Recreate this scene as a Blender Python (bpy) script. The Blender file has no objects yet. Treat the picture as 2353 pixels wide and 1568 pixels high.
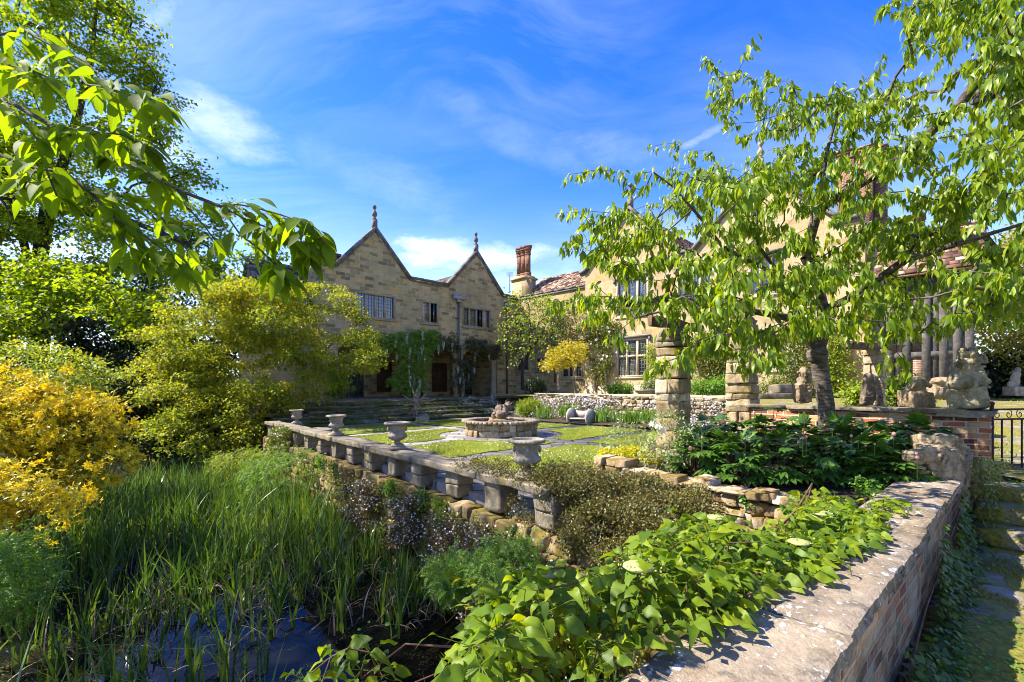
import bpy, math, random
import numpy as np
from mathutils import Vector, Matrix

random.seed(7)
rng = np.random.default_rng(7)
SC = bpy.context.scene
COL = SC.collection
R = math.radians

# ------------------------------------------------------------------ camera
EYE, FOC, CX, HOR = 1.6, 1060.0, 1176.5, 887.0      # survey of the photograph (2353 px wide copy)
cam = bpy.data.cameras.new("camera")
cam.sensor_width = 36.0
cam.lens = 36.0 * FOC / 2353.0
cam.shift_y = (HOR - 784.0) / 2353.0
cam.clip_start = 0.05
cam.clip_end = 2000.0
camo = bpy.data.objects.new("camera", cam)
COL.objects.link(camo)
camo.location = (0, 0, EYE)
camo.rotation_euler = (R(90), 0, 0)
SC.camera = camo

# ------------------------------------------------------------------ sun and sky
SUN_AZ, SUN_EL = R(-88), R(47)          # azimuth clockwise from +Y
sdir = Vector((math.sin(SUN_AZ) * math.cos(SUN_EL), math.cos(SUN_AZ) * math.cos(SUN_EL), math.sin(SUN_EL)))
sl = bpy.data.lights.new("sun", 'SUN')
sl.energy = 5.0
sl.angle = R(0.5)
sl.color = (1.0, 0.93, 0.82)
so = bpy.data.objects.new("sun", sl)
COL.objects.link(so)
so.rotation_euler = sdir.to_track_quat('Z', 'Y').to_euler()
so.location = (-40, 0, 60)

SC.view_settings.view_transform = 'Standard'
SC.view_settings.look = 'None'
SC.view_settings.exposure = 1.48
SC.view_settings.gamma = 1.0
SC.view_settings.use_curve_mapping = False

SC.render.engine = 'CYCLES'
SC.cycles.filter_width = 1.0
SC.cycles.max_bounces = 8
SC.cycles.transparent_max_bounces = 4

W = bpy.data.worlds.new("World")
SC.world = W
W.use_nodes = True

class NG:
    """small helper to wire shader nodes"""
    def __init__(self, tree):
        self.t = tree
        self.n = tree.nodes
        self.l = tree.links
    def add(self, typ, **kw):
        nd = self.n.new(typ)
        for k, v in kw.items():
            setattr(nd, k, v)
        return nd
    def put(self, sock, v):
        if isinstance(v, bpy.types.NodeSocket):
            self.l.new(v, sock)
        elif v is not None:
            if isinstance(v, (tuple, list)) and len(v) == 3 and sock.type == 'RGBA':
                v = (*v, 1.0)
            sock.default_value = v
    def math(self, op, a, b=None, c=None, clamp=False):
        nd = self.add('ShaderNodeMath', operation=op)
        nd.use_clamp = clamp
        for i, v in enumerate((a, b, c)):
            if v is not None:
                self.put(nd.inputs[i], v)
        return nd.outputs[0]
    def vmath(self, op, a, b=None, scale=None):
        nd = self.add('ShaderNodeVectorMath', operation=op)
        self.put(nd.inputs[0], a)
        if b is not None:
            self.put(nd.inputs[1], b)
        if scale is not None:
            self.put(nd.inputs['Scale'], scale)
        return nd
    def mapr(self, v, a, b, c=0.0, d=1.0, smooth=False):
        nd = self.add('ShaderNodeMapRange')
        if smooth:
            nd.interpolation_type = 'SMOOTHSTEP'
        for i, x in enumerate((v, a, b, c, d)):
            self.put(nd.inputs[i], x)
        return nd.outputs[0]
    def noise(self, vec, scale, detail=4, rough=0.55, dist=0.0):
        nd = self.add('ShaderNodeTexNoise')
        if vec is not None:
            self.put(nd.inputs['Vector'], vec)
        self.put(nd.inputs['Scale'], scale)
        self.put(nd.inputs['Detail'], detail)
        self.put(nd.inputs['Roughness'], rough)
        self.put(nd.inputs['Distortion'], dist)
        return nd.outputs[0]
    def voro(self, vec, scale, feature='F1', rand=1.0):
        nd = self.add('ShaderNodeTexVoronoi', feature=feature)
        if vec is not None:
            self.put(nd.inputs['Vector'], vec)
        self.put(nd.inputs['Scale'], scale)
        self.put(nd.inputs['Randomness'], rand)
        return nd
    def ramp(self, fac, stops, interp='LINEAR'):
        nd = self.add('ShaderNodeValToRGB')
        cr = nd.color_ramp
        cr.interpolation = interp
        while len(cr.elements) < len(stops):
            cr.elements.new(0.5)
        for e, (p, c) in zip(cr.elements, stops):
            e.position = p
            e.color = (*c, 1.0) if len(c) == 3 else c
        self.put(nd.inputs[0], fac)
        return nd.outputs[0]
    def mix(self, fac, a, b, blend='MIX'):
        nd = self.add('ShaderNodeMix', data_type='RGBA', blend_type=blend)
        self.put(nd.inputs[0], fac)
        self.put(nd.inputs[6], a)
        self.put(nd.inputs[7], b)
        return nd.outputs[2]
    def mapping(self, vec, loc=(0, 0, 0), rot=(0, 0, 0), scale=(1, 1, 1)):
        nd = self.add('ShaderNodeMapping')
        self.put(nd.inputs[0], vec)
        nd.inputs[1].default_value = loc
        nd.inputs[2].default_value = rot
        nd.inputs[3].default_value = scale
        return nd.outputs[0]
    def bump(self, h, strength=0.5, dist=0.02, normal=None):
        nd = self.add('ShaderNodeBump')
        nd.inputs['Strength'].default_value = strength
        nd.inputs['Distance'].default_value = dist
        self.put(nd.inputs['Height'], h)
        if normal is not None:
            self.put(nd.inputs['Normal'], normal)
        return nd.outputs[0]

def build_world():
    W.node_tree.nodes.clear()
    g = NG(W.node_tree)
    out = g.add('ShaderNodeOutputWorld')
    bg = g.add('ShaderNodeBackground')
    sky = g.add('ShaderNodeTexSky')
    sky.sky_type = 'NISHITA'
    sky.sun_disc = False
    sky.sun_elevation = SUN_EL
    sky.sun_rotation = SUN_AZ
    sky.air_density = 1.0
    sky.dust_density = 0.3
    sky.ozone_density = 2.2
    hs = g.add('ShaderNodeHueSaturation')
    hs.inputs['Saturation'].default_value = 1.42
    hs.inputs['Hue'].default_value = 0.523
    hs.inputs['Value'].default_value = 1.0
    g.put(hs.inputs['Color'], sky.outputs[0])
    tc = g.add('ShaderNodeTexCoord').outputs['Generated']
    sep = g.add('ShaderNodeSeparateXYZ')
    g.put(sep.inputs[0], tc)
    zz = g.math('ADD', g.math('MAXIMUM', sep.outputs[2], 0.0), 0.22)
    cmb = g.add('ShaderNodeCombineXYZ')
    g.put(cmb.inputs[0], g.math('DIVIDE', sep.outputs[0], zz))
    g.put(cmb.inputs[1], g.math('DIVIDE', sep.outputs[1], zz))
    p = cmb.outputs[0]
    # long combed cirrus veils (stretched noise warped by a broader noise)
    wn = g.add('ShaderNodeTexNoise')
    g.put(wn.inputs['Vector'], p)
    wn.inputs['Scale'].default_value = 0.8
    wn.inputs['Detail'].default_value = 3
    wv = g.vmath('SCALE', wn.outputs[1], scale=0.9).outputs[0]
    pw = g.vmath('ADD', p, wv).outputs[0]
    str1 = g.noise(g.mapping(pw, rot=(0, 0, R(-28)), scale=(0.55, 2.6, 1)), 1.6, 9, 0.62)
    broad = g.noise(g.mapping(p, loc=(3.1, 1.7, 0)), 0.75, 3, 0.5)
    veil = g.math('MULTIPLY', g.mapr(str1, 0.42, 0.82), g.mapr(broad, 0.36, 0.66), clamp=True)
    # low bank of brighter cloud near the horizon
    low = g.mapr(sep.outputs[2], 0.10, 0.34, 1.0, 0.0, True)
    bank = g.math('MULTIPLY', g.mapr(g.noise(g.mapping(tc, loc=(0.4, 0, 0.2), scale=(2.2, 2.2, 7)), 2.0, 8, 0.6), 0.44, 0.66), low, clamp=True)
    # the bright cloud to the left
    def blob(px, py, sx, sz, seed, ang=0.0, lo=0.05, hi=1.15, amt=0.95, nscale=7.0, rag=2.6):
        """a cloud about the direction of (px, py): half sizes along and across, turned by ang"""
        c = Vector(((px - CX) / FOC, 1.0, (HOR - py) / FOC)).normalized()
        right = Vector((c.y, -c.x, 0)).normalized()
        up = right.cross(c)
        r2 = right * math.cos(ang) + up * math.sin(ang); u2 = up * math.cos(ang) - right * math.sin(ang)
        dv = g.vmath('SUBTRACT', tc, tuple(c)).outputs[0]
        a = g.math('DIVIDE', g.vmath('DOT_PRODUCT', dv, tuple(r2)).outputs['Value'], sx)
        b = g.math('DIVIDE', g.vmath('DOT_PRODUCT', dv, tuple(u2)).outputs['Value'], sz)
        d2 = g.math('ADD', g.math('MULTIPLY', a, a), g.math('MULTIPLY', b, b))
        nz = g.noise(g.mapping(tc, loc=(seed, 0, 0), rot=(0, R(18), 0), scale=(1, 1, 2.4)), nscale, 9, 0.66)
        v = g.math('SUBTRACT', g.math('ADD', 1.0, g.math('MULTIPLY', g.math('SUBTRACT', nz, 0.5), rag)), d2)
        return g.mapr(v, lo, hi, 0, amt, True)
    cl = g.math('MAXIMUM', g.math('MULTIPLY', veil, 0.40), g.math('MULTIPLY', bank, 0.65))
    pale = g.mapr(sep.outputs[2], 0.08, 0.42, 0.22, 0.0, True)
    cl = g.math('ADD', pale, g.math('MULTIPLY', cl, g.math('SUBTRACT', 1.0, pale)))
    for args in ((480, 258, 0.135, 0.060, 2.0, R(-16), 0.0, 2.2, 0.66), (330, 330, 0.13, 0.10, 8.0, 0, 0.1, 2.0, 0.6), (1080, 590, 0.21, 0.045, 5.0, R(4), 0, 1.7, 0.8), (1010, 575, 0.10, 0.03, 9.0, R(-10), 0, 1.4, 0.85),
                 (1640, 298, 0.085, 0.012, 3.0, R(20), 0, 1.7, 0.32, 12.0), (360, 40, 0.09, 0.018, 4.0, R(52), 0, 1.9, 0.34, 12.0), (1180, 310, 0.30, 0.05, 6.0, R(-24), 0.2, 2.3, 0.20, 5.0), (1420, 350, 0.30, 0.05, 7.5, R(-12), 0.2, 2.3, 0.24, 5.0), (900, 430, 0.3, 0.08, 1.2, R(-20), 0.2, 2.3, 0.2, 5.0)):
        cl = g.math('MAXIMUM', cl, blob(*args))
    col = g.mix(cl, hs.outputs[0], (5.0, 5.2, 5.6))
    g.put(bg.inputs['Color'], col)
    bg.inputs['Strength'].default_value = 0.135
    g.l.new(bg.outputs[0], out.inputs[0])
build_world()

# ------------------------------------------------------------------ survey helpers
def PX(px, py, Y):
    """point at depth Y seen at (px, py) of the surveyed photograph"""
    return np.array([(px - CX) / FOC * Y, Y, EYE - (py - HOR) / FOC * Y])

def PZ(px, py, z):
    return PX(px, py, (EYE - z) * FOC / (py - HOR))

def unit(v):
    v = np.asarray(v, float)
    n = np.linalg.norm(v, axis=-1, keepdims=True)
    return v / np.maximum(n, 1e-9)

_ph = np.random.default_rng(3)
_K = _ph.normal(size=(14, 3)); _F = _ph.uniform(0, 6.28, 14)
def snoise(p, freq=1.0):
    """smooth pseudo noise about -1..1 for (N,3) points"""
    p = np.asarray(p, float) * freq
    return np.sin(p @ _K.T + _F).sum(1) / 4.0

# ------------------------------------------------------------------ objects
ORG = {}
def tag(o, label=None, cat=None, group=None, kind=None):
    if label: o['label'] = label
    if cat: o['category'] = cat
    if group: o['group'] = group
    if kind: o['kind'] = kind
    return o

def thing(name, label, cat, loc=(0, 0, 0), group=None, rz=0.0):
    o = bpy.data.objects.new(name, None)
    o.empty_display_size = 0.1
    COL.objects.link(o)
    o.location = tuple(float(x) for x in loc)
    o.rotation_euler = (0, 0, rz)
    ORG[o.name] = np.array([float(x) for x in loc])
    return tag(o, label, cat, group)

def copy_tree(o, parent=None):
    c = o.copy()
    COL.objects.link(c)
    if parent is not None:
        c.parent = parent
    for ch in list(o.children):
        copy_tree(ch, c)
    return c

CUBE_V = np.array([[x, y, z] for x in (-1, 1) for y in (-1, 1) for z in (-1, 1)], float)
CUBE_F = np.array([[0, 1, 3, 2], [4, 6, 7, 5], [0, 4, 5, 1], [2, 3, 7, 6], [0, 2, 6, 4], [1, 5, 7, 3]])

class MB:
    """collects shapes as numpy chunks and links them as ONE mesh object"""
    def __init__(self):
        self.V = []; self.F = []; self.nv = 0
    def add(self, v, faces, uv=None):
        """faces: (m,k) array or list of such arrays; uv: per-vertex uv"""
        v = np.asarray(v, float).reshape(-1, 3)
        if not isinstance(faces, list):
            faces = [faces]
        for f in faces:
            f = np.asarray(f, int)
            if len(f):
                self.F.append((f + self.nv, None if uv is None else np.asarray(uv, float)[f]))
        self.V.append(v)
        self.nv += len(v)
        return self
    # --- boxes
    def cubes(self, c, ax, ay, az):
        """many boxes: centre and three half-axis vectors, all (N,3)"""
        c, ax, ay, az = [np.asarray(a, float).reshape(-1, 3) for a in (c, ax, ay, az)]
        n = len(c)
        v = c[:, None] + CUBE_V[None, :, 0:1] * ax[:, None] + CUBE_V[None, :, 1:2] * ay[:, None] + CUBE_V[None, :, 2:3] * az[:, None]
        f = (CUBE_F[None] + (np.arange(n) * 8)[:, None, None]).reshape(-1, 4)
        return self.add(v.reshape(-1, 3), f)
    def box(self, c, s, rz=0.0):
        ca, sa = math.cos(rz), math.sin(rz)
        return self.cubes([c], [[ca * s[0] / 2, sa * s[0] / 2, 0]], [[-sa * s[1] / 2, ca * s[1] / 2, 0]], [[0, 0, s[2] / 2]])
    def beam(self, p0, p1, w, h, up=(0, 0, 1)):
        p0 = np.asarray(p0, float); p1 = np.asarray(p1, float)
        a = unit(p1 - p0); s = unit(np.cross(a, up)); u = np.cross(s, a)
        return self.cubes([(p0 + p1) / 2], [(p1 - p0) / 2], [s * w / 2], [u * h / 2])
    def poly(self, pts):
        pts = np.asarray(pts, float)
        return self.add(pts, np.arange(len(pts))[None])
    def prism(self, pts, ext):
        """planar polygon extruded by vector ext"""
        pts = np.asarray(pts, float); n = len(pts)
        v = np.vstack([pts, pts + np.asarray(ext, float)])
        side = np.array([[i, (i + 1) % n, (i + 1) % n + n, i + n] for i in range(n)])
        return self.add(v, [np.arange(n)[None, ::-1], np.arange(n)[None] + n, side])
    # --- round things
    def tube(self, pts, rad, n=7, caps=True):
        pts = np.asarray(pts, float); m = len(pts)
        rad = np.broadcast_to(np.asarray(rad, float), (m,))
        t = np.gradient(pts, axis=0); t = unit(t)
        ref = np.array([0, 0, 1.0]) if abs(t[:, 2]).mean() < 0.8 else np.array([1.0, 0, 0])
        s = unit(np.cross(t, ref)); u = np.cross(s, t)
        a = np.arange(n) / n * 2 * math.pi
        v = pts[:, None] + rad[:, None, None] * (np.cos(a)[None, :, None] * s[:, None] + np.sin(a)[None, :, None] * u[:, None])
        f = []
        for i in range(m - 1):
            for j in range(n):
                f.append([i * n + j, i * n + (j + 1) % n, (i + 1) * n + (j + 1) % n, (i + 1) * n + j])
        fs = [np.array(f)]
        if caps:
            fs += [np.arange(n)[None, ::-1], np.arange(n)[None] + (m - 1) * n]
        return self.add(v.reshape(-1, 3), fs)
    def cones(self, p0, p1, r0, r1, n=5):
        """many tapered segments at once"""
        p0 = np.asarray(p0, float); p1 = np.asarray(p1, float); N = len(p0)
        t = unit(p1 - p0)
        ref = np.where(np.abs(t[:, 2:3]) > 0.85, np.array([[1.0, 0, 0]]), np.array([[0, 0, 1.0]]))
        s = unit(np.cross(t, ref)); u = np.cross(s, t)
        a = np.arange(n) / n * 2 * math.pi
        ring = np.cos(a)[None, :, None] * s[:, None] + np.sin(a)[None, :, None] * u[:, None]
        v = np.concatenate([p0[:, None] + ring * np.asarray(r0)[:, None, None], p1[:, None] + ring * np.asarray(r1)[:, None, None]], 1)
        j = np.arange(n); q = np.stack([j, (j + 1) % n, (j + 1) % n + n, j + n], 1)
        f = (q[None] + (np.arange(N) * 2 * n)[:, None, None]).reshape(-1, 4)
        return self.add(v.reshape(-1, 3), f)
    def lathe(self, prof, c=(0, 0, 0), n=24, flute=None):
        """prof: list of (r, z); flute: optional function(angle array, r, z) -> r"""
        a = np.arange(n) / n * 2 * math.pi
        v = []
        for r, z in prof:
            rr = np.full(n, r) if flute is None else flute(a, r, z)
            v.append(np.stack([rr * np.cos(a), rr * np.sin(a), np.full(n, z)], 1))
        v = np.concatenate(v) + np.asarray(c, float)
        f = []
        for i in range(len(prof) - 1):
            for j in range(n):
                f.append([i * n + j, i * n + (j + 1) % n, (i + 1) * n + (j + 1) % n, (i + 1) * n + j])
        return self.add(v, np.array(f))
    def ellip(self, c, r, rz=0.0, nu=14, nv=9, tilt=0.0):
        th = np.linspace(0, math.pi, nv + 1); ph = np.arange(nu) / nu * 2 * math.pi
        v = np.stack([np.outer(np.sin(th), np.cos(ph)), np.outer(np.sin(th), np.sin(ph)), np.outer(np.cos(th), np.ones(nu))], 2).reshape(-1, 3)
        v = v * np.asarray(r, float)
        if tilt:
            ct, st = math.cos(tilt), math.sin(tilt)
            v = v @ np.array([[ct, 0, -st], [0, 1, 0], [st, 0, ct]])
        ca, sa = math.cos(rz), math.sin(rz)
        v = v @ np.array([[ca, sa, 0], [-sa, ca, 0], [0, 0, 1]]) + np.asarray(c, float)
        f = [[i * nu + j, (i + 1) * nu + j, (i + 1) * nu + (j + 1) % nu, i * nu + (j + 1) % nu] for i in range(nv) for j in range(nu)]
        return self.add(v, np.array(f))
    # --- instanced templates
    def leaves(self, tpl, pos, axis, nrm, scale):
        tv, tf, tuv = tpl
        pos = np.asarray(pos, float); N = len(pos)
        if N == 0:
            return self
        ax = unit(axis); sd = unit(np.cross(ax, nrm)); nn = np.cross(sd, ax)
        scale = np.broadcast_to(np.asarray(scale, float), (N,))
        v = pos[:, None] + scale[:, None, None] * (tv[None, :, 0:1] * sd[:, None] + tv[None, :, 1:2] * ax[:, None] + tv[None, :, 2:3] * nn[:, None])
        k = len(tv)
        off = (np.arange(N) * k)[:, None, None]
        fs = [(f[None] + off).reshape(-1, f.shape[1]) for f in tf]
        return self.add(v.reshape(-1, 3), fs, uv=np.tile(tuv, (N, 1)))
    def build(self, name, mat, parent=None, smooth=False, origin=None, uv=True):
        if not self.F:
            return None
        V = np.concatenate(self.V) if self.V else np.zeros((0, 3))
        if parent is not None and origin is None:
            origin = ORG[parent.name]
        if origin is not None:
            V0 = V - np.asarray(origin, float)
        else:
            V0 = V
        me = bpy.data.meshes.new(name)
        me.vertices.add(len(V0))
        me.vertices.foreach_set('co', V0.astype(np.float32).ravel())
        loops = np.concatenate([f.ravel() for f, _ in self.F])
        tot = np.concatenate([np.full(len(f), f.shape[1]) for f, _ in self.F])
        start = np.concatenate([[0], np.cumsum(tot)[:-1]])
        me.loops.add(len(loops))
        me.loops.foreach_set('vertex_index', loops.astype(np.int32))
        me.polygons.add(len(tot))
        me.polygons.foreach_set('loop_start', start.astype(np.int32))
        me.polygons.foreach_set('loop_total', tot.astype(np.int32))
        if smooth:
            me.polygons.foreach_set('use_smooth', np.ones(len(tot), bool))
        if uv:
            uvs = []
            for f, u in self.F:
                if u is not None:
                    uvs.append(u.reshape(-1, 2)); continue
                P = V[f]                                        # m,k,3   box projection in metres
                nr = np.cross(P[:, 1] - P[:, 0], P[:, 2] - P[:, 0])
                nr = unit(nr)
                h = np.stack([-nr[:, 1], nr[:, 0]], 1)
                hl = np.linalg.norm(h, axis=1, keepdims=True)
                flat = np.abs(nr[:, 2]) > 0.75
                h = np.where(hl > 1e-6, h / np.maximum(hl, 1e-6), np.array([[1.0, 0.0]]))
                h = np.where((np.abs(h[:, 0:1]) > np.abs(h[:, 1:2])) == (h[:, 0:1] > 0), h, h)
                sgn = np.where(np.where(np.abs(h[:, 0]) >= np.abs(h[:, 1]), h[:, 0], h[:, 1]) < 0, -1.0, 1.0)
                h = h * sgn[:, None]
                uu = (P[..., 0] * h[:, None, 0] + P[..., 1] * h[:, None, 1])
                vv = P[..., 2].copy()
                uu = np.where(flat[:, None], P[..., 0], uu)
                vv = np.where(flat[:, None], P[..., 1], vv)
                uvs.append(np.stack([uu, vv], -1).reshape(-1, 2))
            L = me.uv_layers.new(name='UVMap')
            L.data.foreach_set('uv', np.concatenate(uvs).astype(np.float32).ravel())
        me.update()
        me.validate()
        if mat is not None:
            me.materials.append(mat)
        o = bpy.data.objects.new(name, me)
        COL.objects.link(o)
        if parent is not None:
            o.parent = parent
            ORG[o.name] = origin
        elif origin is not None:
            o.location = tuple(float(x) for x in origin)
            ORG[o.name] = np.asarray(origin, float)
        else:
            ORG[o.name] = np.zeros(3)
        return o

# ------------------------------------------------------------------ leaf templates  (x across, y along, z up)
def ovate(ny=5, w=0.3, fold=0.22, curl=0.2, serr=0.0, peak=0.42, tip=1.0):
    ys = np.linspace(0, 1, ny)
    prof = np.where(ys < peak, np.sin(ys / peak * math.pi / 2) ** 0.75, np.cos((ys - peak) / (1 - peak) * math.pi / 2) ** tip)
    wv = w * prof
    if serr:
        wv = wv * (1 + serr * np.where(np.arange(ny) % 2 == 0, 1, -1))
    wv[0] = 0.012; wv[-1] = 0.004
    zc = -curl * ys ** 2
    L = np.stack([-wv, ys - 0.05 * (wv / w), zc + fold * wv], 1)
    M = np.stack([0 * ys, ys, zc], 1)
    Rr = np.stack([wv, ys - 0.05 * (wv / w), zc + fold * wv], 1)
    v = np.concatenate([L, M, Rr])
    f = []
    for i in range(ny - 1):
        f.append([i, ny + i, ny + i + 1, i + 1])
        f.append([ny + i, 2 * ny + i, 2 * ny + i + 1, ny + i + 1])
    uvx = np.concatenate([-np.ones(ny), np.zeros(ny), np.ones(ny)]) * np.concatenate([prof, prof, prof])
    uv = np.stack([uvx, np.concatenate([ys, ys, ys])], 1)
    return v, [np.array(f)], uv

def simple(w=0.3, fold=0.1, curl=0.1):
    v = np.array([[0, 0, 0], [w, 0.45, fold], [0, 1, -curl], [-w, 0.45, fold]], float)
    return v, [np.array([[0, 1, 2], [0, 2, 3]])], np.array([[0, 0], [1, 0.45], [0, 1], [-1, 0.45]], float)

def merge_tpl(parts):
    vs, fs, us, n = [], {}, [], 0
    for v, f, u in parts:
        vs.append(v); us.append(u)
        for a in f:
            fs.setdefault(a.shape[1], []).append(a + n)
        n += len(v)
    return np.concatenate(vs), [np.concatenate(a) for a in fs.values()], np.concatenate(us)

def xf_tpl(t, axis, nrm, pos, s):
    v, f, u = t
    a = unit(np.array(axis, float)); sd = unit(np.cross(a, nrm)); nn = np.cross(sd, a)
    return np.asarray(pos, float) + s * (v[:, 0:1] * sd + v[:, 1:2] * a + v[:, 2:3] * nn), f, u

T_SIMPLE = simple()
T_NARROW = simple(0.16, 0.05, 0.15)
T_ROUND = ovate(4, 0.42, 0.15, 0.12, peak=0.5, tip=0.6)
T_CHERRY = ovate(7, 0.185, 0.45, 0.30, tip=1.15)
T_CHERRY_NEAR = ovate(27, 0.205, 0.34, 0.22, serr=0.035, tip=1.2)
T_HYDR = ovate(19, 0.31, 0.20, 0.34, serr=0.03, peak=0.47, tip=0.95)
def ruffle(t, a, b, c):
    v, f, u = t; v = v.copy()
    e = np.abs(v[:, 0]) / 0.36
    v[:, 2] += a * e * np.sin(v[:, 1] * 9 + np.sign(v[:, 0]) * b) - c * np.maximum(0, v[:, 1] - .55) ** 2 * 3 + .06 * np.sin(v[:, 1] * 5 + b)
    v[:, 0] += .05 * np.sin(v[:, 1] * 3 + b) * b * .5
    return v, f, u
T_HYDRS = [ruffle(T_HYDR, .07, .6, .5), ruffle(T_HYDR, .10, 1.4, .1), ruffle(ovate(19, 0.26, 0.40, 0.25, serr=0.035, peak=0.5, tip=0.95), .06, -.9, .8), ruffle(ovate(19, 0.35, 0.05, 0.45, serr=0.03, peak=0.45, tip=0.9), .09, -.4, .2)]
T_LANCE = ovate(5, 0.17, 0.3, 0.25, tip=1.0)
def pinnate(n=5, lf=None, droop=0.35, w=0.34, term=True):
    lf = lf or simple(0.2, 0.06, 0.15)
    ps = []
    for i in range(n):
        y = 0.15 + 0.75 * i / max(1, n - 1)
        z = -droop * y * y
        L = w * (1 - 0.45 * abs(i / max(1, n - 1) - 0.35))
        for sgn in (-1, 1):
            ps.append(xf_tpl(lf, (sgn, 0.45, -0.25), (0, 0, 1), (0, y, z), L))
    if term:
        ps.append(xf_tpl(lf, (0, 1, -0.6), (0, 0, 1), (0, 0.95, -droop * 0.9), w))
    return merge_tpl(ps)
T_PINNATE = pinnate()
def star(n=5, w=0.22, cup=0.35, r=1.0):
    ps = []
    for i in range(n):
        a = i / n * 2 * math.pi
        ps.append(xf_tpl(simple(w, 0.05, 0.12), (math.cos(a), math.sin(a), cup), (0, 0, 1), (0, 0, 0), r))
    return merge_tpl(ps)
T_STAR = star()
def disk(n=6):
    a = np.arange(n) / n * 2 * math.pi
    v = np.stack([np.cos(a), np.sin(a), 0 * a], 1)
    return v, [np.arange(n)[None]], v[:, :2]
T_DISK = disk()
def palmate(n=7, spread=R(140), lf=None):
    lf = lf or T_LANCE
    ps = []
    for i in range(n):
        a = (i / (n - 1) - 0.5) * spread
        ps.append(xf_tpl(lf, (math.sin(a), math.cos(a), -0.12), (0, 0, 1), (0, 0, 0), 1.0 - 0.35 * abs(a) / (spread / 2)))
    return merge_tpl(ps)
T_PEONY = palmate(7, R(170), ovate(5, 0.19, 0.25, 0.22, tip=1.0))
T_ACER = palmate(5, R(150), simple(0.14, 0.03, 0.1))

def rdirs(n, zmin=-1.0, zmax=1.0):
    z = rng.uniform(zmin, zmax, n); a = rng.uniform(0, 2 * math.pi, n)
    r = np.sqrt(np.maximum(0, 1 - z * z))
    return np.stack([r * np.cos(a), r * np.sin(a), z], 1)

def in_ellips(n, ells, shell=0.0, lump=0.25, freq=1.3):
    """points in a union of ellipsoids (c, r), weighted by volume; shell 0..1 pushes to the surface; lumpy outline"""
    vol = np.array([np.prod(r) for _, r in ells]); vol = vol / vol.sum()
    k = rng.choice(len(ells), n, p=vol)
    c = np.array([e[0] for e in ells], float)[k]; r = np.array([e[1] for e in ells], float)[k]
    d = rdirs(n)
    u = rng.uniform(0, 1, n)
    rad = (1 - shell) * u ** (1 / 3) + shell * (1 - 0.35 * u ** 1.5)
    p = c + d * r * rad[:, None]
    q = c + d * r * (rad * (1 + lump * snoise(p, freq)))[:, None]
    return q, d

def pts_in_poly(n, poly):
    poly = np.asarray(poly, float)
    lo, hi = poly.min(0), poly.max(0)
    out = np.zeros((0, 2))
    while len(out) < n:
        p = rng.uniform(lo, hi, (n * 2, 2))
        out = np.vstack([out, p[inside(p, poly)]])
    return out[:n]

def inside(p, poly):
    poly = np.asarray(poly, float)
    x, y = p[:, 0], p[:, 1]
    c = np.zeros(len(p), bool)
    j = len(poly) - 1
    for i in range(len(poly)):
        xi, yi = poly[i]; xj, yj = poly[j]
        hit = ((yi > y) != (yj > y)) & (x < (xj - xi) * (y - yi) / (yj - yi + 1e-12) + xi)
        c ^= hit
        j = i
    return c

def poly_dist(p, poly):
    """distance of (N,2) points to the polygon outline"""
    poly = np.asarray(poly, float); best = np.full(len(p), 1e9)
    for i in range(len(poly)):
        a, b = poly[i], poly[(i + 1) % len(poly)]
        ab = b - a
        t = np.clip(((p - a) @ ab) / (ab @ ab), 0, 1)
        best = np.minimum(best, np.linalg.norm(p - a - t[:, None] * ab, axis=1))
    return best

def pads(n, per, poly, dfun, r, th, droop, holes=()):
    """flat drooping sprays of foliage: centres inside an outline, members on a dished disc"""
    C = px_points(n, poly, dfun, holes); n = len(C)
    a = rng.uniform(0, 2 * math.pi, (n, per)); q = np.sqrt(rng.random((n, per)))
    rr = r * rng.uniform(.6, 1.25, (n, 1)) * q
    st = rng.uniform(.7, 1.3, (n, 1))
    P = C[:, None] + np.stack([rr * np.cos(a) * st, rr * np.sin(a) / st, rng.normal(0, th, (n, per)) - droop * r * q ** 2], -1)
    return P.reshape(-1, 3)

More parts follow.
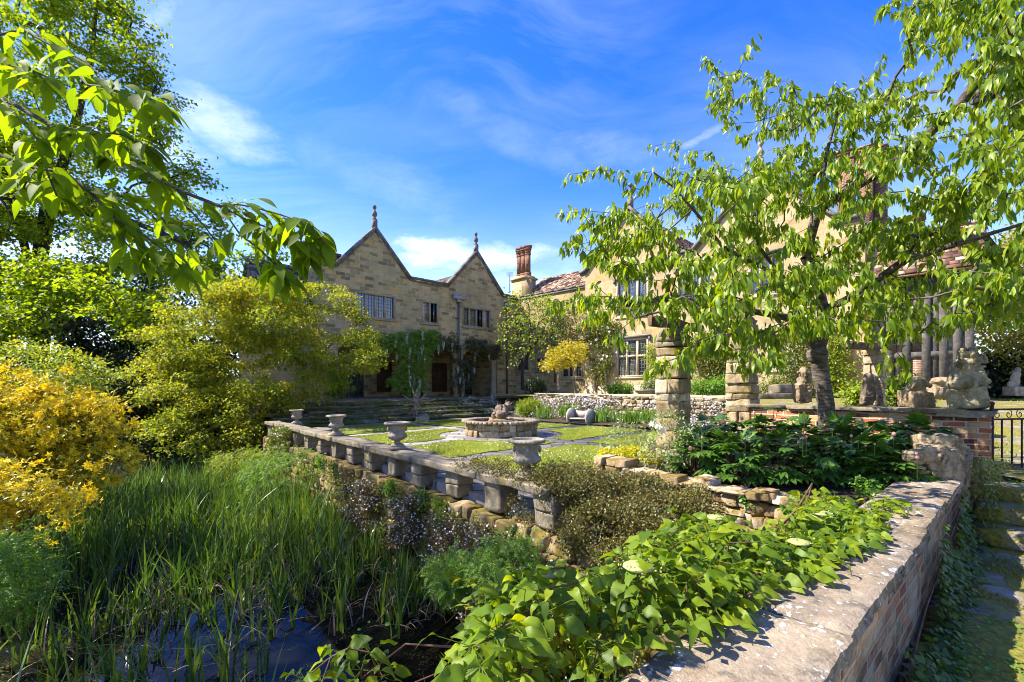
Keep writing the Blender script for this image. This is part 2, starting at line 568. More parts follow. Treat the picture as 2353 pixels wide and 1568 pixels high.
# ------------------------------------------------------------------ branching
class Skeleton:
    """stem nodes; attractors are joined to the nearest node by curved branches, radii by the pipe rule"""
    def __init__(self):
        self.p = []; self.par = []; self.tip = []
    def chain(self, pts, parent=-1, sub=3):
        pts = np.asarray(pts, float)
        last = parent
        for i, q in enumerate(pts):
            if last >= 0:
                a = np.array(self.p[last])
                for s in range(1, sub):
                    t = s / sub
                    self.p.append(a * (1 - t) + q * t); self.par.append(last); last = len(self.p) - 1
            self.p.append(q); self.par.append(last); last = len(self.p) - 1
        return last
    def nearest(self, q):
        P = np.array(self.p)
        return int(np.argmin(np.linalg.norm(P - np.asarray(q, float), axis=1)))
    def grow(self, A, step=0.5, sag=0.0, wob=0.12, base=None, up_bias=0.25):
        base = np.array(self.p[0]) if base is None else base
        P0 = np.array(self.p)
        d0 = np.min(np.linalg.norm(A[:, None] - P0[None], axis=2), axis=1)
        tips = np.full(len(A), -1)
        cap = len(self.p) + len(A) * 14 + 10
        buf = np.zeros((cap, 3)); buf[:len(P0)] = P0
        n = len(P0)
        for k in np.argsort(d0):
            q = A[k]
            dv = q - buf[:n]
            d = np.linalg.norm(dv, axis=1)
            cost = d + up_bias * np.maximum(0, -(dv[:, 2])) * 1.0
            i = int(np.argmin(cost))
            m = max(1, min(12, int(d[i] / step)))
            a = buf[i].copy(); last = i
            off = rng.normal(0, wob * d[i] / 2, 3)
            for s in range(1, m + 1):
                t = s / m
                pt = a * (1 - t) + q * t + off * math.sin(math.pi * t) + np.array([0, 0, -sag * d[i] * math.sin(math.pi * t)])
                buf[n] = pt; self.p.append(pt); self.par.append(last); last = n; n += 1
            tips[k] = last
        self.tip = tips
        return tips
    def radii(self, r0=0.006, e=2.3, rmax=None):
        n = len(self.p); acc = np.zeros(n); rad = np.zeros(n)
        for i in range(n - 1, -1, -1):
            rad[i] = max(r0, acc[i] ** (1 / e)) if acc[i] > 0 else r0
            if self.par[i] >= 0:
                acc[self.par[i]] += rad[i] ** e
        if rmax:
            s = rmax / rad.max()
            rad = np.maximum(r0, rad * s) if s < 1 else r0 * (rad / r0) ** (math.log(rmax / r0) / math.log(rad.max() / r0))
        return rad
    def mesh(self, mb, rad, rmin=0.0, n=6):
        P = np.array(self.p); par = np.array(self.par)
        k = np.where((par >= 0) & (rad >= rmin))[0]
        rp = np.minimum(rad[par[k]], rad[k] * 1.5)
        big = rad[k] > 0.05
        for m, nn in ((big, 10), (~big, n)):
            kk = k[m]
            if len(kk):
                mb.cones(P[par[kk]], P[kk], np.minimum(rad[par[kk]], rad[kk] * 1.5), rad[kk], nn)
        return mb

# ------------------------------------------------------------------ stones
def _super_cube(n=4):
    """cube shell grid n x n per side"""
    vs, fs, idx = [], [], {}
    def vid(p):
        k = tuple(np.round(p, 5))
        if k not in idx:
            idx[k] = len(vs); vs.append(p)
        return idx[k]
    g = np.linspace(-1, 1, n + 1)
    for ax in range(3):
        for s in (-1, 1):
            for i in range(n):
                for j in range(n):
                    q = []
                    for (a, b) in ((i, j), (i + 1, j), (i + 1, j + 1), (i, j + 1)):
                        p = np.zeros(3); p[ax] = s; p[(ax + 1) % 3] = g[a]; p[(ax + 2) % 3] = g[b]
                        q.append(vid(p))
                    fs.append(q if s > 0 else q[::-1])
    v = np.array(vs)
    return v, np.array(fs)
SC_V, SC_F = _super_cube(6)
SC3_V, SC3_F = _super_cube(3)

def stones(mb, c, ax, ay, az, round_=0.35, rough=0.06, seed=0, fine=True, skew=0.10):
    """many irregular rounded stones: centres and half-axis vectors"""
    c, ax, ay, az = [np.asarray(a, float).reshape(-1, 3) for a in (c, ax, ay, az)]
    V0, F0 = (SC_V, SC_F) if fine else (SC3_V, SC3_F)
    N, k = len(c), len(V0)
    sph = unit(V0)
    base = V0 * (1 - round_) + sph * round_ * 1.18
    v = np.broadcast_to(base, (N, k, 3)).copy()
    # random shear / skew per stone
    sk = rng.normal(0, skew, (N, 3, 3))
    v = v + np.einsum('nki,nij->nkj', v, sk)
    w = c[:, None] + v[..., 0:1] * ax[:, None] + v[..., 1:2] * ay[:, None] + v[..., 2:3] * az[:, None]
    size = np.minimum(np.linalg.norm(ax, axis=1), np.linalg.norm(az, axis=1))
    ns = np.stack([snoise((w.reshape(-1, 3) + seed + 9.1 * q), 9.0) for q in range(3)], 1).reshape(N, k, 3)
    ns = ns + 0.5 * np.stack([snoise((w.reshape(-1, 3) + seed + 3.3 * q), 27.0) for q in range(3)], 1).reshape(N, k, 3)
    w = w + ns * (rough * size)[:, None, None]
    f = (F0[None] + (np.arange(N) * k)[:, None, None]).reshape(-1, 4)
    return mb.add(w.reshape(-1, 3), f)

def rubble(mb, p0, p1, z0, z1, thick, course=0.14, length=0.26, round_=0.35, rough=0.07, taper=None, gap=0.008, fine=True, jit=0.25):
    """coursed rubble between two ground points"""
    p0 = np.asarray(p0, float)[:2]; p1 = np.asarray(p1, float)[:2]
    L = np.linalg.norm(p1 - p0); d = (p1 - p0) / L; n = np.array([d[1], -d[0]])
    C, AX, AY, AZ = [], [], [], []
    z = z0
    while z < z1 - 0.02:
        h = min(course * random.uniform(0.75, 1.3), z1 - z)
        if z1 - z - h < course * 0.4:
            h = z1 - z
        s = -random.uniform(0, length * 0.5)
        while s < L:
            l = length * random.uniform(0.55, 1.6)
            a, b = max(s, 0), min(s + l, L)
            if b - a > 0.03:
                o = random.uniform(-0.02, 0.02)
                m = p0 + d * (a + b) / 2 + n * o
                hh = h * random.uniform(0.92, 1.05)
                C.append([m[0], m[1], z + h / 2]); AX.append([d[0] * ((b - a) / 2 - gap), d[1] * ((b - a) / 2 - gap), 0])
                AY.append([n[0] * thick / 2, n[1] * thick / 2, 0]); AZ.append([0, 0, hh / 2 - gap])
            s += l
        z += h
    return stones(mb, C, AX, AY, AZ, round_, rough, fine=fine)

def sculpt(o, voxel=0.012, smooth=4, strength=0.02, scale=0.06, strength2=0.0):
    """weld overlapping lumps to one carved surface"""
    m = o.modifiers.new('weld', 'REMESH'); m.mode = 'VOXEL'; m.voxel_size = voxel; m.use_smooth_shade = True
    if smooth:
        s = o.modifiers.new('soften', 'SMOOTH'); s.factor = 0.5; s.iterations = smooth
    if strength:
        t = bpy.data.textures.new(o.name + '_weather', 'CLOUDS'); t.noise_scale = scale; t.noise_depth = 3
        d = o.modifiers.new('weather', 'DISPLACE'); d.texture = t; d.strength = strength; d.mid_level = 0.5; d.texture_coords = 'LOCAL'
    return o
# ------------------------------------------------------------------ materials
MATS = {}
def newmat(name):
    m = bpy.data.materials.new(name)
    m.use_nodes = True
    m.node_tree.nodes.clear()
    g = NG(m.node_tree)
    out = g.add('ShaderNodeOutputMaterial')
    b = g.add('ShaderNodeBsdfPrincipled')
    g.l.new(b.outputs[0], out.inputs[0])
    MATS[name] = m
    return m, g, b, out

def leafmat(name, cols, trans=0.4, tcol=None, rough=0.42, veins=0.0, clump=0.0, clump_scale=0.8, spec=0.5, clump_cols=None):
    """cols: list of linear colours picked per leaf"""
    m, g, b, out = newmat(name)
    if max(max(c) for c in cols) < 0.35:
        cols = [(c[0] * 1.5, c[1] * 1.4, c[2] * 1.2) for c in cols]
        if clump_cols: clump_cols = [(c[0] * 1.5, c[1] * 1.4, c[2] * 1.2) for c in clump_cols]
    geo = g.add('ShaderNodeNewGeometry')
    rnd = geo.outputs['Random Per Island']
    n = len(cols)
    col = g.ramp(rnd, [(i / max(1, n - 1), c) for i, c in enumerate(cols)])
    if clump_cols:
        tc = g.add('ShaderNodeTexCoord').outputs['Object']
        nz = g.noise(tc, clump_scale, 3)
        col = g.mix(g.mapr(nz, 0.42, 0.62), col, g.ramp(rnd, [(i / max(1, len(clump_cols) - 1), c) for i, c in enumerate(clump_cols)]))
    bmp = None
    if veins:
        uv = g.add('ShaderNodeUVMap').outputs[0]
        s = g.add('ShaderNodeSeparateXYZ'); g.put(s.inputs[0], uv)
        ax = g.math('ABSOLUTE', s.outputs[0])
        ph = g.math('SUBTRACT', g.math('MULTIPLY', s.outputs[1], 62.0), g.math('MULTIPLY', ax, 20.0))
        w = g.math('SINE', ph)
        vein = g.mapr(w, 0.55, 1.0)
        midr = g.mapr(ax, 0.0, 0.07, 1.0, 0.0)
        vv = g.math('MAXIMUM', g.math('MULTIPLY', vein, 0.55), midr)
        col = g.mix(g.math('MULTIPLY', vv, veins), col, g.mix(1.0, col, (1.5, 1.45, 1.3), 'MULTIPLY'))
        bmp = g.bump(w, 0.06, 0.002)
    g.put(b.inputs['Base Color'], col)
    b.inputs['Roughness'].default_value = rough
    b.inputs['Specular IOR Level'].default_value = spec
    if bmp is not None:
        g.put(b.inputs['Normal'], bmp)
    if trans:
        t = g.add('ShaderNodeBsdfTranslucent')
        tc2 = g.mix(1.0, col, tcol or (1.5, 1.35, 0.5), 'MULTIPLY')
        g.put(t.inputs[0], tc2)
        if bmp is not None:
            g.put(t.inputs['Normal'], bmp)
        mx = g.add('ShaderNodeMixShader')
        mx.inputs[0].default_value = trans
        g.l.new(b.outputs[0], mx.inputs[1]); g.l.new(t.outputs[0], mx.inputs[2])
        g.l.new(mx.outputs[0], out.inputs[0])
    return m

def stonemat(name, stops, scale=3.0, rough=0.9, bump=0.5, lichen=None, lichen_amt=0.5, lichen_scale=9, moss=None, moss_amt=0.5, per_stone=0.0, stain=0.35, up_moss=False, bdist=0.02, lsize=(0.0, 0.0)):
    m, g, b, out = newmat(name)
    tc = g.add('ShaderNodeTexCoord').outputs['Object']
    n1 = g.noise(tc, scale, 8, 0.62)
    n2 = g.noise(g.mapping(tc, loc=(5, 3, 1)), scale * 6, 6, 0.65)
    f = g.math('ADD', g.math('MULTIPLY', n1, 0.7), g.math('MULTIPLY', n2, 0.3))
    if per_stone:
        geo = g.add('ShaderNodeNewGeometry')
        f = g.math('ADD', f, g.math('MULTIPLY', g.math('SUBTRACT', geo.outputs['Random Per Island'], 0.5), per_stone))
    f = g.mapr(f, 0.3, 0.7)
    col = g.ramp(f, stops)
    dk = g.noise(g.mapping(tc, loc=(1, 8, 2), scale=(1, 1, 0.5)), scale * 0.9, 7, 0.7)
    col = g.mix(g.math('MULTIPLY', g.mapr(dk, 0.52, 0.72), stain), col, (0.05, 0.045, 0.035))
    if moss:
        mz = g.noise(g.mapping(tc, loc=(9, 2, 4)), scale * 0.8, 6, 0.7)
        mm = g.mapr(mz, 0.62 - 0.25 * moss_amt, 0.70 - 0.2 * moss_amt)
        if up_moss:
            geo2 = g.add('ShaderNodeNewGeometry')
            s = g.add('ShaderNodeSeparateXYZ'); g.put(s.inputs[0], geo2.outputs['Normal'])
            mm = g.math('MULTIPLY', mm, g.mapr(s.outputs[2], -0.2, 0.5), clamp=True)
        mcol = g.mix(g.noise(tc, scale * 14, 3), moss, tuple(min(1, x * 1.8) for x in moss))
        col = g.mix(mm, col, mcol)
    if lichen:
        wn = g.add('ShaderNodeTexNoise'); g.put(wn.inputs['Vector'], tc); wn.inputs['Scale'].default_value = lichen_scale * 1.6; wn.inputs['Detail'].default_value = 4
        lv = g.vmath('ADD', tc, g.vmath('SCALE', wn.outputs[1], scale=0.9 / lichen_scale).outputs[0]).outputs[0]
        vo = g.voro(lv, lichen_scale)
        grp = g.noise(g.mapping(tc, loc=(2, 2, 7)), lichen_scale * 0.22, 3)
        thr = g.mapr(grp, 0.42, 0.75, 0.0, 0.42 * lichen_amt)
        spot = g.mapr(g.math('SUBTRACT', thr, g.math('ADD', vo.outputs['Distance'], g.math('MULTIPLY', g.math('SUBTRACT', n2, 0.5), 0.5))), 0.0, 0.10)
        col = g.mix(g.math('MULTIPLY', spot, 0.85), col, lichen)
    g.put(b.inputs['Base Color'], col)
    b.inputs['Roughness'].default_value = rough
    b.inputs['Specular IOR Level'].default_value = 0.25
    hb = g.math('ADD', g.math('MULTIPLY', n1, 0.5), g.math('ADD', g.math('MULTIPLY', n2, 0.5), g.math('MULTIPLY', g.noise(tc, scale * 22, 3), 0.25)))
    g.put(b.inputs['Normal'], g.bump(hb, bump, bdist))
    return m

def masonry(name, stops, mortar, bw, bh, msize=0.012, bump=0.6, dirt=0.35, rough=0.9, warp=0.012, squash=1.0, streak=True, bdist=0.02, contrast=(0.12, 0.88), patch=None):
    """coursed blocks laid over the UV map, which is in metres"""
    m, g, b, out = newmat(name)
    uv = g.add('ShaderNodeUVMap').outputs[0]
    tc = g.add('ShaderNodeTexCoord').outputs['Object']
    wn = g.add('ShaderNodeTexNoise'); g.put(wn.inputs['Vector'], tc); wn.inputs['Scale'].default_value = 2.2; wn.inputs['Detail'].default_value = 5
    uvw = g.vmath('ADD', uv, g.vmath('SCALE', g.vmath('SUBTRACT', wn.outputs[1], (0.5, 0.5, 0.5)).outputs[0], scale=warp * 4).outputs[0]).outputs[0]
    def brick(w, h, loc=(0, 0, 0), off=0.5):
        bt = g.add('ShaderNodeTexBrick')
        bt.offset = off; bt.offset_frequency = 2; bt.squash = squash; bt.squash_frequency = 3
        g.put(bt.inputs['Vector'], g.mapping(uvw, loc=loc))
        g.put(bt.inputs['Color1'], (0, 0, 0)); g.put(bt.inputs['Color2'], (1, 1, 1)); g.put(bt.inputs['Mortar'], (0.5, 0.5, 0.5))
        g.put(bt.inputs['Scale'], 1.0); g.put(bt.inputs['Mortar Size'], msize); g.put(bt.inputs['Mortar Smooth'], 0.3)
        g.put(bt.inputs['Bias'], 0.0); g.put(bt.inputs['Brick Width'], w); g.put(bt.inputs['Row Height'], h)
        return bt
    bt = brick(bw, bh)
    n1 = g.noise(tc, 5.0, 8, 0.65)
    n2 = g.noise(tc, 30.0, 5, 0.6)
    tone = g.math('ADD', g.mapr(bt.outputs['Color'], 0, 1, contrast[0], contrast[1]), g.math('MULTIPLY', g.math('SUBTRACT', n1, 0.5), 0.55))
    col = g.ramp(tone, stops)
    col = g.mix(g.math('MULTIPLY', g.mapr(n2, 0.5, 0.75), 0.25), col, (0.08, 0.07, 0.05))
    col = g.mix(g.math('MULTIPLY', bt.outputs['Fac'], 0.8), col, mortar)
    dz = g.noise(g.mapping(tc, loc=(4, 4, 4), scale=(1, 1, 0.45) if streak else (1, 1, 1)), 0.8, 8, 0.7)
    col = g.mix(g.math('MULTIPLY', g.mapr(dz, 0.48, 0.72), dirt), col, (0.055, 0.052, 0.045))
    if patch:
        for k, (pc, lo, hi, am) in enumerate(patch):
            pn = g.noise(g.mapping(tc, loc=(11 + 5 * k, 3, 2)), 3.2 + 1.5 * k, 9, 0.72)
            col = g.mix(g.math('MULTIPLY', g.mapr(pn, lo, hi), am), col, pc)
    g.put(b.inputs['Base Color'], col)
    b.inputs['Roughness'].default_value = rough
    b.inputs['Specular IOR Level'].default_value = 0.2
    h = g.math('SUBTRACT', g.math('ADD', g.math('MULTIPLY', n1, 0.45), g.math('MULTIPLY', n2, 0.3)), g.math('MULTIPLY', bt.outputs['Fac'], 0.8))
    g.put(b.inputs['Normal'], g.bump(h, bump, bdist))
    return m

def plain(name, col, rough=0.6, metal=0.0, var=0.25, scale=8.0, bump=0.2, spec=0.4):
    m, g, b, out = newmat(name)
    tc = g.add('ShaderNodeTexCoord').outputs['Object']
    n = g.noise(tc, scale, 6, 0.6)
    c0 = tuple(max(0, x * (1 - var)) for x in col); c1 = tuple(min(1, x * (1 + var)) for x in col)
    g.put(b.inputs['Base Color'], g.ramp(g.mapr(n, 0.3, 0.7), [(0, c0), (1, c1)]))
    b.inputs['Roughness'].default_value = rough; b.inputs['Metallic'].default_value = metal
    b.inputs['Specular IOR Level'].default_value = spec
    if bump:
        g.put(b.inputs['Normal'], g.bump(n, bump, 0.01))
    return m

# stone and masonry
ashlar_grey = masonry('ashlar_grey', [(0.0, (0.20, 0.15, 0.08)), (0.25, (0.34, 0.25, 0.115)), (0.5, (0.46, 0.34, 0.155)), (0.75, (0.41, 0.325, 0.18)), (0.9, (0.51, 0.39, 0.20)), (1.0, (0.53, 0.31, 0.09))], (0.50, 0.41, 0.25), 0.50, 0.185, 0.009, dirt=0.5, contrast=(0.0, 1.0), patch=[((0.13, 0.105, 0.065), 0.55, 0.70, 0.5)])
ashlar_gold = masonry('ashlar_gold', [(0.0, (0.31, 0.21, 0.10)), (0.3, (0.45, 0.32, 0.155)), (0.6, (0.52, 0.39, 0.21)), (0.85, (0.47, 0.37, 0.22)), (1.0, (0.52, 0.30, 0.085))], (0.44, 0.35, 0.22), 0.56, 0.235, 0.010, dirt=0.36, contrast=(0.05, 0.98))
brick_red = masonry('brick_red', [(0.0, (0.09, 0.035, 0.02)), (0.3, (0.26, 0.075, 0.03)), (0.6, (0.40, 0.13, 0.05)), (0.8, (0.48, 0.20, 0.08)), (1.0, (0.42, 0.27, 0.14))], (0.42, 0.36, 0.25), 0.225, 0.075, 0.012, bump=1.0, dirt=0.45, bdist=0.03, warp=0.010, contrast=(-0.1, 1.1), patch=[((0.38, 0.32, 0.21), 0.54, 0.64, 0.55), ((0.10, 0.08, 0.045), 0.54, 0.66, 0.6)])
brick_old = masonry('brick_old', [(0.0, (0.13, 0.05, 0.025)), (0.3, (0.32, 0.11, 0.045)), (0.6, (0.50, 0.18, 0.06)), (0.8, (0.42, 0.20, 0.09)), (1.0, (0.48, 0.33, 0.18))], (0.42, 0.35, 0.22), 0.225, 0.075, 0.013, bump=1.0, dirt=0.5, bdist=0.08, warp=0.012, contrast=(-0.1, 1.1), patch=[((0.36, 0.30, 0.19), 0.48, 0.58, 0.75), ((0.14, 0.11, 0.055), 0.52, 0.63, 0.75), ((0.09, 0.10, 0.015), 0.56, 0.66, 0.7)])
brick_chimney = masonry('brick_chimney', [(0.0, (0.10, 0.035, 0.025)), (0.5, (0.22, 0.075, 0.04)), (1.0, (0.34, 0.13, 0.07))], (0.30, 0.24, 0.17), 0.22, 0.075, 0.012, dirt=0.35)
herringbone = masonry('herringbone_brick', [(0.0, (0.12, 0.05, 0.03)), (0.6, (0.24, 0.10, 0.055)), (1.0, (0.30, 0.15, 0.08))], (0.42, 0.36, 0.26), 0.22, 0.06, 0.012, dirt=0.1)
trim = stonemat('trim_stone', [(0, (0.22, 0.17, 0.10)), (0.5, (0.34, 0.27, 0.17)), (1, (0.44, 0.36, 0.24))], 4.0, bump=0.3, stain=0.25)
trim_pale = stonemat('trim_stone_pale', [(0, (0.34, 0.26, 0.16)), (0.5, (0.46, 0.37, 0.24)), (1, (0.54, 0.45, 0.32))], 4.0, bump=0.3, stain=0.2)
coping_dark = stonemat('coping_dark', [(0, (0.06, 0.055, 0.05)), (0.5, (0.15, 0.135, 0.12)), (1, (0.30, 0.27, 0.23))], 3.0, bump=0.5, stain=0.6, lichen=(0.5, 0.49, 0.45), lichen_amt=0.5, lichen_scale=12)
rubble_gold = stonemat('rubble_gold', [(0, (0.15, 0.105, 0.055)), (0.35, (0.29, 0.215, 0.12)), (0.7, (0.41, 0.325, 0.20)), (1, (0.48, 0.41, 0.30))], 5.5, bump=0.9, per_stone=0.35, stain=0.6, lichen=(0.55, 0.51, 0.42), lichen_amt=0.6, lichen_scale=18, moss=(0.14, 0.10, 0.02), moss_amt=0.3)
rubble_mossy = stonemat('rubble_mossy', [(0, (0.16, 0.10, 0.05)), (0.35, (0.30, 0.20, 0.10)), (0.7, (0.42, 0.31, 0.19)), (1, (0.52, 0.44, 0.34))], 5.0, bump=0.8, per_stone=0.4, stain=0.45, lichen=(0.6, 0.55, 0.46), lichen_amt=0.6, lichen_scale=16, moss=(0.11, 0.075, 0.012), moss_amt=0.6, up_moss=True)
retain_stone = stonemat('retaining_stone', [(0, (0.09, 0.06, 0.03)), (0.4, (0.21, 0.145, 0.07)), (0.75, (0.33, 0.24, 0.115)), (1, (0.42, 0.34, 0.22))], 3.5, bump=0.8, per_stone=0.3, stain=0.6, moss=(0.10, 0.075, 0.012), moss_amt=0.7)
mortar_core = plain('mortar_core', (0.26, 0.19, 0.10), 0.95, var=0.35, scale=9)
balu_stone = stonemat('balustrade_stone', [(0, (0.075, 0.062, 0.045)), (0.45, (0.18, 0.148, 0.10)), (1, (0.34, 0.285, 0.20))], 4.5, bump=0.8, stain=0.6, lichen=(0.52, 0.50, 0.44), lichen_amt=0.75, lichen_scale=13, moss=(0.12, 0.09, 0.02), moss_amt=0.2)
coping_near = stonemat('coping_sandstone', [(0, (0.09, 0.07, 0.045)), (0.35, (0.20, 0.155, 0.10)), (0.7, (0.33, 0.265, 0.185)), (1, (0.44, 0.375, 0.29))], 3.4, bump=0.8, stain=0.75, lichen=(0.62, 0.62, 0.61), lichen_amt=1.15, lichen_scale=24, bdist=0.014)
def coping_mat():
    """old sandstone: brown grey ground, dark crusts, pale lichen spots of two sizes"""
    m, g, b, out = newmat('lichened_sandstone')
    tc = g.add('ShaderNodeTexCoord').outputs['Object']
    n1 = g.noise(tc, 2.2, 8, 0.65); n2 = g.noise(g.mapping(tc, loc=(3, 1, 0)), 13, 7, 0.7); n3 = g.noise(g.mapping(tc, loc=(1, 7, 0)), 70, 4, 0.7)
    f = g.math('ADD', g.math('MULTIPLY', n1, 0.45), g.math('ADD', g.math('MULTIPLY', n2, 0.4), g.math('MULTIPLY', n3, 0.25)))
    col = g.ramp(f, [(0.37, (0.045, 0.034, 0.022)), (0.48, (0.15, 0.11, 0.065)), (0.57, (0.27, 0.20, 0.125)), (0.70, (0.40, 0.32, 0.21))])
    dk = g.noise(g.mapping(tc, loc=(9, 2, 3)), 5.5, 9, 0.75)
    col = g.mix(g.math('MULTIPLY', g.mapr(dk, 0.52, 0.60), 0.75), col, (0.045, 0.04, 0.034))
    gr = g.noise(g.mapping(tc, loc=(2, 5, 1)), 1.1, 3)
    col = g.mix(g.math('MULTIPLY', g.mapr(gr, 0.45, 0.6), 0.25), col, (0.30, 0.275, 0.24))
    hl = None
    for sc, hi, loc, c in ((11, 0.46, 3.3, (0.56, 0.57, 0.58)), (30, 0.46, 8.1, (0.62, 0.62, 0.62)), (21, 0.34, 1.7, (0.46, 0.40, 0.24))):
        wn = g.add('ShaderNodeTexNoise'); g.put(wn.inputs['Vector'], tc); wn.inputs['Scale'].default_value = sc * 1.7; wn.inputs['Detail'].default_value = 6
        lv = g.vmath('ADD', g.mapping(tc, loc=(loc, loc, 0)), g.vmath('SCALE', wn.outputs[1], scale=1.1 / sc).outputs[0]).outputs[0]
        vo = g.voro(lv, sc)
        thr = g.mapr(g.noise(g.mapping(tc, loc=(loc, 2, 0)), sc * 0.16, 4, 0.6), 0.40, 0.68, 0.0, hi)
        sp = g.mapr(g.math('SUBTRACT', thr, vo.outputs['Distance']), 0.0, 0.06)
        sp = g.math('MULTIPLY', sp, g.mapr(n3, 0.3, 0.55, 0.45, 1.0))
        col = g.mix(g.math('MULTIPLY', sp, 0.85), col, c)
        hl = sp if hl is None else g.math('MAXIMUM', hl, sp)
    g.put(b.inputs['Base Color'], col)
    b.inputs['Roughness'].default_value = 0.92; b.inputs['Specular IOR Level'].default_value = 0.2
    h = g.math('ADD', g.math('MULTIPLY', n1, 0.4), g.math('ADD', g.math('MULTIPLY', n2, 0.6), g.math('ADD', g.math('MULTIPLY', n3, 0.45), g.math('MULTIPLY', hl, 0.12))))
    g.put(b.inputs['Normal'], g.bump(h, 1.0, 0.02))
    return m
coping_near = coping_mat()
urn_stone = stonemat('urn_stone', [(0, (0.12, 0.10, 0.075)), (0.5, (0.26, 0.22, 0.165)), (1, (0.42, 0.37, 0.29))], 9.0, bump=0.6, stain=0.5, lichen=(0.5, 0.47, 0.40), lichen_amt=0.5, lichen_scale=26)
lion_stone = stonemat('lion_stone', [(0, (0.12, 0.10, 0.055)), (0.5, (0.27, 0.225, 0.135)), (1, (0.43, 0.375, 0.26))], 7.0, bump=0.8, stain=0.8, lichen=(0.58, 0.53, 0.40), lichen_amt=0.7, lichen_scale=26, moss=(0.08, 0.07, 0.03), moss_amt=0.35)
head_stone = stonemat('carved_head_stone', [(0, (0.13, 0.09, 0.05)), (0.45, (0.28, 0.205, 0.12)), (1, (0.43, 0.335, 0.22))], 6.0, bump=0.9, stain=0.95, lichen=(0.52, 0.47, 0.38), lichen_amt=0.45, lichen_scale=22, moss=(0.07, 0.055, 0.03), moss_amt=0.4)
flag_stone = masonry('flagstone', [(0.0, (0.17, 0.15, 0.14)), (0.5, (0.29, 0.26, 0.24)), (1.0, (0.42, 0.38, 0.33))], (0.07, 0.075, 0.03), 0.62, 0.44, 0.03, bump=0.5, dirt=0.3, warp=0.05)
step_stone = stonemat('step_stone', [(0, (0.05, 0.048, 0.035)), (0.5, (0.12, 0.108, 0.08)), (1, (0.27, 0.24, 0.19))], 3.0, bump=0.7, stain=0.55, moss=(0.045, 0.06, 0.012), moss_amt=0.7)
terrace_flag = masonry('terrace_flagstone', [(0.0, (0.12, 0.10, 0.07)), (0.5, (0.22, 0.18, 0.12)), (1.0, (0.30, 0.25, 0.17))], (0.06, 0.07, 0.025), 0.8, 0.6, 0.03, dirt=0.4, warp=0.05)
driftwood = stonemat('driftwood', [(0, (0.07, 0.045, 0.03)), (0.5, (0.19, 0.14, 0.10)), (1, (0.36, 0.29, 0.22))], 11.0, bump=0.9, stain=0.6)
oak_timber = stonemat('weathered_oak', [(0, (0.035, 0.03, 0.025)), (0.5, (0.085, 0.075, 0.065)), (1, (0.17, 0.15, 0.13))], 8.0, bump=0.6, stain=0.3)
beam_timber = stonemat('pergola_timber', [(0, (0.06, 0.035, 0.02)), (0.5, (0.17, 0.10, 0.06)), (1, (0.29, 0.19, 0.12))], 9.0, bump=0.9, stain=0.5)
bench_wood = stonemat('bench_wood', [(0, (0.22, 0.19, 0.16)), (0.5, (0.34, 0.30, 0.26)), (1, (0.48, 0.44, 0.39))], 12.0, bump=0.5, stain=0.3)
roof_tile = stonemat('roof_tile', [(0, (0.085, 0.045, 0.03)), (0.4, (0.19, 0.10, 0.06)), (0.75, (0.30, 0.19, 0.12)), (1, (0.42, 0.32, 0.23))], 2.5, bump=0.4, per_stone=0.7, stain=0.3)
roof_slab = stonemat('roof_slab', [(0, (0.045, 0.035, 0.03)), (0.5, (0.11, 0.085, 0.07)), (1, (0.22, 0.175, 0.14))], 2.5, bump=0.4, per_stone=0.7, stain=0.4)
lead = plain('lead', (0.10, 0.105, 0.12), 0.5, 0.3, 0.3, 6)
lead_pale = plain('lead_pale', (0.30, 0.31, 0.33), 0.55, 0.2, 0.35, 9)
came = plain('window_lead', (0.20, 0.21, 0.23), 0.55, 0.2, 0.2, 20)
iron = plain('iron', (0.018, 0.018, 0.02), 0.5, 0.4, 0.3, 20)
rust = plain('rusty_iron', (0.06, 0.03, 0.018), 0.75, 0.2, 0.5, 30, 0.5)
terracotta = plain('terracotta', (0.40, 0.13, 0.06), 0.8, 0, 0.3, 6)
dark_in = plain('dark_interior', (0.012, 0.011, 0.010), 0.9, 0, 0.3, 3, 0)
relief_panel = stonemat('relief_panel', [(0, (0.05, 0.028, 0.018)), (0.5, (0.11, 0.06, 0.038)), (1, (0.18, 0.105, 0.065))], 6.0, bump=0.8, stain=0.3)
soil = stonemat('soil', [(0, (0.02, 0.014, 0.009)), (0.5, (0.05, 0.035, 0.022)), (1, (0.10, 0.07, 0.045))], 7.0, bump=1.0, stain=0.3)
curtain = plain('curtain', (0.55, 0.53, 0.50), 0.8, 0, 0.1, 3)

def glassmat():
    m, g, b, out = newmat('leaded_glass')
    uv = g.add('ShaderNodeUVMap').outputs[0]
    # each quarry of glass sits at its own slight tilt in the leads
    vo = g.voro(g.mapping(uv, scale=(6, 5, 1)), 1.0, rand=0.2)
    tc = g.add('ShaderNodeTexCoord').outputs['Object']
    nz = g.noise(tc, 1.3, 2)
    g.put(b.inputs['Base Color'], g.ramp(nz, [(0.3, (0.012, 0.013, 0.016)), (0.7, (0.05, 0.052, 0.058))]))
    b.inputs['Roughness'].default_value = 0.06
    b.inputs['Specular IOR Level'].default_value = 0.9
    b.inputs['IOR'].default_value = 1.6
    s = g.add('ShaderNodeSeparateColor'); g.put(s.inputs[0], vo.outputs['Color'])
    g.put(b.inputs['Normal'], g.bump(s.outputs[0], 0.10, 0.02))
    return m
glass = glassmat()

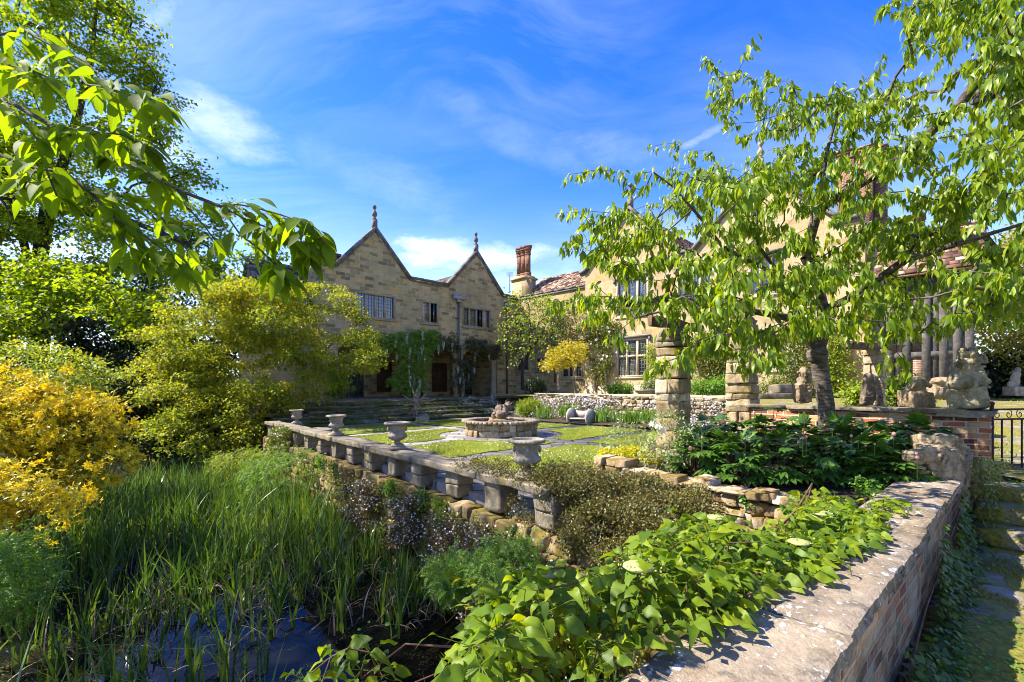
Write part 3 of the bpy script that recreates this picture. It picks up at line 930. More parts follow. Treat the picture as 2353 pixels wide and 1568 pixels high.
def watermat():
    m, g, b, out = newmat('pond_water')
    tc = g.add('ShaderNodeTexCoord').outputs['Object']
    n = g.noise(tc, 1.2, 6, 0.6)
    scum = g.noise(g.mapping(tc, loc=(3, 0, 0)), 2.6, 7, 0.68)
    fl = g.voro(tc, 38.0)
    k = g.math('MULTIPLY', g.mapr(scum, 0.53, 0.6), g.mapr(fl.outputs['Distance'], 0.30, 0.42, 1, 0))
    col = g.mix(k, g.ramp(n, [(0.35, (0.004, 0.005, 0.005)), (0.7, (0.012, 0.012, 0.008))]), (0.055, 0.06, 0.012))
    g.put(b.inputs['Base Color'], col)
    g.put(b.inputs['Roughness'], g.mapr(k, 0, 1, 0.03, 0.6))
    b.inputs['IOR'].default_value = 1.55
    g.put(b.inputs['Normal'], g.bump(g.noise(tc, 7, 2), 0.04, 0.02))
    return m
water = watermat()

def grassmat(name, a, b_, c):
    m, g, b, out = newmat(name)
    tc = g.add('ShaderNodeTexCoord').outputs['Object']
    n = g.noise(tc, 1.1, 6, 0.6); n2 = g.noise(tc, 45, 4, 0.7)
    col = g.ramp(g.math('ADD', g.math('MULTIPLY', n, 0.55), g.math('MULTIPLY', n2, 0.45)), [(0.36, a), (0.5, b_), (0.66, c)])
    g.put(b.inputs['Base Color'], col)
    b.inputs['Roughness'].default_value = 0.85
    b.inputs['Specular IOR Level'].default_value = 0.15
    g.put(b.inputs['Normal'], g.bump(n2, 0.9, 0.04))
    return m
lawn_m = grassmat('lawn_grass', (0.12, 0.16, 0.012), (0.21, 0.245, 0.018), (0.32, 0.325, 0.035))
turf_m = grassmat('rough_turf', (0.035, 0.055, 0.010), (0.075, 0.10, 0.016), (0.14, 0.16, 0.03))
dark_ground = grassmat('woodland_floor', (0.012, 0.016, 0.006), (0.026, 0.034, 0.010), (0.06, 0.065, 0.02))

def mossflag():
    m, g, b, out = newmat('mossy_flagstone')
    uv = g.add('ShaderNodeUVMap').outputs[0]
    tc = g.add('ShaderNodeTexCoord').outputs['Object']
    wn = g.add('ShaderNodeTexNoise'); g.put(wn.inputs['Vector'], tc); wn.inputs['Scale'].default_value = 1.5
    uvw = g.vmath('ADD', uv, g.vmath('SCALE', wn.outputs[1], scale=0.25).outputs[0]).outputs[0]
    bt = g.add('ShaderNodeTexBrick'); bt.offset = 0.4
    g.put(bt.inputs['Vector'], g.mapping(uvw, rot=(0, 0, R(42))))
    g.put(bt.inputs['Color1'], (0, 0, 0)); g.put(bt.inputs['Color2'], (1, 1, 1)); g.put(bt.inputs['Mortar'], (0, 0, 0))
    g.put(bt.inputs['Scale'], 1.0); g.put(bt.inputs['Mortar Size'], 0.04); g.put(bt.inputs['Mortar Smooth'], 0.5)
    g.put(bt.inputs['Brick Width'], 0.85); g.put(bt.inputs['Row Height'], 0.55)
    n = g.noise(tc, 4, 8, 0.65)
    col = g.ramp(g.math('ADD', g.math('MULTIPLY', bt.outputs['Color'], 0.3), g.math('MULTIPLY', n, 0.8)), [(0.2, (0.09, 0.075, 0.055)), (0.55, (0.24, 0.20, 0.155)), (0.85, (0.40, 0.35, 0.28))])
    mo = g.noise(g.mapping(tc, loc=(7, 1, 0)), 1.7, 8, 0.7)
    mk = g.math('MAXIMUM', g.mapr(mo, 0.40, 0.52), g.math('MULTIPLY', bt.outputs['Fac'], 0.95))
    mc = g.ramp(g.noise(tc, 26, 5, 0.7), [(0.3, (0.07, 0.07, 0.008)), (0.55, (0.21, 0.18, 0.012)), (0.75, (0.36, 0.28, 0.016))])
    g.put(b.inputs['Base Color'], g.mix(mk, col, mc))
    b.inputs['Roughness'].default_value = 0.9
    hh = g.math('ADD', g.math('MULTIPLY', mk, g.math('ADD', 0.3, g.noise(tc, 30, 5, 0.7))), g.math('MULTIPLY', n, 0.3))
    g.put(b.inputs['Normal'], g.bump(hh, 0.9, 0.03))
    return m
mossy_flag = mossflag()

def barkmat(name, a, b_, c, scale=5.0, rings=False):
    m, g, b, out = newmat(name)
    tc = g.add('ShaderNodeTexCoord').outputs['Object']
    n = g.noise(g.mapping(tc, scale=(1, 1, 4.0) if rings else (1, 1, 0.3)), scale, 8, 0.7)
    n2 = g.noise(tc, scale * 0.6, 4)
    f = g.math('ADD', g.math('MULTIPLY', n, 0.75), g.math('MULTIPLY', n2, 0.25))
    g.put(b.inputs['Base Color'], g.ramp(f, [(0.36, a), (0.5, b_), (0.64, c)]))
    b.inputs['Roughness'].default_value = 0.85
    b.inputs['Specular IOR Level'].default_value = 0.25
    g.put(b.inputs['Normal'], g.bump(f, 0.9, 0.03))
    return m
bark_cherry = barkmat('cherry_bark', (0.03, 0.023, 0.018), (0.095, 0.075, 0.06), (0.24, 0.205, 0.17), 9.0, True)
bark_oak = barkmat('oak_bark', (0.014, 0.011, 0.008), (0.045, 0.035, 0.024), (0.11, 0.09, 0.05), 6.0)
bark_pale = barkmat('pale_bark', (0.10, 0.075, 0.05), (0.22, 0.175, 0.12), (0.38, 0.32, 0.23), 7.0)
twig_brown = barkmat('twig_brown', (0.06, 0.03, 0.018), (0.13, 0.07, 0.04), (0.24, 0.15, 0.09), 9.0)

# foliage
lf_cherry = leafmat('cherry_leaf', [(0.06, 0.115, 0.008), (0.095, 0.165, 0.010), (0.135, 0.205, 0.011), (0.185, 0.245, 0.014)], 0.48, (1.95, 1.75, 0.35), 0.40, spec=0.4)
lf_cherry_near = leafmat('cherry_leaf_near', [(0.06, 0.105, 0.008), (0.085, 0.14, 0.010), (0.11, 0.17, 0.012)], 0.62, (2.3, 2.15, 0.35), 0.6, veins=0.6, spec=0.15)
lf_oak = leafmat('oak_leaf', [(0.07, 0.12, 0.008), (0.11, 0.175, 0.010), (0.16, 0.22, 0.012), (0.215, 0.25, 0.014)], 0.5, (1.8, 1.75, 0.35), 0.5, spec=0.3)
lf_shrub = leafmat('golden_shrub_leaf', [(0.11, 0.155, 0.016), (0.17, 0.21, 0.02), (0.24, 0.255, 0.022), (0.33, 0.285, 0.026)], 0.42, (1.45, 1.4, 0.5), 0.5, spec=0.25, clump_cols=[(0.09, 0.135, 0.014), (0.15, 0.20, 0.02), (0.23, 0.26, 0.03)], clump_scale=0.6)
lf_dark = leafmat('dark_evergreen_leaf', [(0.010, 0.018, 0.006), (0.018, 0.032, 0.009), (0.03, 0.05, 0.012)], 0.15, None, 0.5)
lf_azalea = leafmat('azalea_leaf', [(0.10, 0.13, 0.014), (0.16, 0.18, 0.018), (0.22, 0.20, 0.02)], 0.35, None, 0.5)
fl_azalea = leafmat('azalea_flower', [(0.68, 0.42, 0.006), (0.78, 0.58, 0.012), (0.84, 0.70, 0.03), (0.74, 0.50, 0.008)], 0.30, (1.05, 1.0, 0.5), 0.6, spec=0.2)
lf_reed = leafmat('reed_blade', [(0.022, 0.055, 0.012), (0.035, 0.085, 0.014), (0.06, 0.12, 0.018), (0.13, 0.19, 0.04), (0.05, 0.10, 0.02)], 0.32, (1.4, 1.35, 0.45), 0.32)
lf_straw = leafmat('dead_reed', [(0.16, 0.11, 0.06), (0.28, 0.21, 0.13), (0.40, 0.32, 0.22)], 0.15, (1, 1, 1), 0.7)
lf_hydr = leafmat('hydrangea_leaf', [(0.03, 0.065, 0.007), (0.055, 0.105, 0.008), (0.09, 0.155, 0.010), (0.165, 0.215, 0.012), (0.07, 0.125, 0.009), (0.12, 0.18, 0.012)], 0.44, (2.0, 1.75, 0.3), 0.45, veins=0.32, spec=0.25)
fl_hydr = leafmat('hydrangea_bud', [(0.22, 0.28, 0.07), (0.34, 0.38, 0.12), (0.46, 0.47, 0.2)], 0.2, None, 0.6)
lf_coton = leafmat('cotoneaster_leaf', [(0.045, 0.055, 0.014), (0.075, 0.085, 0.018), (0.12, 0.115, 0.026), (0.10, 0.07, 0.025)], 0.25, None, 0.4)
fl_coton = leafmat('cotoneaster_bud', [(0.36, 0.09, 0.06), (0.42, 0.18, 0.12), (0.5, 0.34, 0.26)], 0.1, (1, 1, 1), 0.6)
lf_wist = leafmat('wisteria_leaf', [(0.07, 0.15, 0.010), (0.11, 0.21, 0.013), (0.15, 0.25, 0.016)], 0.4, None, 0.45)
fl_wist = leafmat('wisteria_raceme', [(0.55, 0.52, 0.42), (0.75, 0.73, 0.62)], 0.3, (1, 1, 1), 0.6)
lf_peony = leafmat('peony_leaf', [(0.022, 0.062, 0.012), (0.034, 0.088, 0.014), (0.05, 0.115, 0.018), (0.08, 0.15, 0.022)], 0.28, (1.5, 1.5, 0.4), 0.28, spec=0.7)
fl_peony = leafmat('peony_bud', [(0.50, 0.16, 0.14), (0.62, 0.26, 0.20), (0.66, 0.36, 0.28)], 0.1, (1, 1, 1), 0.6)
lf_daisy = leafmat('daisy_leaf', [(0.06, 0.075, 0.025), (0.10, 0.12, 0.035), (0.13, 0.11, 0.05)], 0.2, None, 0.6)
fl_daisy = leafmat('daisy_flower', [(0.72, 0.66, 0.62), (0.78, 0.74, 0.72), (0.70, 0.58, 0.56), (0.75, 0.72, 0.68)], 0.2, (1, 1, 1), 0.7)
fl_white = leafmat('white_flower', [(0.75, 0.74, 0.70), (0.82, 0.81, 0.78)], 0.2, (1, 1, 1), 0.6)
lf_rose = leafmat('rose_leaf', [(0.045, 0.085, 0.014), (0.08, 0.13, 0.02), (0.13, 0.17, 0.03), (0.16, 0.13, 0.03)], 0.3, None, 0.45)
lf_lime = leafmat('lime_leaf', [(0.09, 0.15, 0.014), (0.14, 0.21, 0.018), (0.22, 0.27, 0.022)], 0.42, None, 0.5)
lf_acer = leafmat('golden_acer_leaf', [(0.17, 0.18, 0.016), (0.26, 0.25, 0.02), (0.34, 0.31, 0.026)], 0.45, None, 0.5)
lf_fresh = leafmat('fresh_herb_leaf', [(0.05, 0.13, 0.016), (0.08, 0.18, 0.02), (0.12, 0.23, 0.03)], 0.4, None, 0.5)
lf_iris = leafmat('iris_blade', [(0.05, 0.12, 0.015), (0.08, 0.17, 0.02), (0.13, 0.22, 0.03)], 0.35, None, 0.4)
fl_spurge = leafmat('golden_marjoram', [(0.42, 0.40, 0.012), (0.55, 0.50, 0.016), (0.36, 0.40, 0.02)], 0.3, None, 0.6)
lf_silver = leafmat('silvery_leaf', [(0.14, 0.18, 0.10), (0.22, 0.27, 0.16), (0.12, 0.18, 0.06)], 0.25, None, 0.6)
lf_ivy = leafmat('creeper_leaf', [(0.025, 0.052, 0.010), (0.042, 0.08, 0.012), (0.07, 0.115, 0.016)], 0.28, None, 0.5, spec=0.3)
lf_wood = leafmat('woodland_leaf', [(0.025, 0.045, 0.008), (0.045, 0.075, 0.012), (0.08, 0.115, 0.016)], 0.3, None, 0.5)
lf_right = leafmat('sunny_beech_leaf', [(0.12, 0.14, 0.02), (0.18, 0.19, 0.024), (0.26, 0.23, 0.03)], 0.4, None, 0.5)
# ------------------------------------------------------------------ survey of the place (metres; camera above the path at the origin)
A0 = np.array([-9.16, 22.0]); dA = np.array([0.725, 0.688]); dA = dA / np.linalg.norm(dA); nA = np.array([dA[1], -dA[0]])     # gabled wing
B0 = A0 + dA * 13.0; dB = np.array([0.724, -0.69]); dB = dB / np.linalg.norm(dB); nB = np.array([dB[1], -dB[0]])             # link range
C0 = np.array([4.13, 26.0]); dC = dB; nC = nB                                                                                 # great block
E0 = np.array([-7.14, 13.75]); E1 = np.array([0.79, 4.48]); dE = (E1 - E0) / np.linalg.norm(E1 - E0); nE = np.array([dE[1], -dE[0]])   # balustrade; nE points to the pond
E2 = np.array([2.05, 3.0])
dF = np.array([0.745, 0.667]); nF = np.array([dF[1], -dF[0]])                                                                  # near coping wall; nF points to the path
F0 = np.array([0.982, 1.479])
D0 = np.array([1.21, 6.3]); D1 = np.array([3.02, 3.92])                                                                        # dry stone wall
K0 = np.array([4.10, 7.90]); K1 = np.array([6.02, 6.06]); dK = (K1 - K0) / np.linalg.norm(K1 - K0); nK = np.array([dK[1], -dK[0]])     # brick wall
LW0 = np.array([1.13, 20.6]); LW1 = np.array([7.03, 14.8])                                                                     # low terrace wall
FC = np.array([-0.31, 13.3])                                                                                                   # fountain
Z_LAWN, Z_TERR, Z_UP, Z_POND = 0.20, 0.95, 1.15, -1.20
def P3(p, z): return np.array([p[0], p[1], z])
def FA(t, o): return A0 + dA * t + nA * o

POND = np.array([E0 + nE * 0.1, E2, F0 - nF * 0.44 + dF * -0.9, F0 - nF * 0.44 + dF * -6.5, [-9.5, -3.0], [-9.2, 3.0], [-9.0, 8.0], [-10.0, 12.5], [-8.6, 15.0]])

def grid_sheet(name, poly, zf, step, mat, kind='structure', label=None, cat=None, jag=0.0, smooth=True):
    """ground sheet: cells of a fine grid inside a polygon, heights from zf(points)"""
    poly = np.asarray(poly, float); lo, hi = poly.min(0), poly.max(0)
    nx = int((hi[0] - lo[0]) / step) + 2; ny = int((hi[1] - lo[1]) / step) + 2
    gx = lo[0] + np.arange(nx) * step; gy = lo[1] + np.arange(ny) * step
    X, Y = np.meshgrid(gx, gy, indexing='ij')
    P = np.stack([X.ravel(), Y.ravel()], 1)
    cx = (X[:-1, :-1] + step / 2).ravel(); cy = (Y[:-1, :-1] + step / 2).ravel()
    keep = inside(np.stack([cx, cy], 1), poly)
    i, j = np.meshgrid(np.arange(nx - 1), np.arange(ny - 1), indexing='ij')
    i = i.ravel()[keep]; j = j.ravel()[keep]
    f = np.stack([i * ny + j, (i + 1) * ny + j, (i + 1) * ny + j + 1, i * ny + j + 1], 1)
    used = np.unique(f); remap = np.full(len(P), -1); remap[used] = np.arange(len(used))
    Q = P[used]
    mb = MB().add(np.column_stack([Q, zf(Q)]), remap[f])
    o = mb.build(name, mat, smooth=smooth)
    return tag(o, label, cat, None, kind)

def slab(name, poly, z0, z1, mat, **kw):
    poly = np.asarray(poly, float)
    mb = MB().prism(np.column_stack([poly, np.full(len(poly), z0)]), (0, 0, z1 - z0))
    return tag(mb.build(name, mat), kw.get('label'), kw.get('cat'), None, kw.get('kind', 'structure'))

# --- terrain: banks round the pond, out to the horizon
def ground_z(P):
    ins = inside(P, POND); d = poly_dist(P, POND)
    z = np.where(ins, -1.32 - np.minimum(d, 1) * 0.1, np.minimum(-1.25 + d * 0.45, -0.12))
    left = np.clip((-P[:, 0] - 9) / 8, 0, 1)
    z = z + left * 0.5 + snoise(np.column_stack([P, 0 * P[:, 0]]), 0.5) * 0.06
    return z
grid_sheet('ground', [(-60, -20), (60, -20), (60, 70), (-60, 70)], ground_z, 0.5, dark_ground)
mb = MB()
big = np.array([[-900, -900], [900, -900], [900, 900], [-900, 900]], float)
mb.add(np.column_stack([big, np.full(4, -1.75)]), np.arange(4)[None])
tag(mb.build('distant_ground', dark_ground), kind='structure')
slab('pond_water', POND, -1.9, Z_POND, water)

# --- sunken court: flagstones with grass panels let in
LAWN = np.array([E0 + nE * -0.05, E2 + nE * -0.05, D0 + np.array([0.9, -0.9]), D0 + np.array([0.15, 0.1]), [2.6, 8.4], [4.4, 9.6], LW1 - [0.3, 0.2], LW0 + [0.1, -0.1], FA(7.5, 6.2), FA(-3.6, 6.2)])
slab('courtyard_paving', np.array([E0 - nE * 0.05, E1 - nE * 0.05, D0 + [0.1, 0.15], [2.7, 8.4], [4.5, 9.8], LW1, LW0, FA(7.6, 6.15), FA(-3.6, 6.15)]), -0.4, Z_LAWN, flag_stone)
u_ax, w_ax = dA, dB
def panel_mask(P):
    q = P - FC
    u = q @ u_ax; w = q @ w_ax
    r = np.hypot(u, w)
    ok = (r > 1.75)
    for c in (0.0,):
        ok &= (np.abs(u - c) > 0.28)
    for c in (-2.75, 0.0, 2.64):
        ok &= (np.abs(w - c) > 0.26)
    dE_ = -(P - E0) @ nE
    ok &= dE_ > 0.85
    ok &= ((P - FA(0, 0)) @ nA) > 6.75 - 0.0 if False else ((P - A0) @ nA) < 99
    ok &= -( (P - LW0) @ np.array([dB[1], -dB[0]]) ) < -2.3
    ok &= ((P - A0) @ nA) > 6.85
    ok &= inside(P, LAWN)
    ok &= -((P - D0) @ unit(np.array([0.55, -0.83]))) > -0.25
    return ok
st = 0.06
lo, hi = LAWN.min(0), LAWN.max(0)
gx = np.arange(lo[0], hi[0], st); gy = np.arange(lo[1], hi[1], st)
Xc, Yc = np.meshgrid(gx, gy, indexing='ij')
cells = np.stack([Xc.ravel(), Yc.ravel()], 1)
wob = np.column_stack([cells, 0 * cells[:, 0]])
cm = panel_mask(cells + np.column_stack([snoise(wob, 3.0), snoise(wob + 7, 3.0)]) * 0.05)
LAWN_CELLS = cells[cm]
LAWN_IDX = cm.reshape(Xc.shape)
mb = MB()
nx, ny = Xc.shape
ii, jj = np.where(LAWN_IDX)
gv = np.arange((nx + 1) * (ny + 1)).reshape(nx + 1, ny + 1)
allv = np.stack(np.meshgrid(np.append(gx, gx[-1] + st) - st / 2, np.append(gy, gy[-1] + st) - st / 2, indexing='ij'), -1).reshape(-1, 2)
f = np.stack([gv[ii, jj], gv[ii + 1, jj], gv[ii + 1, jj + 1], gv[ii, jj + 1]], 1)
used = np.unique(f); rm = np.full(len(allv), -1); rm[used] = np.arange(len(used))
q = allv[used]
mb.add(np.column_stack([q, Z_LAWN + 0.018 + 0.006 * snoise(np.column_stack([q, 0 * q[:, 0]]), 2.5)]), rm[f])
tag(mb.build('lawn', lawn_m, smooth=True), kind='structure')
# mown blades standing on the panels
def blades(pts, z, h, w, lean=0.5):
    n = len(pts)
    a = rng.uniform(0, 2 * math.pi, n); s = np.column_stack([np.cos(a), np.sin(a), 0 * a])
    b = np.column_stack([pts, np.broadcast_to(z, (n,))])
    hh = h * rng.uniform(0.5, 1.3, n)
    tip = b + np.column_stack([rng.normal(0, lean, n) * hh, rng.normal(0, lean, n) * hh, hh])
    v = np.stack([b - s * w, b + s * w, tip], 1).reshape(-1, 3)
    return v, np.arange(3 * n).reshape(-1, 3)
gp = LAWN_CELLS[rng.integers(0, len(LAWN_CELLS), 90000)] + rng.uniform(-st / 2, st / 2, (90000, 2))
lf_grass = leafmat('grass_blade', [(0.07, 0.11, 0.010), (0.115, 0.155, 0.013), (0.17, 0.20, 0.02)], 0.35, None, 0.5)
v, f = blades(gp, Z_LAWN + 0.01, 0.035, 0.006)
tag(MB().add(v, f, uv=np.zeros((len(v), 2))).build('grass', lf_grass), 'short mown grass with bare paths cut through it', 'grass', kind='stuff')
# daisies in the grass, in drifts
dp = LAWN_CELLS[rng.integers(0, len(LAWN_CELLS), 5200)] + rng.uniform(-0.03, 0.03, (5200, 2))
dz = snoise(np.column_stack([dp, 0 * dp[:, 0]]), 1.6)
dp = dp[dz > rng.uniform(-0.6, 1.6, len(dp))]
nD = len(dp)
mb = MB().leaves(T_DISK, np.column_stack([dp, np.full(nD, Z_LAWN + 0.05)]), np.tile([[1.0, 0, 0]], (nD, 1)) + rng.normal(0, .2, (nD, 3)), np.tile([[-0.1, -0.5, 1.0]], (nD, 1)) + rng.normal(0, .3, (nD, 3)), rng.uniform(0.006, 0.011, nD))
tag(mb.build('lawn_daisies', fl_daisy), 'tiny white daisies scattered over the lawn panels', 'daisies', kind='stuff')

# --- terraces
slab('terrace', np.array([FA(-4.2, -1.2), FA(13.0, 0.0), FA(13.0, 3.7), FA(-3.6, 3.7)]), -0.3, Z_TERR, terrace_flag)
UPT = np.array([LW0 + dB * 0.05 - nB * 0.12, LW1 - nB * 0.12, K0 + [0.6, 1.2], K0 - nK * 0.1, K1 - nK * 0.1, [6.2, 5.85], F0 + dF * 6.1 + nF * .3, F0 + dF * 6.1 + nF * 3.4, [30, 6], [34, 30], [16, 34], B0 + dB * -0.1, FA(13.0, 3.6), FA(7.6, 3.6), FA(7.6, 6.2)])
GATE = np.array([6.9, 6.5])
def up_z(P):
    d = np.linalg.norm(P - GATE, axis=1)
    t = np.clip((d - 1.5) / 7, 0, 1); t = t * t * (3 - 2 * t)
    return 0.52 + 0.60 * t + 0.015 * snoise(np.column_stack([P, 0 * d]), 1.2)
grid_sheet('upper_terrace', UPT, up_z, 0.2, mossy_flag)
mb = MB()
poly = np.array([LW0 - nB * 0.05, LW1 - nB * 0.05, LW1 - nB * 0.6, LW0 - nB * 0.6])
mb.prism(np.column_stack([poly, np.full(4, -0.3)]), (0, 0, 1.38))
tag(mb.build('terrace_edge', soil), kind='structure')

# --- broad steps from the terrace to the court
st_root = thing('garden_steps', 'broad flight of dark mossy stone steps from loggia terrace down to the lawn', 'steps', P3(FA(2, 5), Z_LAWN))
for k in range(5):
    z1 = Z_LAWN + 0.15 * (k + 1); o1 = 6.2 - 0.5 * k; o0 = 3.7
    mb = MB()
    t = -3.6
    while t < 7.55:
        L = random.uniform(0.7, 1.4); e = min(t + L, 7.6)
        jz = random.uniform(-0.012, 0.012); jo = random.uniform(-0.03, 0.02)
        c = FA((t + e) / 2, (o1 + jo + o1 - 0.62) / 2)
        stones(mb, [P3(c, z1 - 0.04 + jz)], [P3(dA * (e - t) / 2 * 0.985, 0)], [P3(nA * (0.62 + jo) / 2, 0)], [[0, 0, 0.04]], 0.10, 0.10)
        t = e
    # riser behind the nosing
    q = [P3(FA(-3.6, o1 - 0.05), 0), P3(FA(7.55, o1 - 0.05), 0), P3(FA(7.55, 3.5), 0), P3(FA(-3.6, 3.5), 0)]
    q = np.array(q); q[:, 2] = z1 - 0.16
    mb.prism(q, (0, 0, 0.09))
    mb.build('step', step_stone, st_root, smooth=False)

# --- path on the right with steps up to the gate
PATH = np.array([F0 + dF * -6, F0 + dF * 5.05, F0 + dF * 5.05 + nF * 4.5, F0 + dF * -6 + nF * 6])
grid_sheet('path', PATH, lambda P: 0.02 * snoise(np.column_stack([P, 0 * P[:, 0]]), 2.0) + 0.012 * snoise(np.column_stack([P, 0 * P[:, 0]]), 7.0), 0.08, mossy_flag)
gs = thing('path_steps', 'worn stone steps on the path climbing to the iron gate', 'steps', P3(F0 + dF * 5.2 + nF * 1.2, 0))
for k in range(3):
    mb = MB()
    s0 = 4.9 + 0.42 * k
    for (n0, n1) in ((0.05, 1.1), (1.1, 2.0), (2.0, 3.2)):
        c = F0 + dF * (s0 + 0.3) + nF * (n0 + n1) / 2
        stones(mb, [P3(c, 0.16 * k + 0.08)], [P3(dF * 0.31, 0)], [P3(nF * (n1 - n0) / 2 * 0.985, 0)], [[0, 0, 0.08]], 0.05, 0.10, skew=.01)
    mb.build('step', mossy_flag, gs)

# --- peony bed and ledge soil
BED = np.array([D0, D1 + dF * 0.02, F0 - nF * 0.43 + dF * 4.9, K1 + nK * 0.02, K0 + nK * 0.02, [3.4, 8.9], [2.3, 8.0]])
def bed_z(P):
    d = (P - D0) @ unit(np.array([0.76, 0.65]))
    return 0.36 + np.clip(d, 0, 4) * 0.11 + 0.03 * snoise(np.column_stack([P, 0 * d]), 3)
grid_sheet('bed_soil', BED, bed_z, 0.08, soil)
LEDGE = np.array([E1 - dE * 0.6 - nE * 0.02, E2, D1, D0 + [0.25, 0.0], D0 + [-0.35, 0.15]])
grid_sheet('ledge_soil', LEDGE, lambda P: 0.14 + 0.05 * snoise(np.column_stack([P, 0 * P[:, 0]]), 3), 0.08, soil)
FBED = np.array([LW0 + nB * 0.15 - dB * 0.5, LW1 + nB * 0.15, LW1 + nB * 1.9, LW0 + nB * 2.3 - dB * 0.3])
grid_sheet('flower_bed', FBED, lambda P: Z_LAWN + 0.06 + 0.28 * np.clip(1 - ((P - LW0) @ nB) / 2.2, 0, 1), 0.12, soil)
# ------------------------------------------------------------------ house helpers
class Face:
    """a facade: base point, direction along it, outward normal"""
    def __init__(s, o, d, n):
        s.o, s.d, s.n = np.asarray(o, float), np.asarray(d, float), np.asarray(n, float)
    def p(s, t, off, z):
        q = s.o + s.d * t + s.n * off
        return np.array([q[0], q[1], z])
    def t(s, px):
        r = (px - CX) / FOC
        return (r * s.o[1] - s.o[0]) / (s.d[0] - r * s.d[1])
    def tz(s, px, py):
        t = s.t(px); Y = s.o[1] + s.d[1] * t
        return t, EYE - (py - HOR) / FOC * Y
    def box(s, mb, t0, t1, o0, o1, z0, z1):
        return mb.cubes([s.p((t0 + t1) / 2, (o0 + o1) / 2, (z0 + z1) / 2)], [P3(s.d * (t1 - t0) / 2, 0)], [P3(s.n * (o1 - o0) / 2, 0)], [[0, 0, (z1 - z0) / 2]])
    def wall(s, mb, t0, t1, z0, z1, holes, depth=0.22, off=0.0):
        ts = sorted({t0, t1, *[min(max(h[i], t0), t1) for h in holes for i in (0, 1)]})
        zs = sorted({z0, z1, *[min(max(h[i], z0), z1) for h in holes for i in (2, 3)]})
        for a, b in zip(ts[:-1], ts[1:]):
            for c, e in zip(zs[:-1], zs[1:]):
                m, k = (a + b) / 2, (c + e) / 2
                if any(h[0] < m < h[1] and h[2] < k < h[3] for h in holes) or b - a < 1e-4 or e - c < 1e-4:
                    continue
                mb.poly([s.p(a, off, c), s.p(b, off, c), s.p(b, off, e), s.p(a, off, e)])
        for h in holes:
            a, b, c, e = h[:4]
            for q in ([(a, c), (a, e)], [(b, e), (b, c)], [(a, e), (b, e)], [(b, c), (a, c)]):
                (ta, za), (tb, zb) = q
                mb.poly([s.p(ta, off, za), s.p(tb, off, zb), s.p(tb, off - depth, zb), s.p(ta, off - depth, za)])
        return mb
    def gable(s, mb, tc, half, z0, z1, off=0.0):
        return mb.poly([s.p(tc - half, off, z0), s.p(tc + half, off, z0), s.p(tc, off, z1)])

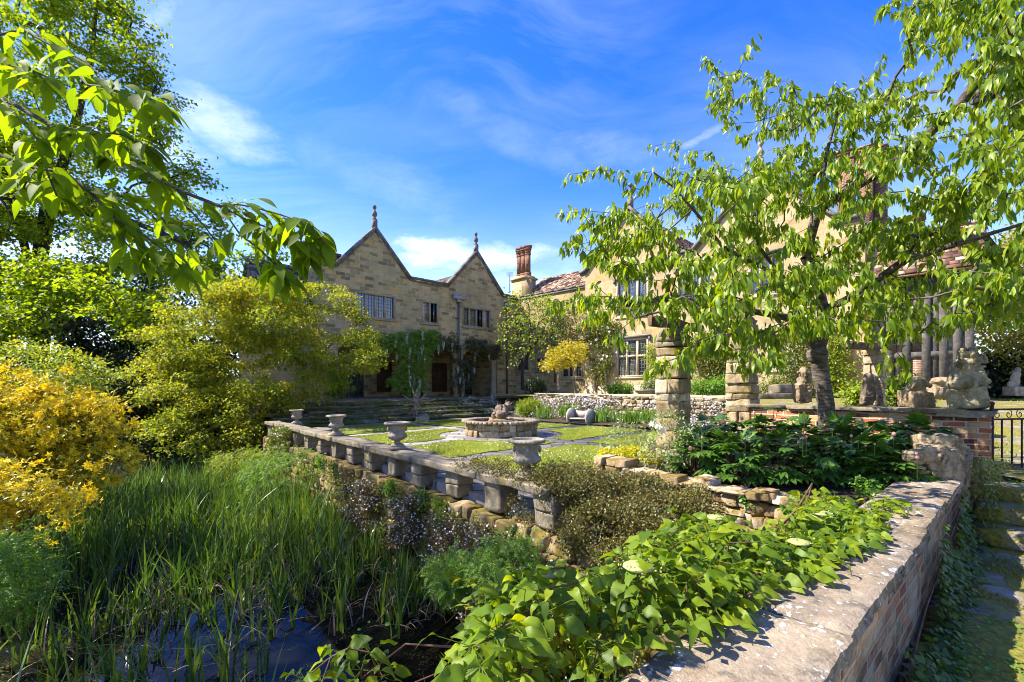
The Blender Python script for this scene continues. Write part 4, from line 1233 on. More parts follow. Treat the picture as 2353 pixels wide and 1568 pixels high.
def window(root, F, t0, t1, z0, z1, nl, rows=1, depth=0.16, mat=trim, hood=False, grid=(0.16, 0.2), ajar=(), sill=True, drapes=(), row_split=0.55):
    """stone mullioned window set in a hole t0..t1, z0..z1"""
    fr = 0.09; mu = 0.10
    mb = MB()
    F.box(mb, t0, t0 + fr, -depth, 0.02, z0, z1); F.box(mb, t1 - fr, t1, -depth, 0.02, z0, z1)
    F.box(mb, t0 + fr, t1 - fr, -depth, 0.018, z1 - fr, z1)
    F.box(mb, t0 + fr, t1 - fr, -depth, 0.03, z0, z0 + fr * 0.9)
    iw = (t1 - t0 - 2 * fr - (nl - 1) * mu) / nl
    zb, zt = z0 + fr * 0.9, z1 - fr
    zsp = [zb, zt] if rows == 1 else [zb, zb + (zt - zb) * row_split - mu / 2, zb + (zt - zb) * row_split + mu / 2, zt]
    for k in range(1, nl):
        x = t0 + fr + k * iw + (k - 1) * mu
        F.box(mb, x, x + mu, -depth, -0.02, zb, zt)
    if rows == 2:
        for k in range(nl):
            x = t0 + fr + k * (iw + mu)
            F.box(mb, x + 0.001, x + iw - 0.001, -depth, -0.025, zsp[1], zsp[2])
    w = mb.build('window', mat, root)
    if sill:
        sb = MB(); F.box(sb, t0 - 0.06, t1 + 0.06, 0.0, 0.06, z0 - 0.09, z0 - 0.004)
        sb.build('sill', mat, w, origin=ORG[root.name])
    if hood:
        hb = MB(); F.box(hb, t0 - 0.14, t1 + 0.14, 0.0, 0.10, z1 + 0.03, z1 + 0.13)
        F.box(hb, t0 - 0.14, t0 - 0.03, 0.0, 0.098, z1 - 0.16, z1 + 0.028); F.box(hb, t1 + 0.03, t1 + 0.14, 0.0, 0.098, z1 - 0.16, z1 + 0.028)
        hb.build('hood_mould', coping_dark, w, origin=ORG[root.name])
    lb = MB(); db = MB(); nd = 0
    for r in range(rows):
        c, e = zsp[2 * r], zsp[2 * r + 1]
        for k in range(nl):
            a = t0 + fr + k * (iw + mu); b = a + iw
            pb = MB()
            tilt = random.uniform(-0.012, 0.012)
            if (r, k) in ajar:          # casement swung open: near-black panel painted as the shade of the room, pane turned outwards
                F.box(pb, a + 0.001, b - 0.001, -depth - 0.05, -depth - 0.03, c, e)
                pb.build('shade_panel', dark_in, w, origin=ORG[root.name])
                pb = MB()
                q0 = F.p(b - 0.03, -depth + 0.03, (c + e) / 2); ang = 0.55
                dd = -F.d * math.cos(ang) + F.n * math.sin(ang)
                pb.cubes([q0 + P3(dd * iw * 0.4, 0)], [P3(dd * iw * 0.4, 0)], [P3(np.array([dd[1], -dd[0]]) * 0.008, 0)], [[0, 0, (e - c) / 2 * 0.97]])
                pb.build('pane', glass, w, origin=ORG[root.name])
                continue
            pb.add([F.p(a, -depth + 0.05 + tilt, c), F.p(b, -depth + 0.05 - tilt, c), F.p(b, -depth + 0.05 - tilt, e), F.p(a, -depth + 0.05 + tilt, e)], np.arange(4)[None], uv=[[a, c], [b, c], [b, e], [a, e]])
            pb.build('pane', glass, w, origin=ORG[root.name])
            m = max(2, round(iw / grid[0])); n = max(2, round((e - c) / grid[1]))
            for i in range(0, m + 1):
                x = min(max(a + (b - a) * i / m, a + 0.012), b - 0.012); g_ = 0.012 if i in (0, m) else 0.0055
                F.box(lb, x - g_, x + g_, -depth + 0.062, -depth + 0.074, c, e)
            for j in range(0, n + 1):
                zz = min(max(c + (e - c) * j / n, c + 0.012), e - 0.012); g_ = 0.012 if j in (0, n) else 0.0055
                F.box(lb, a, b, -depth + 0.0635, -depth + 0.0755, zz - g_, zz + g_)
            lb.build('leading', came, w, origin=ORG[root.name]); lb = MB()
            if (r, k) in drapes:
                nd += 1
                F.box(db, a + iw * 0.02, a + iw * 0.45, -depth + 0.0525, -depth + 0.0545, c, e)
    if nd: db.build('curtain', curtain, w, origin=ORG[root.name])
    return w

def tiles(mb, p00, along, up, L, S, tw=0.32, course=0.24, th=0.035, jitter=1.0):
    """courses of overlapping tiles on a plane: p00 eaves corner, unit vectors along and up the slope"""
    along = unit(np.asarray(along, float)); up = unit(np.asarray(up, float)); nr = unit(np.cross(along, up))
    if nr[2] < 0: nr = -nr
    C, X, Y, Z = [], [], [], []
    s = 0.0; k = 0
    while s < S - 0.02:
        h = course * (1 - 0.25 * s / S)
        x = -random.uniform(0, tw)
        while x < L:
            w = tw * random.uniform(0.65, 1.35)
            a, b = max(x, 0), min(x + w, L)
            if b - a > 0.04:
                lift = random.uniform(0.0, 0.02) * jitter
                C.append(p00 + along * (a + b) / 2 + up * (s + h * 0.62) + nr * (0.03 + lift + random.uniform(0, .004)))
                X.append(along * ((b - a) / 2 - 0.006)); Y.append(up * h * 0.66 - nr * 0.016); Z.append(nr * th / 2 + up * 0.004)
            x += w
        s += h; k += 1
    if C: mb.cubes(C, X, Y, Z)
    return mb

def roof_plane(root, name, a, b, up, S, mat, tw=0.32, course=0.24):
    a = np.asarray(a, float); b = np.asarray(b, float); L = np.linalg.norm(b - a); al = (b - a) / L
    up = unit(np.asarray(up, float)); nr = unit(np.cross(al, up)); nr = nr if nr[2] > 0 else -nr
    mb = MB().prism([a, b, b + up * S, a + up * S], -nr * 0.08)
    tiles(mb, a, al, up, L, S, tw, course)
    return mb.build(name, mat, root)

def coping_run(root, F, pts, w=0.34, h=0.12, name='coping', mat=coping_dark, off=-0.06):
    """weathered coping stones following a line (t, z) of the facade"""
    mb = MB()
    for (ta, za), (tb, zb) in zip(pts[:-1], pts[1:]):
        a = F.p(ta, off, za + h / 2); b = F.p(tb, off, zb + h / 2)
        n = max(1, int(np.linalg.norm(b - a) / 0.8))
        for k in range(n):
            p = a + (b - a) * (k + 0.004) / n; q = a + (b - a) * (k + 0.996) / n
            j = random.uniform(-0.006, 0.006)
            mb.beam(p, q, w + j, h + j)
    # moulding below, a little proud of the wall
    for (ta, za), (tb, zb) in zip(pts[:-1], pts[1:]):
        mb.beam(F.p(ta, 0.03, za - 0.075), F.p(tb, 0.03, zb - 0.075), 0.09, 0.10)
    return mb.build(name, mat, root)

def finial(root, p, s=1.0, mat=coping_dark):
    mb = MB()
    mb.box(p + np.array([0, 0, 0.16 * s]), (0.22 * s, 0.22 * s, 0.42 * s), R(45))
    prof = [(0.001, .36), (.10, .36), (.13, .42), (.08, .46), (.06, .52), (.12, .58), (.145, .66), (.13, .74), (.07, .84), (.045, .90), (.05, .93), (.09, .98), (.105, 1.04), (.085, 1.11), (.03, 1.155), (.001, 1.16)]
    mb.lathe([(r * s, z * s) for r, z in prof], p, 14)
    return mb.build('finial', mat, root, smooth=False)

def downpipe(root, F, px, py0, py1, hopper_w=None, r=0.055, off=0.09):
    t, z1 = F.tz(px, py0); _, z0 = F.tz(px, py1)
    mb = MB().tube([F.p(t, off, z0), F.p(t, off, (z0 + z1) / 2), F.p(t, off, z1)], r, 8)
    z = z0 + 0.9
    while z < z1 - 0.3:
        F.box(mb, t - 0.075, t + 0.075, 0.005, off + 0.03, z, z + 0.05)
        mb.tube([F.p(t, off, z - 0.02), F.p(t, off, z + 0.07)], r * 1.3, 8); z += 1.8
    d = mb.build('downpipe', lead, root)
    if hopper_w:
        hb = MB(); F.box(hb, t - hopper_w * 0.5, t + hopper_w * 0.5, 0.01, 0.26, z1 + 0.02, z1 + 0.24)
        F.box(hb, t - hopper_w * 0.52, t + hopper_w * 0.52, 0.008, 0.28, z1 + 0.24, z1 + 0.29)
        F.box(hb, t - 0.14, t + 0.14, 0.012, 0.2, z1 - 0.14, z1 + 0.018)
        hb.build('hopper', lead_pale, d, origin=ORG[root.name])
    return d

# ------------------------------------------------------------------ the gabled wing (left)
FAa = Face(A0, dA, nA)
wing = thing('gabled_wing', 'grey stone house wing with twin gables, leaded windows and wisteria hung loggia', 'house wing', P3(A0 + dA * 6.5, Z_TERR))
ZP = 7.5                                   # parapet
g1 = (2.83, 2.05, 9.75); g2 = (9.6, 2.2, 9.88)
def rect(F, x0, y0, x1, y1):
    t0, za = F.tz(x0, y0); t1, zb = F.tz(x1, y1)
    return [t0, t1, zb, za]
wA1 = rect(FAa, 816, 668, 909, 737); wA2 = rect(FAa, 969, 690, 1008, 746); wA3 = rect(FAa, 1062, 703, 1128, 757)
ZL0 = 3.78                                 # loggia beam underside
TL = [FAa.t(x) for x in (776, 940, 968, 1046, 1064, 1142)]   # pier edges along the loggia
up_holes = [wA1, wA2, wA3]
mb = MB()
FAa.wall(mb, 0, 13.0, ZL0, ZP, up_holes)
FAa.gable(mb, g1[0], g1[1], ZP, g1[2]); FAa.gable(mb, g2[0], g2[1], ZP, g2[2])
# ground floor: piers between the arches
FAa.wall(mb, 0.0, TL[0], Z_TERR, ZL0, [])
FAa.wall(mb, TL[5], 13.0, Z_TERR, ZL0, [])
# pier sides and reveals into the loggia
DEP = 2.6
for t in (TL[0], TL[5]):
    mb.poly([FAa.p(t, 0, Z_TERR), FAa.p(t, -DEP, Z_TERR), FAa.p(t, -DEP, ZL0), FAa.p(t, 0, ZL0)])
mb.poly([FAa.p(TL[0], 0, ZL0), FAa.p(TL[5], 0, ZL0), FAa.p(TL[5], -0.5, ZL0), FAa.p(TL[0], -0.5, ZL0)])
mb.poly([FAa.p(TL[0], -0.5, ZL0), FAa.p(TL[5], -0.5, ZL0), FAa.p(TL[5], -0.5, ZL0 + 0.4), FAa.p(TL[0], -0.5, ZL0 + 0.4)])
mb.poly([FAa.p(TL[0], -0.5, ZL0 + 0.4), FAa.p(TL[5], -0.5, ZL0 + 0.4), FAa.p(TL[5], -DEP, ZL0 + 0.4), FAa.p(TL[0], -DEP, ZL0 + 0.4)])
# flattened arch shoulders (curved brackets under the beam)
def shoulder_prism(mb, t, sgn, w=0.75, h=0.6):
    pts = [(t, ZL0 - 0.002)]
    n = 8
    for i in range(n + 1):                 # quarter ellipse from the springing up to the crown
        a = i / n * math.pi / 2
        pts.append((t + sgn * w * (1 - math.cos(a)), ZL0 - 0.002 - h * (1 - math.sin(a))))
    P = [FAa.p(a, -0.003, z) for a, z in pts]
    mb.prism(P, P3(-nA * 0.494, 0))
shoulder_prism(mb, TL[0] + 0.002, 1); shoulder_prism(mb, TL[1] - 0.002, -1); shoulder_prism(mb, TL[2] + 0.002, 1)
shoulder_prism(mb, TL[3] - 0.002, -1); shoulder_prism(mb, TL[4] + 0.002, 1); shoulder_prism(mb, TL[5] - 0.002, -1)
# left return wall (sunlit end), right stays against the link range
def endwall(mb, F, t, z0, z1, depth, zr=None, off0=0.0):
    mb.poly([F.p(t, off0, z0), F.p(t, -depth, z0), F.p(t, -depth, z1), F.p(t, off0, z1)])
endwall(mb, FAa, 0.0, Z_TERR - 0.3, ZP, 7.0)
endwall(mb, FAa, 13.0, Z_TERR - 0.3, ZP, 7.0)
FAa.wall(mb, 0.0, 13.0, Z_TERR - 0.3, ZP, [], off=-7.0)
wing_wall = mb.build('wall', ashlar_grey, wing)
# loggia back wall with doors and two relief panels
FAb = Face(A0 - nA * DEP, dA, nA)
drs = [rect(FAb, 778, 832, 836, 914), rect(FAb, 950, 830, 973, 911), rect(FAb, 1068, 826, 1088, 909)]
for d in drs: d[2] = Z_TERR + 0.02
mb = MB(); FAb.wall(mb, -0.5, 13.0, Z_TERR - 0.1, ZL0 + 0.5, drs, 0.15)
mb.build('loggia_wall', ashlar_grey, wing)
for k, (a, b, c, e) in enumerate(drs):
    mb = MB(); n = 4 if k == 0 else 2
    for i in range(n + 1):
        x = a + (b - a) * i / n; w = 0.045 if i in (0, n // 2, n) else 0.018
        FAb.box(mb, max(a, x - w), min(b, x + w), -0.12, -0.06, c, e)
    for j in range(7):
        z = c + (e - c) * j / 6; w = 0.05 if j in (0, 6) else 0.015
        FAb.box(mb, a, b, -0.118, -0.065, max(c, z - w), min(e, z + w))
    dd = mb.build('door', lead, wing)
    gb = MB(); gb.add([FAb.p(a, -0.1, c), FAb.p(b, -0.1, c), FAb.p(b, -0.1, e), FAb.p(a, -0.1, e)], np.arange(4)[None], uv=[[a, c], [b, c], [b, e], [a, e]])
    gb.build('pane', glass, dd, origin=ORG[wing.name])
for (x0, y0, x1, y1) in ((868, 834, 897, 898), (994, 837, 1024, 898)):
    a, b, c, e = rect(FAb, x0, y0, x1, y1)
    mb = MB(); FAb.box(mb, a, b, 0.0, 0.04, c, e)
    for (ta, tb, za, zb) in ((a - .07, a, c - .07, e + .07), (b, b + .07, c - .07, e + .07), (a, b, c - .07, c), (a, b, e, e + .07)):
        FAb.box(mb, ta, tb, 0.0, 0.09, za, zb)
    pn = mb.build('relief_panel', relief_panel, wing)
    fb = MB(); m, zz, hh = (a + b) / 2, (c + e) / 2, (e - c)
    for (dx, dz, r, rz) in ((0, .30, .10, .10), (0, .10, .17, .24), (-.12, -.12, .09, .26), (.12, -.14, .09, .26), (-.2, .12, .06, .2), (.2, .06, .06, .22)):
        fb.ellip(FAb.p(m + dx * (b - a), 0.045, zz + dz * hh), (r * .8, r * .8, rz * hh * .7), nu=10, nv=7)
    fb.build('relief_figure', relief_panel, pn, smooth=True, origin=ORG[wing.name])
# right column of the loggia and the middle piers
for k, (a, b) in enumerate(((TL[1], TL[2]), (TL[3], TL[4]))):
    mb = MB(); FAa.box(mb, a, b, -0.5, -0.004, Z_TERR, ZL0 - 0.003)
    mb.build('pier', ashlar_grey, wing)
cb = MB(); tcx = TL[5] - 0.30
cb.lathe([(.26, 0), (.26, .12), (.22, .16), (.19, .22), (.175, 1.2), (.16, 2.05), (.2, 2.1), (.2, 2.16), (.24, 2.22), (.24, 2.30)], FAa.p(tcx + 0.1, -0.12, Z_TERR), 18)
cb.build('column', trim, wing, smooth=True)
lb = MB(); FAa.box(lb, TL[0] + .02, TL[5] - .02, -DEP, -0.0, Z_TERR - 0.02, Z_TERR + 0.012); lb.build('loggia_floor', terrace_flag, wing)
# string course over the loggia, copings, finials
mb = MB(); FAa.box(mb, 0.0, 13.0, 0.0, 0.07, 4.0, 4.10); FAa.box(mb, 0.0, 13.0, 0.0, 0.04, 4.10, 4.16); mb.build('string_course', trim, wing)
coping_run(wing, FAa, [(-0.12, ZP), (g1[0] - g1[1], ZP), (g1[0], g1[2]), (g1[0] + g1[1], ZP), (g2[0] - g2[1], ZP), (g2[0], g2[2]), (g2[0] + g2[1], ZP), (13.0, ZP)])
finial(wing, FAa.p(g1[0], -0.06, g1[2] + 0.1), 1.0); finial(wing, FAa.p(g2[0], -0.06, g2[2] + 0.1), 1.0)
window(wing, FAa, *wA1, 4, drapes=((0, 0),)); window(wing, FAa, *wA2, 2, drapes=((0, 0),), ajar=((0, 1),)); window(wing, FAa, *wA3, 4, ajar=((0, 2),), drapes=((0, 3),))
downpipe(wing, FAa, 1052, 690, 905, 0.85); downpipe(wing, FAa, 1163, 706, 906, 0.36)
# roofs running back from the gables
for (tc, hw, zt) in (g1, g2):
    for sgn in (-1, 1):
        e0 = FAa.p(tc + sgn * (hw - 0.02), -0.24, ZP - 0.02); e1 = FAa.p(tc + sgn * (hw - 0.02), -6.9, ZP - 0.02)
        zt = ZP + (1.0 if tc < 5 else 1.35)
        slope = np.array([*(dA * -sgn * hw), zt - ZP]); S = np.linalg.norm(slope)
        roof_plane(wing, 'roof', e0, e1, slope, S - 0.12, roof_slab)
mb = MB(); mb.poly([FAa.p(0, -0.2, ZP - 0.15), FAa.p(13, -0.2, ZP - 0.15), FAa.p(13, -7, ZP - 0.15), FAa.p(0, -7, ZP - 0.15)]); mb.build('flat_roof', lead, wing)
# chimney behind the left gable
cp = FAa.p(1.3, -2.6, 0)
chz = EYE + (HOR - 572) / FOC * 23.5
mb = MB(); mb.box([cp[0], cp[1], (ZP + chz) / 2], (1.25, 0.75, chz - ZP), R(43)); mb.box([cp[0], cp[1], chz + 0.06], (1.37, 0.87, 0.14), R(43)); mb.box([cp[0], cp[1], chz - 0.3], (1.33, 0.83, 0.1), R(43))
ch = mb.build('chimney', brick_chimney, wing)
for k in (-1, 0, 1):
    q = cp + np.array([*(dA * 0.4 * k), 0])
    mb = MB().lathe([(.12, 0), (.12, .05), (.10, .08), (.095, .34), (.12, .36), (.12, .42), (.08, .42), (.08, .2)], [q[0], q[1], chz + 0.13], 12)
    for a in range(3):
        mb.box([q[0] + .08 * math.cos(a * 2.1), q[1] + .08 * math.sin(a * 2.1), chz + 0.6], (0.015, 0.015, 0.14))
    mb.lathe([(.001, .54), (.13, .52), (.13, .50), (.001, .50)], [q[0], q[1], chz + 0.13], 12)
    mb.build('chimney_pot', terracotta, ch, origin=ORG[wing.name])
# lower side range to the left, mostly behind the golden shrub
LF = Face(A0 - dA * 2.3 - nA * 0.9, dA, nA)
mb = MB(); hL = [0.5, 1.5, 3.4, 4.7]
LF.wall(mb, 0, 2.28, -0.2, 5.6, [hL]); endwall(mb, LF, 0, -0.2, 5.6, 4.0)
mb.poly([LF.p(0, 0, 5.6), LF.p(0, -4.0, 5.6), LF.p(0, -2.0, 7.75)])
mb.build('side_range', ashlar_gold, wing)
window(wing, LF, *hL, 2)
roof_plane(wing, 'roof', LF.p(-0.15, 0.2, 5.48), LF.p(2.25, 0.2, 5.48), np.array([*(-nA * 2.2), 2.27]), 3.16, roof_slab, 0.42, 0.30)
roof_plane(wing, 'roof', LF.p(2.25, -4.2, 5.48), LF.p(-0.15, -4.2, 5.48), np.array([*(nA * 2.2), 2.27]), 3.16, roof_slab, 0.42, 0.30)

# ------------------------------------------------------------------ the link range
FB = Face(B0, dB, nB)
link = thing('link_range', 'low shaded stone range with tiled roof joining the two gabled blocks', 'house wing', P3(B0 + dB * 3, Z_TERR))
tEnd = 6.6; ZB = 7.45
hb = [rect(FB, 1188, 822, 1216, 853), rect(FB, 1231, 822, 1252, 853), rect(FB, 1290, 812, 1338, 868), rect(FB, 1178, 738, 1206, 782), rect(FB, 1262, 728, 1300, 775)]
mb = MB(); FB.wall(mb, 0.0, tEnd, Z_TERR - 0.3, ZB, hb); FB.wall(mb, 0.0, tEnd, Z_TERR - 0.3, ZB, [], off=-5)
mb.build('wall', ashlar_grey, link)
window(link, FB, *hb[0], 2); window(link, FB, *hb[1], 2); window(link, FB, *hb[2], 3, mat=trim_pale, hood=True); window(link, FB, *hb[3], 2); window(link, FB, *hb[4], 3)
coping_run(link, FB, [(0.0, ZB), (tEnd, ZB)], w=0.3)
mb = MB(); FB.box(mb, 0, tEnd, 0.0, 0.07, 4.2, 4.34); mb.build('string_course', trim, link)
roof_plane(link, 'roof', FB.p(0.2, -0.22, ZB - 0.05), FB.p(tEnd, -0.22, ZB - 0.05), np.array([*(-nB * 2.4), 1.75]), 2.95, roof_tile, 0.26, 0.20)
roof_plane(link, 'roof', FB.p(tEnd, -5.0, ZB - 0.05), FB.p(0.2, -5.0, ZB - 0.05), np.array([*(nB * 2.4), 1.75]), 2.95, roof_tile, 0.26, 0.20)
downpipe(link, FB, 1277, 700, 880, 0.4)
# chimney stack with clustered brick shafts
q = PX(1203, 655, 31.6); cz0 = EYE + (HOR - 637) / FOC * 31.6; ct = EYE + (HOR - 569) / FOC * 31.6
mb = MB(); mb.box([q[0], q[1], (6.5 + cz0 - 0.25) / 2], (1.35, 1.0, cz0 - 0.25 - 6.5), R(-43))
mb.box([q[0], q[1], cz0 - 0.19], (1.55, 1.2, 0.12), R(-43)); mb.box([q[0], q[1], cz0 - 0.07], (1.3, 0.95, 0.12), R(-43))
stack = mb.build('chimney_stack', ashlar_gold, link)
for k in (-1, 0, 1):
    c = q[:2] + dB * 0.40 * k + nB * (0.02 * k)
    mb = MB()
    for (w, a, b) in ((0.44, cz0 - .01, cz0 + .22), (0.36, cz0 + .22, ct - .62), (0.41, ct - .62, ct - .52), (0.38, ct - .52, ct - .38), (0.43, ct - .38, ct - .28), (0.48, ct - .28, ct - .16), (0.54, ct - .16, ct)):
        mb.box([c[0], c[1], (a + b) / 2 + 0.002 * k], (w, w, b - a - .001), R(2 + k))
    mb.build('chimney_shaft', brick_chimney, stack, origin=ORG[link.name])
ae = PX(1171, 640, 31.0)
mb = MB().tube([ae - [0, 0, 1.0], ae + [0, 0, 0.45]], 0.022, 6)
for k in range(5): mb.tube([ae + [-.22, 0, .1 + .07 * k], ae + [.22, 0, .1 + .07 * k]], 0.010, 5)
mb.build('aerial', lead, link)

# ------------------------------------------------------------------ the great block (right)
FCc = Face(C0, dC, nC)
block = thing('great_block', 'sunlit golden stone house block with tall gables behind the cherry tree', 'house', P3(C0 + dC * 6, Z_UP))
TC = 12.6; ZC = 7.95
c1 = (2.78, 2.78, 10.85); c2 = (9.0, 2.9, 10.85)
hc = [rect(FCc, 1416, 781, 1490, 866), rect(FCc, 1416, 646, 1490, 722), rect(FCc, 1556, 622, 1636, 690), rect(FCc, 1765, 782, 1836, 850), rect(FCc, 1720, 592, 1800, 672)]
mb = MB(); FCc.wall(mb, 0, TC, Z_TERR - 0.3, ZC, hc); FCc.gable(mb, c1[0], c1[1], ZC, c1[2]); FCc.gable(mb, c2[0], c2[1], ZC, c2[2])
endwall(mb, FCc, 0, Z_TERR - 0.3, ZC, 8.0); endwall(mb, FCc, TC, 0.5, ZC, 8.0); FCc.wall(mb, 0, TC, Z_TERR - 0.3, ZC, [], off=-8.0)
mb.build('wall', ashlar_gold, block)
for h, n, r_ in ((hc[0], 3, 2), (hc[1], 3, 1), (hc[2], 3, 1), (hc[3], 3, 2), (hc[4], 3, 1)):
    window(block, FCc, *h, n, rows=r_, mat=trim_pale, hood=True)
mb = MB()
FCc.box(mb, 0.0, TC, 0.0, 0.10, Z_TERR - 0.3, 1.55); mb.prism([FCc.p(0, 0.001, 1.552), FCc.p(0, 0.10, 1.552), FCc.p(0, 0.001, 1.64)], P3(dC * TC, 0)); mb.build('plinth', trim_pale, block)
coping_run(block, FCc, [(-0.35, ZC), (0.0, ZC), (c1[0], c1[2]), (c1[0] + c1[1], ZC), (c2[0] - c2[1], ZC), (c2[0], c2[2]), (c2[0] + c2[1], ZC), (TC, ZC)], w=0.42, h=0.14)
finial(block, FCc.p(c1[0], -0.06, c1[2] + 0.1), 1.1); finial(block, FCc.p(c2[0], -0.06, c2[2] + 0.1), 1.0, trim)
for (tc, hw, zt) in (c1, c2):
    for sgn in (-1, 1):
        e0 = FCc.p(tc + sgn * hw, -0.28, ZC - 0.02); e1 = FCc.p(tc + sgn * hw, -7.8, ZC - 0.02)
        sl_ = np.array([*(dC * -sgn * hw), zt - ZC])
        roof_plane(block, 'roof', e0, e1, sl_, np.linalg.norm(sl_) - 0.15, roof_tile, 0.28, 0.22)
# chimneys over the roofs on the right
for (px, ytop, Y, w, n) in ((1945, 350, 21.0, 0.62, 1), (1990, 340, 22.5, 0.55, 2), (2095, 500, 19.5, 0.7, 1)):
    for k in range(n):
        q = PX(px + k * 32, ytop, Y); c = q[:2]
        mb = MB(); zt = q[2]
        for (ww, a, b) in ((w, ZC - 1.2, zt - .45), (w * 1.12, zt - .45, zt - .35), (w * 1.0, zt - .35, zt - .22), (w * 1.15, zt - .22, zt - .1), (w * 1.28, zt - .1, zt)):
            mb.box([c[0], c[1], (a + b) / 2], (ww, ww, b - a - .001), R(-44))
        mb.build('chimney', brick_chimney, block)

# ------------------------------------------------------------------ the timber framed porch at the far right
p0 = PX(2040, 900, 16.2)[:2]; FD = Face(p0, dB, nB)
porch = thing('timber_porch', 'dark timber framed porch with herringbone brick panels and tiled roof beyond the cherry', 'porch', P3(p0 + dB * 2, Z_UP))
tw_ = FD.t(2232); ZD = EYE + (HOR - 615) / FOC * 15.0
mb = MB()
for x in (2045, 2083, 2128, 2168, 2200, 2228):
    t = FD.t(x); w = 0.11 if x != 2145 else 0.2
    FD.box(mb, t - w, t + w, -0.15, 0.04, 0.7, ZD)
for z in (0.95, 2.55, ZD - 0.2):
    FD.box(mb, FD.t(2045) + .11, tw_ - .05, -0.14, 0.03, z, z + 0.2)
mb.build('timber_frame', oak_timber, porch)
pb = MB(); FD.box(pb, FD.t(2083) + .112, FD.t(2128) - .112, -0.12, -0.01, 1.15, 2.55)
pb.build('brick_panel', herringbone, porch)
pb = MB(); FD.box(pb, FD.t(2128) + .112, FD.t(2168) - .112, -0.12, -0.02, 0.8, ZD - 0.2); FD.box(pb, FD.t(2045) + .112, FD.t(2083) - .112, -0.12, -0.02, 0.8, ZD - .2); FD.box(pb, FD.t(2083) + .112, FD.t(2128) - .112, -0.12, -0.02, 2.75, ZD - .2)
pb.build('boarding', oak_timber, porch)
for (xa, xb) in ((2168, 2200), (2200, 2228)):
    a, b = FD.t(xa) + .112, FD.t(xb) - .112
    gb = MB(); gb.add([FD.p(a, -.1, 1.2), FD.p(b, -.1, 1.2), FD.p(b, -.1, ZD - .2), FD.p(a, -.1, ZD - .2)], np.arange(4)[None], uv=[[a, 1.2], [b, 1.2], [b, ZD], [a, ZD]])
    gw = gb.build('window', glass, porch)
    lb = MB(); n = 16
    FD.box(lb, a, a + .012, -.09, -.078, 1.2, ZD - .2); FD.box(lb, b - .012, b, -.09, -.078, 1.2, ZD - .2)
    for k in range(n):                       # diamond leads
        z = 1.2 + (ZD - 1.4) * k / n; zz = z + (b - a)
        for (ta, tb) in ((a, b), (b, a)):
            lb.beam(FD.p(ta, -.085 - .004 * (ta > tb), z), FD.p(tb, -.085 - .004 * (ta > tb), min(zz, ZD - .2)), 0.012, 0.012)
    lb.build('leading', came, gw, origin=ORG[porch.name])
mb = MB(); endwall(mb, FD, tw_ + 0.02, 0.6, ZD, 4); endwall(mb, FD, -0.1, 0.6, ZD, 4); FD.wall(mb, -0.1, tw_, 0.6, ZD, [], off=-4)
mb.build('wall', ashlar_gold, porch)
roof_plane(porch, 'roof', FD.p(-0.4, 0.35, ZD - 0.1), FD.p(tw_ + 0.4, 0.35, ZD - 0.1), np.array([*(-nB * 2.4), 1.9]), 3.1, roof_tile, 0.34, 0.24)
roof_plane(porch, 'roof', FD.p(tw_ + 0.4, -4.4, ZD - 0.1), FD.p(-0.4, -4.4, ZD - 0.1), np.array([*(nB * 2.4), 1.9]), 3.1, roof_tile, 0.34, 0.24)
# ------------------------------------------------------------------ walls of the garden
# retaining wall under the balustrade
rw = thing('retaining_wall', 'mossy ochre stone retaining wall dropping from balustrade into the reed pond', 'wall', P3((E0 + E2) / 2, Z_POND))
Q0, Q1 = E0 + nE * 0.02, E2 + nE * 0.02
mb = MB(); rubble(mb, Q0 + nE * 0.10, Q1 + nE * 0.10, -1.5, 0.10, 0.24, 0.15, 0.27, 0.14, 0.20)
eL = E0 - nE * 6.0
rubble(mb, eL + dE * -0.1, E0 + nE * 0.2 - dE * 0.1, -1.5, 0.10, 0.24, 0.15, 0.27, 0.14, 0.20)
mb.build('stones', retain_stone, rw, smooth=True)
mb = MB(); mb.prism([P3(Q0 + nE * 0.12, -1.5), P3(Q1 + nE * 0.12, -1.5), P3(Q1 - nE * 0.05, -1.5), P3(Q0 - nE * 0.05, -1.5)], (0, 0, 1.56))
mb.prism([P3(eL, -1.5), P3(E0 + nE * 0.1, -1.5), P3(E0 + nE * 0.1 + dE * .15, -1.5), P3(eL + dE * .15, -1.5)], (0, 0, 1.56))
mb.build('core', mortar_core, rw)

# balustrade: squat rubble piers carrying long coping slabs
Z_COP = 0.55
bal = thing('balustrade', 'low stone balustrade of squat square piers under long lichened coping slabs', 'balustrade', P3((E0 + E1) / 2, 0.08))
SE = 11.75
s = 0.12; k = 0
while s < SE:
    c = E0 + dE * s
    mb = MB(); w = random.uniform(0.135, 0.165)
    zt = Z_COP - 0.085
    hs = [0.12, 0.12 + (zt - 0.12) * random.uniform(0.42, 0.58), zt] if k % 3 else [0.12, zt]
    for a, b in zip(hs[:-1], hs[1:]):
        cut = random.uniform(-0.05, 0.05)
        if random.random() < 0.45:
            stones(mb, [P3(c - dE * (w / 2 - cut / 2), (a + b) / 2), P3(c + dE * (w / 2 + cut / 2), (a + b) / 2)], [P3(dE * (w / 2 + cut / 2) * .97, 0), P3(dE * (w / 2 - cut / 2) * .97, 0)], [P3(nE * 0.135, 0)] * 2, [[0, 0, (b - a) / 2]] * 2, 0.07, 0.10, skew=.035)
        else:
            stones(mb, [P3(c, (a + b) / 2)], [P3(dE * w, 0)], [P3(nE * 0.135, 0)], [[0, 0, (b - a) / 2]], 0.07, 0.10, skew=.035)
    mb.build('pier', balu_stone, bal, smooth=True)
    s += 0.90 + random.uniform(-0.05, 0.05); k += 1
mb = MB(); s = -0.05
